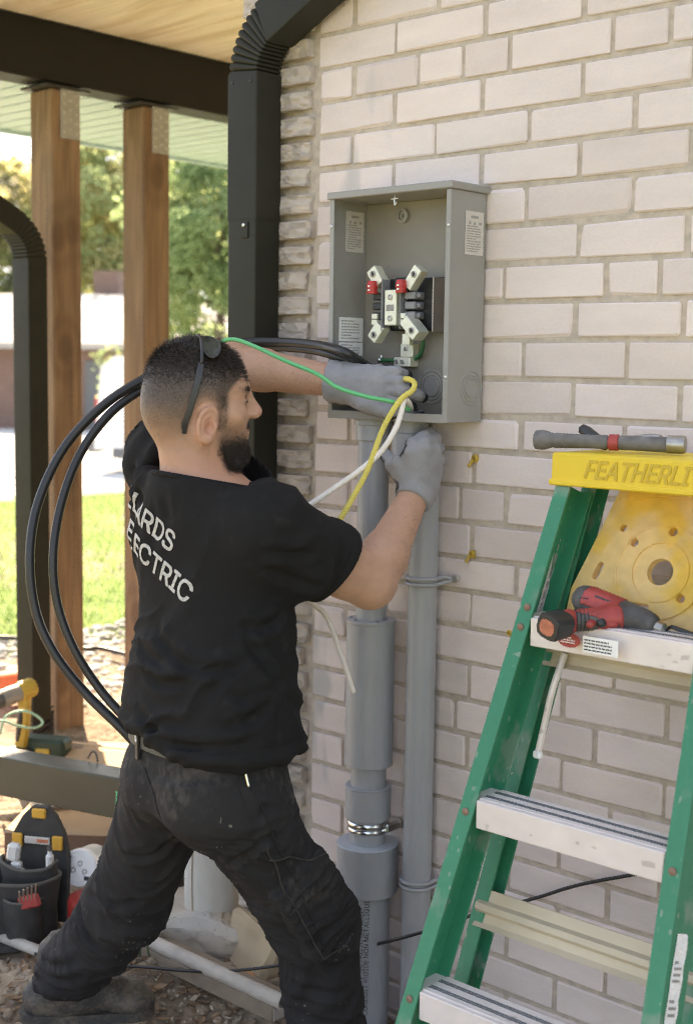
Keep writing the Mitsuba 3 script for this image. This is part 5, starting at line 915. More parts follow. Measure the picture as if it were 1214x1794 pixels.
def skin_colour(v):
    q = (v - HC) @ RH; s = np.abs(q[:, 1]); a, c = q[:, 0], q[:, 2]; n = meshkit.fbm(v * 55, 3, 4)[:, None]; n2 = meshkit.noise(v * 400, 2)[:, None]
    col = A([0.455, 0.262, 0.172]) * (0.86 + 0.22 * n + 0.08 * n2)
    sst = lambda x0, x1, x: (lambda t: t * t * (3 - 2 * t))(np.clip((x - x0) / (x1 - x0), 0, 1))
    def blend(col, c2, w): return col * (1 - w[:, None]) + A(c2) * w[:, None]
    head = (c > -0.16) & (np.linalg.norm(q, axis=1) < 0.21)
    ear = np.exp(-((a - 0.008) / 0.022) ** 2 - ((c + 0.052) / 0.034) ** 2) * (s > 0.066)
    col = blend(col, (0.50, 0.235, 0.165), 0.55 * ear * head)
    neck = sst(-0.075, -0.13, c) * sst(-0.30, -0.2, c); col = blend(col, (0.44, 0.215, 0.135), 0.45 * neck * (np.linalg.norm(q[:, :2], axis=1) < 0.13))
    nose = np.exp(-(((a - 0.118) / 0.016) ** 2 + (q[:, 1] / 0.014) ** 2 + ((c + 0.03) / 0.014) ** 2)); col = blend(col, (0.47, 0.22, 0.17), 0.5 * nose)
    line = 0.052 - 0.055 * np.clip(a / 0.1, -1, 0.3)                                            # clipped hair: fading downwards
    hairline = 0.083 - 0.60 * np.clip(c - 0.062, -0.02, 0.03) - 0.5 * np.clip(s - 0.045, 0, 1) - 0.55 * np.clip(0.062 - c, 0, 0.06) * (s > 0.03)
    scalp = sst(0.0, 0.010, hairline - a) * np.where(a > 0.018, sst(-0.035, -0.015, c), 1)
    dens = sst(-0.150, 0.005, c + 0.014 * (meshkit.noise(v * 60) - 0.5)) ** 1.05 * (0.84 + 0.16 * meshkit.noise(v * 900, 5))
    dens = dens * scalp * head * (1 - np.clip(ear * 3, 0, 1)); col = blend(col, (0.052, 0.040, 0.034), np.clip(dens * 1.02, 0, 0.96))
    br = beard_w(q) * head * (0.85 + 0.15 * meshkit.noise(v * 800, 8)); col = blend(col, (0.040, 0.028, 0.022), np.clip(br, 0, 0.94))
    eye = np.exp(-((s - 0.031) / 0.0135) ** 2 - ((c + 0.0135) / 0.0030) ** 2) * (a > 0.06); brow = np.exp(-((s - 0.032) / 0.019) ** 2 - ((c - 0.012 + 0.12 * (s - 0.03)) / 0.0048) ** 2) * (a > 0.055)
    col = blend(col, (0.045, 0.03, 0.025), 0.85 * eye * head); col = blend(col, (0.05, 0.034, 0.026), 0.75 * brow * head)
    for mp, rr in ((hp(0.005, -0.055, -0.165), 0.0018), (hp(0.012, -0.062, -0.105), 0.0014)): col = blend(col, (0.10, 0.05, 0.035), np.exp(-(np.linalg.norm(v - mp, axis=1) / rr / 1.6) ** 2))
    return np.clip(col, 0, 1)
def beard_w(q):
    s = np.abs(q[:, 1]); a, c = q[:, 0], q[:, 2]; sst = lambda x0, x1, x: (lambda t: t * t * (3 - 2 * t))(np.clip((x - x0) / (x1 - x0), 0, 1))
    top = -0.046 + 0.16 * np.clip(0.05 - a, -0.05, 0.06) * 1.6 - 0.12 * np.clip(a - 0.07, 0, 1)      # cheek line rises to the ear
    w = sst(0.012, -0.028, c - top) * sst(0.022, 0.046, a - 0.45 * np.clip(-0.098 - c, 0, 0.05)) * sst(-0.150, -0.128, c) * (0.55 + 0.45 * sst(-0.062, -0.100, c))
    side = sst(0.022, 0.034, a) * sst(0.058, 0.042, a) * sst(-0.075, -0.06, c) * sst(0.02, -0.005, c) * (s > 0.045) * 0.55
    mus = np.exp(-((c + 0.054) / 0.009) ** 2) * (a > 0.07) * sst(0.034, 0.022, s)
    mouth = np.exp(-((c + 0.072) / 0.005) ** 2) * (a > 0.08) * sst(0.022, 0.014, s) * 0.6
    return np.clip(np.maximum(np.maximum(w, side), mus) - mouth, 0, 1) * (c > -0.165)
col = skin_colour(bm.vertices); fr = bm.vertices.copy()
smooth_mesh(bm, 1)
add('body', W2(bm), 'm_skin', PER, smooth=True, color=col)

def strands(mesh, weight, n, length, width, lean, seed, jit=0.35):
    """n short hairs rooted on the mesh where weight(q) says so; lean(q) is the way they lie"""
    r = np.random.default_rng(seed); f = mesh.faces; v = mesh.vertices; tri = v[f]; nrm = np.cross(tri[:, 1] - tri[:, 0], tri[:, 2] - tri[:, 0]); ar = np.linalg.norm(nrm, axis=1); cq = (tri.mean(1) - HC) @ RH
    pr = ar * np.clip(weight(cq), 0, 1) * (np.linalg.norm(cq, axis=1) < 0.2); i = r.choice(len(f), n, p=pr / pr.sum()); b = r.dirichlet((1, 1, 1), n)
    p = (tri[i] * b[..., None]).sum(1); nn = nrm[i] / ar[i][:, None]; q = (p - HC) @ RH; d = lean(q) @ RH.T; d = d - nn * (d * nn).sum(1)[:, None] * 0.8 + r.normal(0, jit, (n, 3)); d += nn * 0.42; d /= np.linalg.norm(d, axis=1, keepdims=True)
    L = (length(q) * r.uniform(0.6, 1.25, n))[:, None]; s = np.cross(d, nn + r.normal(0, .2, (n, 3))); s /= np.linalg.norm(s, axis=1, keepdims=True); s *= width
    m = p + d * L * 0.55 + nn * L * 0.10; t = p + d * L - nn * L * 0.05; p = p - nn * 0.002
    V = np.stack([p - s, p + s, m - s * 0.8, m + s * 0.8, t], 1).reshape(-1, 3); k = np.arange(n)[:, None] * 5
    return trimesh.Trimesh(V, np.vstack([k + A([[0, 1, 3]]), k + A([[0, 3, 2]]), k + A([[2, 3, 4]])]), process=False)
hm = trimesh.Trimesh(fr, bm.faces, process=False)
def top_w(q): c, a, s = q[:, 2], q[:, 0], np.abs(q[:, 1]); hl = 0.086 - 0.60 * np.clip(c - 0.062, -0.02, 0.03) - 0.5 * np.clip(s - 0.045, 0, 1); return np.clip((c - 0.012 + 0.10 * np.clip(-a, -0.08, 0.1)) / 0.050, 0, 1) ** 1.3 * (a < hl)
def side_w(q): c, a, s = q[:, 2], q[:, 0], np.abs(q[:, 1]); return np.clip((c + 0.075) / 0.10, 0, 1) ** 1.5 * (a < 0.078 - 0.9 * np.clip(0.06 - c, 0, 0.05) * (s > 0.03)) * (1 - np.exp(-((a - 0.006) / 0.028) ** 2 - ((c + 0.05) / 0.04) ** 2))
add('hair', W2(cat_([strands(hm, top_w, 15000, lambda q: 0.005 + 0.013 * np.clip((q[:, 2] - 0.02) / 0.06, 0, 1), 0.00042, lambda q: np.stack([0.75 + 0 * q[:, 0], 0.5 * np.sin(q[:, 0] * 60 + q[:, 2] * 40), -0.35 - 3.0 * np.clip(-q[:, 0], 0, 0.1)], 1), 1),
                    strands(hm, side_w, 9000, lambda q: 0.0022 + 0.004 * np.clip((q[:, 2] + 0.02) / 0.06, 0, 1), 0.0003, lambda q: np.stack([-0.3 + 0 * q[:, 0], 0 * q[:, 0], -1 + 0 * q[:, 0]], 1), 2, 0.2)])), 'm_hair', PER, label='short dark hair faded at the sides')
add('beard', W2(cat_([strands(hm, lambda q: beard_w(q) ** 2.5, 9000, lambda q: 0.0035 + 0.008 * np.clip((-0.075 - q[:, 2]) / 0.04, 0, 1) * np.clip((q[:, 0] - 0.02) / 0.05, 0, 1), 0.0004, lambda q: np.stack([0.25 + 0 * q[:, 0], 0 * q[:, 0], -0.9 + 0 * q[:, 0]], 1), 3, 0.3)])), 'm_hair', PER, label='full dark beard')

def arm_strands(mesh, n, seed):
    r = np.random.default_rng(seed); f = mesh.faces; v = mesh.vertices; tri = v[f]; nrm = np.cross(tri[:, 1] - tri[:, 0], tri[:, 2] - tri[:, 0]); ar = np.linalg.norm(nrm, axis=1); c = tri.mean(1)
    pr = ar * ((np.minimum(caps(c, ER * 0.8 + WR * 0.2, WR, 0.05), caps(c, EL * 0.8 + WL * 0.2, WL, 0.05))) < 0.004); i = r.choice(len(f), n, p=pr / pr.sum()); b = r.dirichlet((1, 1, 1), n); p = (tri[i] * b[..., None]).sum(1); nn = nrm[i] / ar[i][:, None]
    d = np.where((caps(p, ER, WR, 0.05) < caps(p, EL, WL, 0.05))[:, None], (WR - ER) * 0.5 + A([0.1, 0.0, -0.1]), (WL - EL) * 0.5 + A([0, 0, -0.15])); d = d - nn * (d * nn).sum(1)[:, None]; d /= np.linalg.norm(d, axis=1, keepdims=True); d = d + nn * 0.22 + r.normal(0, 0.25, (n, 3)); d /= np.linalg.norm(d, axis=1, keepdims=True)
    s = np.cross(d, nn); s /= np.linalg.norm(s, axis=1, keepdims=True); s *= 0.00012; t = p + d * r.uniform(0.005, 0.013, (n, 1)); p = p - nn * 0.001
    return trimesh.Trimesh(np.stack([p - s, p + s, t], 1).reshape(-1, 3), np.arange(3 * n).reshape(-1, 3), process=False)
add('eyebrow', W2(cat_([strands(hm, lambda q: np.exp(-((np.abs(q[:, 1]) - 0.032) / 0.017) ** 2 - ((q[:, 2] - 0.013) / 0.0042) ** 2) * (q[:, 0] > 0.062), 420, lambda q: 0.0055 + 0 * q[:, 0], 0.00035, lambda q: np.stack([-0.6 + 0 * q[:, 0], np.sign(q[:, 1]), 0.35 + 0 * q[:, 0]], 1), 6, 0.15)] + [tube([hp(0.0905, sg * 0.020, -0.012), hp(0.0905, sg * 0.031, -0.0095), hp(0.081, sg * 0.042, -0.0125)], 0.0012, 6) for sg in (-1, 1)])), 'm_hair', PER)
add('arm_hair', W2(arm_strands(hm, 3500, 9)), 'm_hair', PER, label='fine dark hair on the forearms')

def creases(m, lines, w, depth):
    """press creases along polylines snapped to the garment"""
    from scipy.spatial import cKDTree
    v, n = m.vertices.copy(), m.vertex_normals.copy(); t = cKDTree(v); off = np.zeros(len(v))
    for ln, k in lines:
        P = crom(ln, 14); P = v[t.query(P)[1]]; kk = np.ones(9) / 9; P = np.stack([np.convolve(np.pad(P[:, a], 4, 'edge'), kk, 'valid') for a in range(3)], 1)
        d, i = cKDTree(P).query(v, distance_upper_bound=w * 5); ok = np.isfinite(d); e = np.minimum(i[ok], len(P) - 1) / len(P); fade = np.clip(np.minimum(e, 1 - e) * 5, 0.0, 1) ** 0.7; d = d[ok]
        off[ok] += depth * k * fade * (-np.exp(-(d / w) ** 2) + 0.75 * np.exp(-((d - 2.0 * w) / (1.1 * w)) ** 2))
    m.vertices = v + n * off[:, None]; return m

# --- shirt
spw, spc = A([0.60, 0.74, 0.86, 0.98, 1.10, 1.20, 1.30]), A([(0.02, 0.005), (0.025, 0.008), (0.025, 0.025), (0.024, 0.053), (0.020, 0.078), (0.006, 0.085), (0.004, 0.085)])
sa, sb = A([0.168, 0.174, 0.167, 0.164, 0.174, 0.145, 0.10]), A([0.128, 0.130, 0.122, 0.116, 0.126, 0.105, 0.08])
def loft(p, gw=0.0):
    w = p[:, 2]; c0, c1 = np.interp(w, spw, spc[:, 0]), np.interp(w, spw, spc[:, 1]); x, y = p[:, 0] - c0, p[:, 1] - c1
    lat, fw = x * sL[0] + y * sL[1], x * fT[0] + y * fT[1]; a, b = np.interp(w, spw, sa) + gw, np.interp(w, spw, sb) + gw
    k = (np.abs(lat / a) ** 2.3 + np.abs(fw / b) ** 2.3) ** (1 / 2.3); return (k - 1) * b * 0.92
SRe = SR + (ER - SR) * 0.64; SLe = SL + (EL - SL) * 0.62
CNR = A([0.16, 0.10, 1.0]); CNR /= np.linalg.norm(CNR); CPT = NB + A([0, 0, 0.013])
def shirt_sdf(p):
    d = np.maximum(loft(p, 0.0085 * np.clip((0.90 - p[:, 2]) / 0.10, 0, 1)), p[:, 2] - 1.215)
    d = smin(d, caps(p, SR + A([-0.02, 0.0, -0.012]), SL + A([0.018, -0.015, -0.02]), 0.076, 0.070), 0.05)
    d = smin(d, caps(p, MS + A([-0.01, 0, 0.0]), NB + A([0, 0, -0.004]), 0.11, 0.076), 0.05)
    e = (SRe - SR) / np.linalg.norm(SRe - SR)
    s = smin(caps(p, SR, SRe + e * 0.06, 0.076, 0.066), caps(p, SR + e * 0.05 + A([0, 0, -0.03]), SRe + e * 0.05 + A([-0.01, -0.005, -0.024]), 0.066, 0.050), 0.03)
    s = smax(s, (p - SRe) @ (e * 0.9 + A([0.1, 0, -0.10])), 0.004); d = smin(d, s, 0.035)
    e = (SLe - SL) / np.linalg.norm(SLe - SL); s = smax(caps(p, SL + A([0.008, 0, 0]), SLe + e * 0.06, 0.072, 0.070), (p - SLe) @ e, 0.004); d = smin(d, s, 0.04)
    d = smax(d, 0.727 + 0.19 * np.clip(0.02 - p[:, 0], -0.02, 0.2) - p[:, 2] - 0.006 * np.sin(p[:, 0] * 17 + 1), 0.004)
    d = smax(d, np.where(np.linalg.norm(p - NB, axis=1) < 0.14, (p - CPT) @ CNR, -1), 0.003)
    return smax(d, -np.maximum(arms_sdf(p) - 0.007, 0.02 - np.minimum(np.abs((p - SRe) @ ((SRe - SR) / np.linalg.norm(SRe - SR))), np.abs((p - SLe) @ ((SLe - SL) / np.linalg.norm(SLe - SL))))), 0.002)
sm = surface(shirt_sdf, (-0.42, -0.30, 0.66), (0.46, 0.50, 1.42), 0.0042); smooth_mesh(sm, 3)
def folds(m, fn, cutoff=None):
    n = m.vertex_normals; v = m.vertices; m.vertices = v + n * fn(v)[:, None]; return m
def shirt_folds(v):
    lat = v[:, 0] * sL[0] + v[:, 1] * sL[1]; w = v[:, 2]
    warp = (meshkit.fbm(v * 7, 2, 9) - 0.5)
    q1 = np.stack([lat * 4.0 + warp * 0.8, v[:, 0] * 2.0, w * 13 + lat * 7 + 2.6 * warp], 1); f1 = ridge(q1, 3, 2) ** 3
    q2 = np.stack([lat * 14 + w * 6, v[:, 1] * 4, w * 4.5 + warp * 1.5], 1); f2 = ridge(q2, 6, 2) ** 2
    low = np.clip((1.00 - w) / 0.12, 0, 1); slv = np.clip((v[:, 0] - 0.12) / 0.08, 0, 1) * np.clip((w - 0.9) / 0.06, 0, 1); leftsh = np.clip((0.02 - v[:, 0]) / 0.08, 0, 1) * np.clip((w - 1.02) / 0.08, 0, 1)
    e = (SRe - SR) / np.linalg.norm(SRe - SR); t = (v - SR) @ e; q3 = np.stack([t * 16 + w * 16 + warp * 2, v[:, 1] * 4, w * 4 - t * 6], 1); f3 = ridge(q3, 8, 2) ** 2.6
    hw = w - 0.19 * np.clip(0.02 - v[:, 0], -0.02, 0.2); hem = 0.005 * np.exp(-((hw - 0.739) / 0.008) ** 2) - 0.002 * np.exp(-((hw - 0.757) / 0.004) ** 2); nk = np.clip((neck_sdf(v) - 0.012) / 0.03, 0.06, 1)
    cuff = -0.0022 * np.exp(-(((v - SRe) @ e + 0.022) / 0.0035) ** 2) * (v[:, 0] > 0.15)
    base = 0.0035 * (meshkit.fbm(v * 14, 3, 2) - 0.5)
    return nk * (base + low * (f1 - 0.28) * 0.0155 * (0.6 + 0.8 * meshkit.noise(v * 6, 1)) + slv * (f3 - 0.28) * 0.016 + leftsh * (f2 - 0.35) * 0.017 + (1 - low) * (1 - slv) * (f2 - 0.4) * 0.005) + hem + cuff
folds(sm, shirt_folds); creases(sm, [([(-0.0963, -0.035, 0.9617), (-0.0475, -0.0908, 0.9102), (0.0199, -0.1327, 0.8938), (0.0955, -0.1707, 0.9154)], 1.2), ([(0.1, -0.1446, 0.971), (0.146, -0.1489, 0.9314), (0.1869, -0.1158, 0.8637)], 1.1), ([(-0.1017, -0.0347, 0.87), (-0.0494, -0.0766, 0.8542), (-0.004, -0.1151, 0.8711)], 1.0), ([(-0.1039, -0.0218, 0.8031), (-0.044, -0.0864, 0.7628), (0.0219, -0.1473, 0.7572), (0.1317, -0.1854, 0.7777)], 1.2), ([(0.0522, -0.1639, 0.7907), (0.1252, -0.1812, 0.8165), (0.1752, -0.1185, 0.8386)], 1.0), ([(0.0945, -0.1632, 0.9855), (0.1573, -0.1446, 0.9708), (0.2144, -0.0631, 0.9807)], 1.3), ([(0.1189, -0.1726, 1.086), (0.1735, -0.1326, 1.084), (0.2188, -0.0503, 1.1006)], 0.9), ([(0.139, -0.1779, 1.0361), (0.1854, -0.1191, 1.0219), (0.2296, -0.0373, 1.0346)], 0.8),
    ([(-0.1458, 0.1642, 1.2264), (-0.1324, 0.1203, 1.1915), (-0.117, 0.0765, 1.1579)], 1.0), ([(-0.1068, 0.1247, 1.233), (-0.1083, 0.0904, 1.1945), (-0.094, 0.0361, 1.157)], 0.9), ([(-0.0398, -0.0005, 1.1908), (-0.0479, -0.0257, 1.1434)], 0.6), ([(0.07, -0.1563, 0.8616), (0.1202, -0.1676, 0.85), (0.181, -0.0952, 0.8691)], 0.9), ([(-0.1222, 0.0103, 0.9154), (-0.0865, -0.0323, 0.8929), (-0.0397, -0.0726, 0.8919)], 0.8)], 0.0095, 0.0058); smooth_mesh(sm, 1, 0.4)
sv = sm.vertices.copy(); sn = sm.vertex_normals.copy(); sfc = sm.faces.copy()
SHI = add('shirt', W2(sm), 'm_shirt', PER, smooth=True, label='black cotton work shirt with lettering on the back')
def onto(m, o, ex, ey, V=sv, Nn=sn, lift=0.0014, flip=1):
    """drape a flat mesh (x, y, z thickness) on the garment, looking along -(ex x ey)"""
    from scipy.spatial import cKDTree
    ex, ey = A(ex, float), A(ey, float); ex /= np.linalg.norm(ex); ey -= ex * (ex @ ey); ey /= np.linalg.norm(ey); ez = np.cross(ex, ey); k = (Nn @ ez) > 0.16; P = V[k] - o; t = cKDTree(np.stack([P @ ex, P @ ey], 1))
    v = m.vertices; dd, ii = t.query(v[:, :2], k=6); keep = (dd[:, 0] < 0.0045)[m.faces].all(1); wt = 1 / (dd + 0.0015); wt /= wt.sum(1, keepdims=True); z = ((P @ ez)[ii] * wt).sum(1)
    return trimesh.Trimesh(o + v[:, :1] * ex + v[:, 1:2] * ey + (z + lift + v[:, 2])[:, None] * ez, m.faces[keep], process=False)
ex = SR - SL; ex = ex / np.linalg.norm(ex); ex = A([ex[0], ex[1], -0.42]); ex /= np.linalg.norm(ex); ey = A([0.0, 0.0, 1.0]) + 0.12 * fT - 0.10 * sL
o2 = A((-0.0203, -0.0813, 0.9992))
def subdiv(m, n=2):
    for _ in range(n): m = m.subdivide()
    return m
for tx, dy_, ln_ in (('ELECTRIC', 0.0, None), ('ALLARDS', 0.060, None)):
    tm = subdiv(text_mesh(tx, 0.0375, 0.0005, bold=True), 2); tm.apply_scale((1.0, 1, 1)); L_ = tm.vertices[:, 0].max(); tm.vertices[:, 0] -= L_ + (0.0 if dy_ == 0 else 0.078); tm.vertices[:, 1] += dy_
    if dy_: tm.apply_scale((1.0, 1, 1))
    add('print', W2(onto(tm, o2, ex, ey)), 'm_print', SHI, label='pale block lettering')
# collar ribbing
def ring_on(f, c, ax, r0, n=60):
    """closed loop on the surface f = 0 round the axis ax through c"""
    ax = A(ax, float); ax /= np.linalg.norm(ax); u = np.cross(ax, [0, 1, 0.2]); u /= np.linalg.norm(u); v = np.cross(ax, u); out = []
    for a in np.linspace(0, 2 * PI, n, endpoint=False):
        d = math.cos(a) * u + math.sin(a) * v; ts = np.linspace(0, r0, 160); val = f(c + ts[:, None] * d); k = np.argmax(val > 0); out.append(c + d * ts[k])
    return A(out)
def loop_tube(P, prof):
    P = np.vstack([P, P[:1]]); return sweep(P, prof, cap=False)
cl = ring_on(lambda p: neck_sdf(p) - 0.0085, CPT - CNR * 0.002, CNR, 0.16)
add('collar', W2(loop_tube(crom(cl, 2), np.stack([np.cos(np.arange(12) * PI / 6) * 0.0065, np.sin(np.arange(12) * PI / 6) * 0.0105], 1)[:, ::-1])), 'm_shirt', SHI, smooth=True)
ly = [hp(0.045, -0.056, -0.150), hp(0.066, -0.052, -0.175), hp(0.082, -0.046, -0.205), hp(0.092, -0.04, -0.24)]
LY = add('lanyard', W2(sweep(crom(ly, 6), rprof(0.019, 0.003, 0.0012))), 'm_belt_black', PER, smooth=30, label='black neck strap with white marks')
add('mark', W2(cat_([move(rot(cbox((0.006, 0.002, 0.007), b=0.0006), 30 + 40 * i, (0, 1, 0)), hp(0.062 + 0.009 * i, -0.058 + 0.003 * i, -0.166 - 0.017 * i)) for i in range(4)])), 'm_paper_white', LY)

# --- trousers
def legs_sdf(p):
    def leg(h_, k_, a_, r): return smin(caps(p, h_, k_, r[0], r[1]), caps(p, k_, a_, r[1] - 0.002, r[2]), 0.03)
    d1 = leg(HR, KR, AR, (0.083, 0.073, 0.066)); d2 = leg(HL, KL, AL, (0.084, 0.073, 0.064)); return smin(d1, d2, 0.012)
def trouser_sdf(p):
    d = smin(legs_sdf(p), np.maximum(loft(p, -0.012), np.maximum(p[:, 2] - 0.775, 0.62 - p[:, 2])), 0.045)
    d = smin(d, ell(p, A([0.02, 0.0, 0.650]) - fT * 0.046 - sL * 0.066, (0.086, 0.086, 0.090)), 0.04); d = smin(d, ell(p, A([0.02, 0.0, 0.650]) - fT * 0.042 + sL * 0.068, (0.084, 0.086, 0.088)), 0.04)
    ax = (KR - HR) / np.linalg.norm(KR - HR); out = -sL - ax * (ax @ -sL); out /= np.linalg.norm(out); sd = np.cross(ax, out)
    c = HR + (KR - HR) * 0.70 + out * 0.072; q = p - c; pk = np.maximum(np.maximum(np.abs(q @ ax) - 0.095, np.abs(q @ sd) - 0.062), np.abs(q @ out) - 0.010) - 0.003
    d = smin(d, pk, 0.012); return smax(d, -(p[:, 2] - 0.075), 0.006)
tm_ = surface(trouser_sdf, (-0.48, -0.28, 0.01), (0.46, 0.56, 0.80), 0.0042); smooth_mesh(tm_, 3)
def trouser_folds(v):
    w = v[:, 2]; warp = meshkit.fbm(v * 6, 2, 19) - 0.5; out = 0
    for (h_, k_, a_), sd_ in (((HR, KR, AR), 1), ((HL, KL, AL), 2)):
        ax = (k_ - h_) / np.linalg.norm(k_ - h_); t = (v - h_) @ ax / np.linalg.norm(k_ - h_); near = np.exp(-np.clip(np.minimum(caps(v, h_, k_, 0.08), caps(v, k_, a_, 0.07)), 0, 1) / 0.03)
        pr = v - h_ - ((v - h_) @ ax)[:, None] * ax; q = np.stack([pr @ sL * 7, pr @ fT * 7, t * 5.5 + pr @ sL * 16 + warp * 4.5], 1); f = ridge(q, 10 + sd_, 3) ** 3.0
        kn = np.exp(-((t - 1.0) / 0.42) ** 2) + 0.7 * np.exp(-((t - 0.12) / 0.25) ** 2); out = out + near * (f - 0.25) * 0.0165 * (0.3 + kn)
        ws = np.exp(-((w - (a_[2] + 0.07)) / 0.07) ** 2) * near; q = np.stack([pr @ sL * 5, pr @ fT * 5, w * 22 + warp * 4], 1); out = out + ws * (ridge(q, 15, 2) ** 2.6 - 0.28) * 0.019
    return out + 0.005 * (meshkit.fbm(v * 13, 3, 12) - 0.5)
folds(tm_, trouser_folds); creases(tm_, [([(-0.1716, 0.0648, 0.4834), (-0.12, 0.0429, 0.4664), (-0.0629, 0.0234, 0.4724), (-0.0102, -0.0127, 0.5111)], 1.1), ([(0.0525, -0.1131, 0.5124), (0.0945, -0.1302, 0.5406), (0.1388, -0.1471, 0.5705), (0.1698, -0.1253, 0.5869)], 1.2), ([(0.1421, -0.1794, 0.6446), (0.19, -0.1393, 0.6441), (0.2492, -0.0404, 0.628)], 1.0), ([(0.1494, -0.1632, 0.6084), (0.1992, -0.1031, 0.6058), (0.262, -0.0238, 0.5955)], 0.9), ([(0.1092, 0.0486, 0.3313), (0.1664, 0.0045, 0.2951), (0.2316, 0.0021, 0.2724), (0.302, 0.0425, 0.274)], 1.1), ([(0.1433, 0.0393, 0.2445), (0.21, 0.017, 0.2242), (0.3082, 0.0372, 0.225)], 0.9),
    ([(-0.3861, 0.3325, 0.165), (-0.3263, 0.2818, 0.161), (-0.2526, 0.2746, 0.1879)], 1.0), ([(-0.4001, 0.3276, 0.1186), (-0.3299, 0.2969, 0.1136), (-0.2498, 0.2903, 0.1457)], 1.0), ([(-0.0837, -0.074, 0.6904), (-0.0015, -0.134, 0.6933), (0.103, -0.1909, 0.7257)], 0.6), ([(-0.0355, -0.104, 0.5975), (0.0158, -0.1063, 0.5758), (0.0903, -0.1448, 0.5928)], 0.7), ([(-0.2495, 0.2021, 0.356), (-0.1827, 0.1515, 0.3534), (-0.1066, 0.1143, 0.3814)], 0.8), ([(-0.2935, 0.244, 0.2774), (-0.2267, 0.2019, 0.2598), (-0.1713, 0.1837, 0.2781)], 0.7)], 0.0085, 0.0052); smooth_mesh(tm_, 1, 0.4); tv, tn = tm_.vertices.copy(), tm_.vertex_normals.copy()
TR = add('trousers', W2(tm_), 'm_trouser', PER, smooth=True, label='dusty black work trousers with a side pocket')
def seam(pts, f, r=0.0016):
    """a stitched ridge along points pulled on to the garment"""
    from scipy.spatial import cKDTree
    P = crom(pts, 10); t = cKDTree(tv); d, i = t.query(P, k=5); P = tv[i].mean(1) + tn[i].mean(1) * 0.0008; k = np.ones(5) / 5
    for ax in range(3): P[2:-2, ax] = np.convolve(P[:, ax], k, 'valid')
    return tube(P, r, 6, spline=False)
add('seam', W2(cat_([seam([(-0.1055, -0.0733, 0.6972), (-0.0751, -0.0987, 0.6477), (-0.0356, -0.1035, 0.6025), (0.0089, -0.0892, 0.5483)], None), seam([(0.1353, -0.2088, 0.7466), (0.1524, -0.1879, 0.6598), (0.1701, -0.1274, 0.5668), (0.1991, -0.0577, 0.466), (0.2418, -0.0027, 0.322)], None), seam([(0.0994, -0.2089, 0.7461), (0.1218, -0.1651, 0.5902)], None), seam([(0.0481, -0.2098, 0.7376), (0.1059, -0.2296, 0.7405), (0.1721, -0.2082, 0.7519)], None)])), 'm_trouser', TR, smooth=True)
add('pocket_edge', W2(cat_([seam([(0.1438, -0.147, 0.5715), (0.1618, -0.1135, 0.5088), (0.1891, -0.0611, 0.4346), (0.2151, -0.0281, 0.3662), (0.2399, -0.0041, 0.3091)], None, 0.0019), seam([(0.1505, -0.1328, 0.5162), (0.1902, -0.1121, 0.5214), (0.2357, -0.0322, 0.5165), (0.2501, -0.0112, 0.5253)], None, 0.0017), seam([(0.2399, -0.0041, 0.3091), (0.2741, 0.0264, 0.3117), (0.2935, 0.0489, 0.3339)], None, 0.0017)])), 'm_seam', TR, smooth=True, label='dusty edge of the thigh pocket')
bl = []
for a in np.linspace(0, 2 * PI, 80, endpoint=False): d = math.cos(a) * sL + math.sin(a) * fT; k = (abs(math.cos(a) / 0.1665) ** 2.3 + abs(math.sin(a) / 0.1225) ** 2.3) ** (-1 / 2.3); bl.append(A([0.018, 0.010, 0.742]) + d * k)
bl = A(bl); PB = np.vstack([bl, bl[:1]])
def band(P, hgt, t, tilt=0.0):
    P = A(P); c = P[:-1].mean(0); n = (P - c) * A([1, 1, 0]); n /= np.linalg.norm(n, axis=1, keepdims=True); V = []
    for dz, dr_ in ((-hgt / 2, 0), (hgt / 2, 0), (hgt / 2, t), (hgt / 2 - 0.002, t + 0.001), (-hgt / 2 + 0.002, t + 0.001), (-hgt / 2, t)): V.append(P + n * dr_ + A([0, 0, dz]))
    V = np.stack(V, 1); n_, k = V.shape[:2]; i, j = np.meshgrid(np.arange(n_ - 1), np.arange(k), indexing='ij'); j2 = (j + 1) % k; a, b, c_, e = i * k + j, i * k + j2, (i + 1) * k + j2, (i + 1) * k + j
    m = trimesh.Trimesh(V.reshape(-1, 3), np.vstack([np.stack([a, b, c_], -1).reshape(-1, 3), np.stack([a, c_, e], -1).reshape(-1, 3)]), process=False); trimesh.repair.fix_normals(m); return m
BE = add('belt', W2(band(PB, 0.036, 0.004)), 'm_belt', PER, smooth=30, label='olive grey webbing belt')
kb = np.argmin(np.linalg.norm(bl - A((-0.1071, -0.0488, 0.7378)), axis=1)); bn = (bl[kb] - A([0.018, 0.010, 0.742])) * A([1, 1, 0]); bn /= np.linalg.norm(bn); bt_ = np.cross([0, 0, 1], bn)
lp = add('belt_loop', W2(frame_to(cbox((0.017, 0.062, 0.004), b=0.001), bl[kb] + bn * 0.008 + A([0, 0, -0.008]), bt_, (0, 0, 1))), 'm_belt_black', BE)
sq = cat_([cbox((0.009, 0.002, 0.001), (0, 0.0045 * s_, 0), 0.0002) for s_ in (-1, 1)] + [cbox((0.002, 0.007, 0.001), (0.0035 * s_, 0, 0), 0.0002) for s_ in (-1, 1)])
add('mark', W2(frame_to(sq, bl[kb] + bn * 0.0108 + A([0, 0, 0.0]), bt_, (0, 0, 1))), 'm_paper_white', lp)
PEN = thing('pen', 'silver pen clipped in the back pocket of the black trousers', 'pen')
pc = [A((0.1041, -0.1797, 0.7364)), A((0.1134, -0.1857, 0.7273)), A((0.1307, -0.1933, 0.7037))]
from scipy.spatial import cKDTree
kt = cKDTree(tv); pc = [tv[kt.query(q_)[1]] + tn[kt.query(q_)[1]] * 0.005 for q_ in pc]
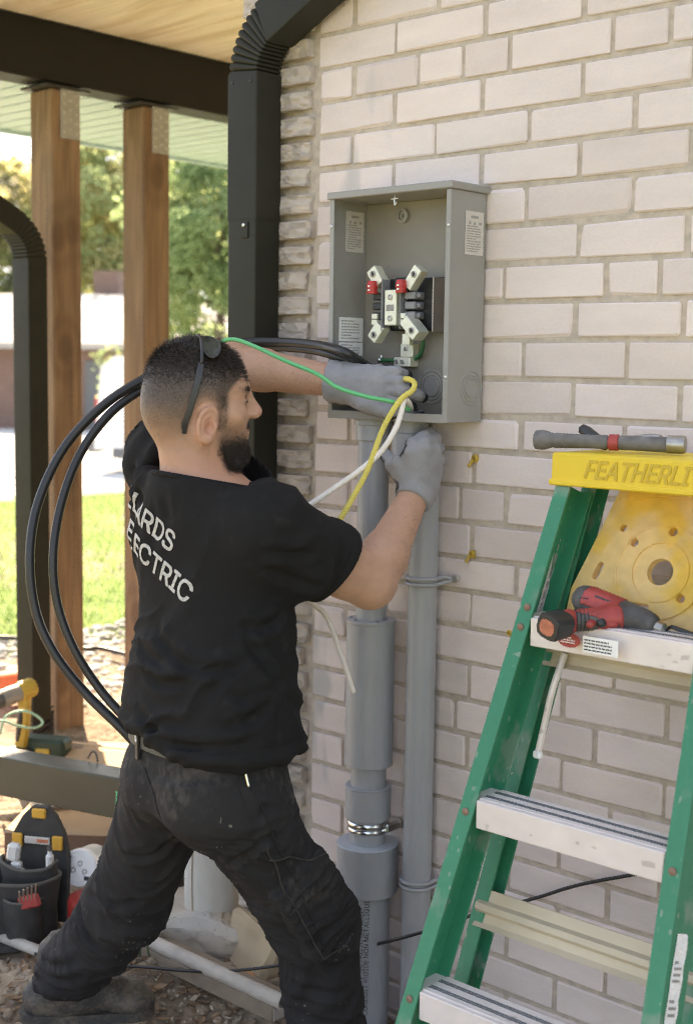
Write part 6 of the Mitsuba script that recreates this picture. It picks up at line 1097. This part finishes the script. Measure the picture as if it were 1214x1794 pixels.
add('clip', W2(tube(pc, 0.0030, 8)), 'm_zinc', PEN, smooth=True); add('barrel', W2(tube([pc[0] - A([0, 0, -0.004]), pc[0] * 0.5 + pc[2] * 0.5 - tn[kt.query(pc[0])[1]] * 0.012], 0.004, 8, spline=False)), 'm_black_plastic', PEN)

# --- boots
def boot(ank, toe, sole_z, name):
    ank = A(ank); f = A([toe[0], toe[1], 0.0]); f /= np.linalg.norm(f); s = np.cross([0, 0, 1], f); o = A([ank[0], ank[1], sole_z])
    loc_ = lambda a, b, c: o + f * a + s * b + A([0, 0, c])
    def sdf(p):
        d = caps(p, loc_(0.0, 0, 0.05), ank + A([0, 0, 0.06]), 0.050, 0.054); d = smin(d, caps(p, loc_(-0.05, 0, 0.042), loc_(0.03, 0, 0.05), 0.040, 0.044), 0.02)
        d = smin(d, caps(p, loc_(0.03, 0, 0.062), loc_(0.12, 0.004, 0.040), 0.044, 0.036), 0.03); d = smin(d, ell(p, loc_(0.145, 0.004, 0.036), (0.048, 0.046, 0.036)), 0.02); return smax(d, 0.018 - (p[:, 2] - sole_z), 0.004)
    m = surface(sdf, np.minimum(ank, loc_(0, 0, 0)) - 0.24, ank + A([0.26, 0.24, 0.14]), 0.005); folds(m, lambda v: 0.008 * (ridge(np.stack([(v - o) @ f * 22, (v - o) @ s * 5, v[:, 2] * 16], 1), 2, 2) ** 2 - 0.3) + 0.006 * (meshkit.fbm(v * 25, 3, 3) - 0.5)); smooth_mesh(m, 1)
    b = add(name, W2(m), 'm_boot', PER, smooth=True, label='muddy dark work boot')
    from shapely.geometry import Polygon, LineString
    pr = LineString([(-0.05, 0), (0.0, 0), (0.10, 0.002), (0.150, 0.004)]).buffer(0.046); m = extr(pr, 0.022); v = m.vertices; m.vertices = o + v[:, :1] * f + v[:, 1:2] * s + A([0, 0, 1]) * v[:, 2:]; add('sole', W2(m), 'm_boot', b, smooth=30)
    lc = cat_([tube([loc_(0.035 + 0.021 * i, -0.024, 0.098 - 0.012 * i), loc_(0.040 + 0.021 * i, 0, 0.110 - 0.013 * i), loc_(0.035 + 0.021 * i, 0.024, 0.098 - 0.012 * i)], 0.0032, 6) for i in range(5)]); add('lace', W2(lc), 'm_belt_black', b, smooth=True)
boot(AL, (1.0, 0.10), 0.0, 'boot'); boot(AR, fT, -0.06, 'boot')

# --- gloves
def hand_chain(p, chains):
    d = None
    for c, r in chains:
        for i in range(len(c) - 1):
            e = caps(p, c[i], c[i + 1], r[i], r[i + 1]); d = e if d is None else smin(d, e, 0.0055)
    return d
def glove(name, label, W_, elbow, palm, fingers, cuff_r, black, box_):
    ax = (W_ - elbow) / np.linalg.norm(W_ - elbow)
    def sdf(p):
        d = None
        for a, b, ra, rb in palm: e = caps(p, a, b, ra, rb); d = e if d is None else smin(d, e, 0.014)
        for c, r in fingers:
            for i in range(len(c) - 1): d = smin(d, caps(p, c[i], c[i + 1], r[i], r[i + 1]), 0.0035)
        cf = caps(p, W_ - ax * 0.020, W_ + ax * 0.035, cuff_r, cuff_r * 0.97); cf = smax(cf, -((p - W_) @ ax + 0.022), 0.002); d = smin(d, cf, 0.012)
        return smax(d, -np.maximum(caps(p, W_ - ax * 0.08, W_ + ax * 0.0, cuff_r - 0.0045, cuff_r - 0.005), (p - W_) @ ax + 0.004), 0.0015)
    pts_ = A([q_ for a, b, _, _ in palm for q_ in (a, b)] + [q_ for c, _ in fingers for q_ in c] + [W_ - ax * 0.04]); m = surface(sdf, pts_.min(0) - 0.05, pts_.max(0) + 0.05, 0.0026); e_ = np.cross(ax, [0.3, 0.1, 1.0])
    folds(m, lambda v: 0.0030 * (ridge(np.stack([(v - W_) @ ax * 42, v[:, 1] * 18, v[:, 2] * 18], 1), 4, 2) ** 2 - 0.3) + 0.0018 * (meshkit.fbm(v * 60, 2, 5) - 0.5)); smooth_mesh(m, 2)
    v = m.vertices; bk = black(v, m.vertex_normals); n_ = meshkit.fbm(v * 40, 3, 2)[:, None]; k_ = meshkit.noise(v * 700, 4)[:, None]
    bk = np.clip(bk + (meshkit.fbm(v * 90, 2, 7) - 0.5) * 0.5 * (bk > 0.02) * (bk < 0.98), 0, 1)[:, None]; bk = bk * bk * (3 - 2 * bk)
    col = A([0.285, 0.275, 0.28]) * (0.80 + 0.3 * n_ + 0.14 * k_) * (1 - bk) + A([0.032, 0.031, 0.032]) * (0.7 + 0.6 * n_) * bk
    g = add(name, W2(trimesh.Trimesh(v, m.faces, process=False)), 'm_glove', PER, smooth=True, label=label, color=np.clip(col, 0, 1))
    rg = ring_on(lambda p: caps(p, W_ - ax * 0.06, W_ + ax * 0.05, cuff_r - 0.001), W_ - ax * 0.018, ax, 0.07, 40); add('cuff_hem', W2(loop_tube(crom(rg, 2), circ(0.0024, 8))), 'm_grey_plastic', g, smooth=True)
    return g
# left hand inside the box, back of the hand outwards, fingers pointing away to the right, thumb below
def ch(pts, r): return ([A(q_) for q_ in pts], r)
lk = [A((0.3318, 0.2997, 1.4118)), A((0.341, 0.2879, 1.396)), A((0.3459, 0.2861, 1.3789)), A((0.337, 0.2891, 1.3604))]
Lpalm = [(WL + A([0, 0, 0.004]), lk[0], 0.031, 0.0155), (WL, lk[1], 0.032, 0.0165), (WL - A([0, 0, 0.006]), lk[2], 0.032, 0.0165), (WL - A([0, 0, 0.012]), lk[3], 0.030, 0.0165), (WL - A([-0.02, 0, 0.02]), A((0.3166, 0.2923, 1.3428)), 0.024, 0.017)]
Lf = [ch([lk[0], (0.368, 0.2796, 1.4124), (0.3884, 0.2991, 1.4069)], [0.0125, 0.0112, 0.0095]), ch([lk[1], (0.3723, 0.2625, 1.3933), (0.3871, 0.287, 1.3875)], [0.0128, 0.0115, 0.0098]),
      ch([lk[2], (0.3792, 0.2557, 1.3764), (0.4085, 0.2698, 1.3675), (0.4208, 0.2844, 1.3628)], [0.0128, 0.0118, 0.0105, 0.0092]), ch([lk[3], (0.3732, 0.2683, 1.3534), (0.3992, 0.2824, 1.3442)], [0.0128, 0.0115, 0.0098]),
      ch([(0.305, 0.2928, 1.3472), (0.3531, 0.2711, 1.3325), (0.3877, 0.2761, 1.3328), (0.415, 0.2905, 1.3258)], [0.0175, 0.0140, 0.0125, 0.0100])]
tipL = [A((0.3919, 0.299, 1.4058)), A((0.3897, 0.2919, 1.3863)), A((0.4231, 0.2842, 1.3617)), A((0.4016, 0.2823, 1.3431))]
sst_ = lambda x0, x1, x: (lambda t: t * t * (3 - 2 * t))(np.clip((x - x0) / (x1 - x0), 0, 1))
glove('glove', 'grey knit glove on the left hand, inside the box', WL, EL, Lpalm, Lf, 0.0395, lambda c, n: np.maximum(sst_(0.017, 0.011, np.min([np.linalg.norm(c - t_, axis=1) for t_ in tipL], axis=0)), np.maximum(sst_(0.15, 0.5, n @ A([-0.1, 0.95, -0.5])), sst_(0.004, 0.012, (c - A((0.3624, 0.2761, 1.3324))) @ A([0.2, 0, -1])))), None)
# right hand closed round the hub under the box
rk = [A((0.3762, 0.2067, 1.2475)), A((0.3983, 0.2026, 1.256)), A((0.4201, 0.2131, 1.2601)), A((0.4386, 0.2374, 1.2521))]
Rpalm = [(WR, A((0.3736, 0.2202, 1.233)), 0.030, 0.018), (WR, rk[1], 0.031, 0.019), (WR, rk[2], 0.031, 0.019), (WR + A([0.004, 0, 0]), rk[3], 0.030, 0.018), (WR + A([0.01, 0.006, 0]), A((0.4403, 0.2541, 1.2201)), 0.028, 0.020)]
Rf = [ch([rk[0] + A([0.012, 0, 0]), (0.3974, 0.2146, 1.2743), (0.4234, 0.2411, 1.2868), (0.4394, 0.282, 1.2931)], [0.0125, 0.0115, 0.0110, 0.0095]), ch([rk[1], (0.4221, 0.2146, 1.2747), (0.4445, 0.2505, 1.281), (0.445, 0.2961, 1.2844)], [0.0130, 0.0120, 0.0112, 0.0095]),
      ch([rk[2], (0.4415, 0.2336, 1.2637), (0.4533, 0.2736, 1.2615), (0.4428, 0.3089, 1.2628)], [0.0130, 0.0118, 0.0108, 0.0095]), ch([rk[3], (0.4523, 0.251, 1.2388), (0.4566, 0.2807, 1.2346), (0.4435, 0.3109, 1.2346)], [0.0122, 0.0112, 0.0102, 0.0090]),
      ch([(0.3789, 0.2278, 1.2099), (0.3581, 0.2302, 1.2321), (0.3459, 0.247, 1.2479)], [0.0185, 0.0150, 0.0112])]
tipR = [A((0.4411, 0.2926, 1.2984)), A((0.3416, 0.2688, 1.2637))]
glove('glove', 'grey knit glove on the right hand, gripping the conduit', WR, ER, Rpalm, Rf, 0.0345, lambda c, n: np.maximum(sst_(0.30, 0.6, n @ A([-0.80, 0.45, 0.05])) * sst_(-0.01, 0.01, c[:, 2] - WR[2]), np.maximum(sst_(0.3, 0.7, n @ A([0.35, 0.85, 0.0])), sst_(0.016, 0.009, np.min([np.linalg.norm(c - t_, axis=1) for t_ in tipR], axis=0)))), None)

# --- sunglasses pushed up on the head
G = thing('sunglasses', 'black sunglasses pushed up on the dark haired man\'s head, one arm hanging behind his ear', 'sunglasses')
hs = lambda a, c, sg=-1, off=0.008: (lambda ts: hp(a, sg * ts[np.argmax([head_sdf(hp(a, sg * t_, c)[None], False)[0] > off - 0.004 for t_ in ts])], c))(np.linspace(0.02, 0.1, 161))
rprof2 = lambda w_, d_: rprof(w_, d_, min(w_, d_) * 0.45)
hin = hs(-0.005, 0.056, -1, 0.013)
armp = [hin, hs(-0.010, 0.03, -1, 0.011), hs(-0.017, -0.002, -1, 0.010), hs(-0.025, -0.034, -1, 0.010), hs(-0.031, -0.054, -1, 0.010), hs(-0.030, -0.071, -1, 0.010)]
P_ = crom(armp, 6); wd = np.interp(np.linspace(0, 1, len(P_)), [0, 0.15, 0.5, 0.8, 1], [0.011, 0.013, 0.011, 0.012, 0.008]); d_, u_, v_ = frames(P_)
V_ = []
for i, p_ in enumerate(P_):
    nn = RH @ A([0, -1, 0.25]); nn /= np.linalg.norm(nn); s_ = np.cross(d_[i], nn); s_ /= np.linalg.norm(s_); q_ = rprof(wd[i], 0.0048, 0.002); V_.append(p_ + q_[:, :1] * s_ + q_[:, 1:] * nn)
V_ = A(V_); k_ = V_.shape[1]; F_ = []
for i in range(len(P_) - 1):
    for j in range(k_): j2 = (j + 1) % k_; F_ += [(i * k_ + j, i * k_ + j2, (i + 1) * k_ + j2), (i * k_ + j, (i + 1) * k_ + j2, (i + 1) * k_ + j)]
m = trimesh.Trimesh(np.vstack([V_.reshape(-1, 3), P_[0], P_[-1]]), F_ + [(len(P_) * k_, (j + 1) % k_, j) for j in range(k_)] + [(len(P_) * k_ + 1, (len(P_) - 1) * k_ + j, (len(P_) - 1) * k_ + (j + 1) % k_) for j in range(k_)], process=False); trimesh.repair.fix_normals(m)
add('temple_arm', W2(m), 'm_black_plastic', G, smooth=30)
ov = lambda t_, f_=0.0, h_=0.0: hp(-0.005 + 0.004 * math.sin(t_) + f_, -(0.0805 + h_) * math.cos(t_), 0.050 + (0.0575 + h_) * math.sin(t_) - 0.22 * f_)
add('frame', W2(tube([hin] + [ov(t_) for t_ in (0.2, 0.5, 0.9, 1.3, PI / 2, 1.85, 2.25, 2.65, 2.95)] + [hp(-0.014, 0.084, 0.056)], 0.0034, 8)), 'm_black_plastic', G, smooth=True)
add('temple_arm', W2(tube([hp(-0.005, 0.084, 0.056), hp(-0.015, 0.086, 0.0), hp(-0.03, 0.080, -0.05)], 0.0035, 8)), 'm_black_plastic', G, smooth=True)
for sg in (-1, 1):
    rim_, n_ = [], 28
    for a in np.linspace(0, 2 * PI, n_, endpoint=False):
        t_ = 0.82 + 0.46 * math.cos(a); t_ = t_ if sg < 0 else PI - t_; e_ = 0.5 + 0.5 * math.sin(a); rim_.append(ov(t_, 0.033 * e_, 0.001 + 0.005 * e_))
    rim_ = A(rim_); add('lens_rim', W2(loop_tube(rim_, circ(0.0020, 6))), 'm_black_plastic', G, smooth=True)
    c_ = rim_.mean(0); add('lens', W2(trimesh.Trimesh(np.vstack([rim_, c_ + uH * 0.003]), [(i, (i + 1) % n_, n_) for i in range(n_)], process=False)), 'm_lens', G, smooth=True)

# ------------------------------------------------------------------ beyond the lawn: van, bungalow, trees
V = thing('white_van', 'white work van parked on the sunlit driveway, seen between the porch posts', 'van')
vo = A([-17.85, 11.25, float(ground_z(-17.8, 11.3)) - 0.02]); ve = A([0.80, 0.60, 0.0]); vn = A([-0.60, 0.80, 0.0])
def vp(m): return frame_to(m, vo, ve, vn)
side = Polygon([(0.0, 0.42), (0.05, 0.95), (0.12, 1.75), (0.35, 1.93), (3.4, 1.95), (3.9, 1.75), (4.45, 1.20), (5.25, 1.02), (5.4, 0.75), (5.4, 0.42)])
for cx_ in (1.05, 4.45): side = side.difference(Point(cx_, 0.36).buffer(0.40))
m = extr(side, 1.85); m.vertices = m.vertices[:, [0, 2, 1]]; trimesh.repair.fix_normals(m); bo = add('body', vp(m), 'm_white_paint', V)
for cx_ in (1.05, 4.45):
    for y in (0.02, 1.61):
        w = add('wheel', vp(move(rot(lathe([(0.2, 0), (0.33, 0), (0.345, 0.03), (0.345, 0.19), (0.33, 0.22), (0.2, 0.22), (0.2, 0)], 32), -90, (1, 0, 0)), (cx_, y, 0.345))), 'm_tyre', V, smooth=30)
        add('rim', vp(move(rot(lathe([(0, 0.03), (0.2, 0.02), (0.2, 0.2), (0, 0.19)], 24), -90, (1, 0, 0)), (cx_, y, 0.345))), 'm_galv', w, smooth=30)
add('rear_bumper', vp(box6(-0.14, 0.06, 0.02, 1.83, 0.36, 0.58, 0.03)), 'm_van_grey', V); add('sill', vp(box6(0.3, 5.2, -0.03, 1.88, 0.28, 0.44, 0.02)), 'm_van_grey', V); add('front_bumper', vp(box6(5.36, 5.5, 0.03, 1.82, 0.36, 0.62, 0.03)), 'm_van_grey', V)
add('windscreen', vp(frame_to(box6(0, 0.72, 0.12, 1.73, 0, 0.02, 0.005), (3.93, 0, 1.74), (0.69, 0, -0.72), (0, 1, 0))), 'm_glass_dark', V)
for y in (-0.012, 1.845): add('side_window', vp(move(extr(Polygon([(3.0, 1.22), (4.30, 1.22), (3.86, 1.68), (3.0, 1.72)]), 0.018), (0, 0, 0)).apply_transform(A([[1, 0, 0, 0], [0, 0, 1, y], [0, 1, 0, 0], [0, 0, 0, 1.0]]))), 'm_glass_dark', V)
for y0_ in (0.25, 1.0): add('rear_window', vp(box6(0.075, 0.10, y0_, y0_ + 0.6, 1.22, 1.66, 0.005)), 'm_glass_dark', V)
for y0_ in (0.03, 1.70): add('tail_light', vp(box6(0.0, 0.06, y0_, y0_ + 0.12, 0.85, 1.25, 0.01)), 'm_tool_red', V); add('headlight', vp(box6(5.33, 5.41, y0_, y0_ + 0.14, 0.72, 0.92, 0.01)), 'm_paper_white', V)
rk_ = add('roof_rack', vp(cat_([box6(0.5, 3.4, y, y + 0.05, 2.03, 2.08, 0.01) for y in (0.2, 1.6)] + [box6(x, x + 0.05, 0.2, 1.65, 1.94, 2.04, 0.01) for x in (0.7, 1.6, 2.5, 3.2)])), 'm_galv', V)
HS = thing('bungalow', 'low brown bungalow with a pale shingled hip roof across the street', 'house')
ho = A([-31.5, 21.0, -0.62]); he = A([0.80, 0.60, 0.0]); hn = A([-0.60, 0.80, 0.0])
def hpz(m): return frame_to(m, ho, he, hn)
wl_ = add('wall', hpz(box6(-9, 6.0, 0, 8, 0, 2.5, 0.02)), 'm_siding', HS); ev_ = 2.45
rf = m3.Manifold.hull_points(A([(-9.7, -0.7, ev_), (6.7, -0.7, ev_), (6.7, 8.7, ev_), (-9.7, 8.7, ev_), (-9.7, -0.7, ev_ + 0.16), (6.7, -0.7, ev_ + 0.16), (6.7, 8.7, ev_ + 0.16), (-9.7, 8.7, ev_ + 0.16), (-5.0, 4, ev_ + 1.75), (2.0, 4, ev_ + 1.75)])).to_mesh()
rf_ = add('roof', hpz(trimesh.Trimesh(rf.vert_properties[:, :3], rf.tri_verts)), 'm_shingle', HS); add('chimney', hpz(box6(-1, -0.2, 5, 5.8, 3.6, 5.0, 0.02)), 'm_siding', rf_)
for x in (-7.0, -3.8, 3.6):
    w = add('window', hpz(box6(x, x + 1.4, -0.05, 0.01, 0.95, 2.05, 0.01)), 'm_white_paint', HS); add('pane', hpz(box6(x + 0.08, x + 0.66, -0.062, -0.051, 1.03, 1.97, 0.004)), 'm_glass_dark', w); add('pane', hpz(box6(x + 0.74, x + 1.32, -0.062, -0.051, 1.03, 1.97, 0.004)), 'm_glass_dark', w)
dd_ = add('door', hpz(box6(0.2, 1.15, -0.05, 0.01, 0.12, 2.15, 0.01)), 'm_van_grey', HS); add('handle', hpz(ball((1.03, -0.08, 1.1), 0.04)), 'm_galv', dd_)
def tree(x, y, h, rad, mats, label, seed, n=9000, leaf=0.14, c0=0.35, cat='tree'):
    r = np.random.default_rng(seed); z0 = float(ground_z(x, y)) - 0.1; Tt = thing('tree' if h > 3 else 'shrub', label, 'tree' if h > 3 else 'shrub', None)
    top = A([x, y, z0 + h * 0.8]); br = []; tips = []
    trunk = crom([(x, y, z0), (x + r.normal(0, .15), y + r.normal(0, .15), z0 + h * 0.3), (x + r.normal(0, .3), y + r.normal(0, .3), z0 + h * 0.6), top], 8); tr = tube(trunk, [0.02 * h + 0.03, 0.012 * h, 0.006 * h], 10, spline=False)
    for i in range(16):
        k = r.integers(int(len(trunk) * c0 * 0.8), len(trunk)); p = trunk[k]; a = r.uniform(0, 2 * PI); L = rad * r.uniform(0.5, 0.95); q = p + A([math.cos(a), math.sin(a), r.uniform(0.2, 0.8)]) * L; br.append(tube([p, (p + q) / 2 + r.normal(0, .08, 3) * L, q], [0.006 * h, 0.004 * h, 0.001 * h], 6, 4)); tips.append(q)
    tk = add('trunk', tr, 'm_bark', Tt, smooth=True); add('branches', cat_(br), 'm_bark', tk, smooth=True)
    cs = []
    for i in range(110):
        if i < 34: c = tips[i % 16] + r.normal(0, 0.2, 3) * rad
        else: a = r.uniform(0, 2 * PI); b = r.uniform(-0.5, 1); c = A([x, y, z0 + h * (0.5 + c0 * 0.4)]) + A([math.cos(a) * math.sqrt(1 - b * b * .9), math.sin(a) * math.sqrt(1 - b * b * .9), b * h * 0.45 / rad]) * rad * r.uniform(0.6, 1.0)
        cs.append((c, rad * r.uniform(0.16, 0.42)))
    for mi_, mt in enumerate(mats):
        sel = [c for j, c in enumerate(cs) if j % len(mats) == mi_]; N = n // len(mats); j = r.integers(0, len(sel), N); C = A([c[0] for c in sel])[j]; R = A([c[1] for c in sel])[j]
        d = r.normal(0, 1, (N, 3)); d /= np.linalg.norm(d, axis=1, keepdims=True); P = C + d * (R * r.uniform(0.3, 1.05, N) ** 0.5)[:, None] * A([1, 1, 0.75]); P = P[P[:, 2] > z0 + 0.15]; N = len(P)
        u = r.normal(0, 1, (N, 3)); u /= np.linalg.norm(u, axis=1, keepdims=True); w = np.cross(u, r.normal(0, 1, (N, 3))); w /= np.linalg.norm(w, axis=1, keepdims=True); s = (leaf * r.uniform(0.5, 1.2, N))[:, None]
        Vv = np.stack([P - u * s, P - w * s * 0.5, P + u * s, P + w * s * 0.5], 1).reshape(-1, 3); k = np.arange(N)[:, None] * 4; add('crown', trimesh.Trimesh(Vv, np.vstack([k + A([[0, 1, 2]]), k + A([[0, 2, 3]])]), process=False), mt, Tt)
def px_at(x, y_far, dist): return None
tree(-41.3, 29.9, 9.8, 3.6, ('m_leaf_yellow', 'm_leaf_olive', 'm_leaf_yellow'), 'yellow autumn tree seen between the two porch posts', 1, 30000, 0.17)
tree(-44.9, 26.3, 9.4, 2.8, ('m_leaf_olive', 'm_leaf_dark', 'm_leaf_yellow'), 'sparse olive tree at the far left, beside the small downspout', 2, 14000, 0.17)
tree(-22.6, 18.4, 7.2, 1.75, ('m_leaf_green', 'm_leaf_green', 'm_leaf_olive'), 'leafy green tree between the second post and the large downspout', 3, 24000, 0.10)
tree(-25.0, 21.6, 7.6, 1.5, ('m_leaf_dark', 'm_leaf_olive'), 'dark thin leaved tree right of the green one, next to the large downspout', 4, 11000, 0.11)
tree(-18.5, 14.9, 1.9, 1.2, ('m_leaf_olive', 'm_leaf_green'), 'low pale shrub by the driveway just above the man\'s head', 5, 5000, 0.07, 0.1)
tree(-21.6, 16.0, 1.9, 1.3, ('m_leaf_green', 'm_leaf_yellow'), 'low yellow green shrub right behind the van', 6, 4000, 0.07, 0.1)
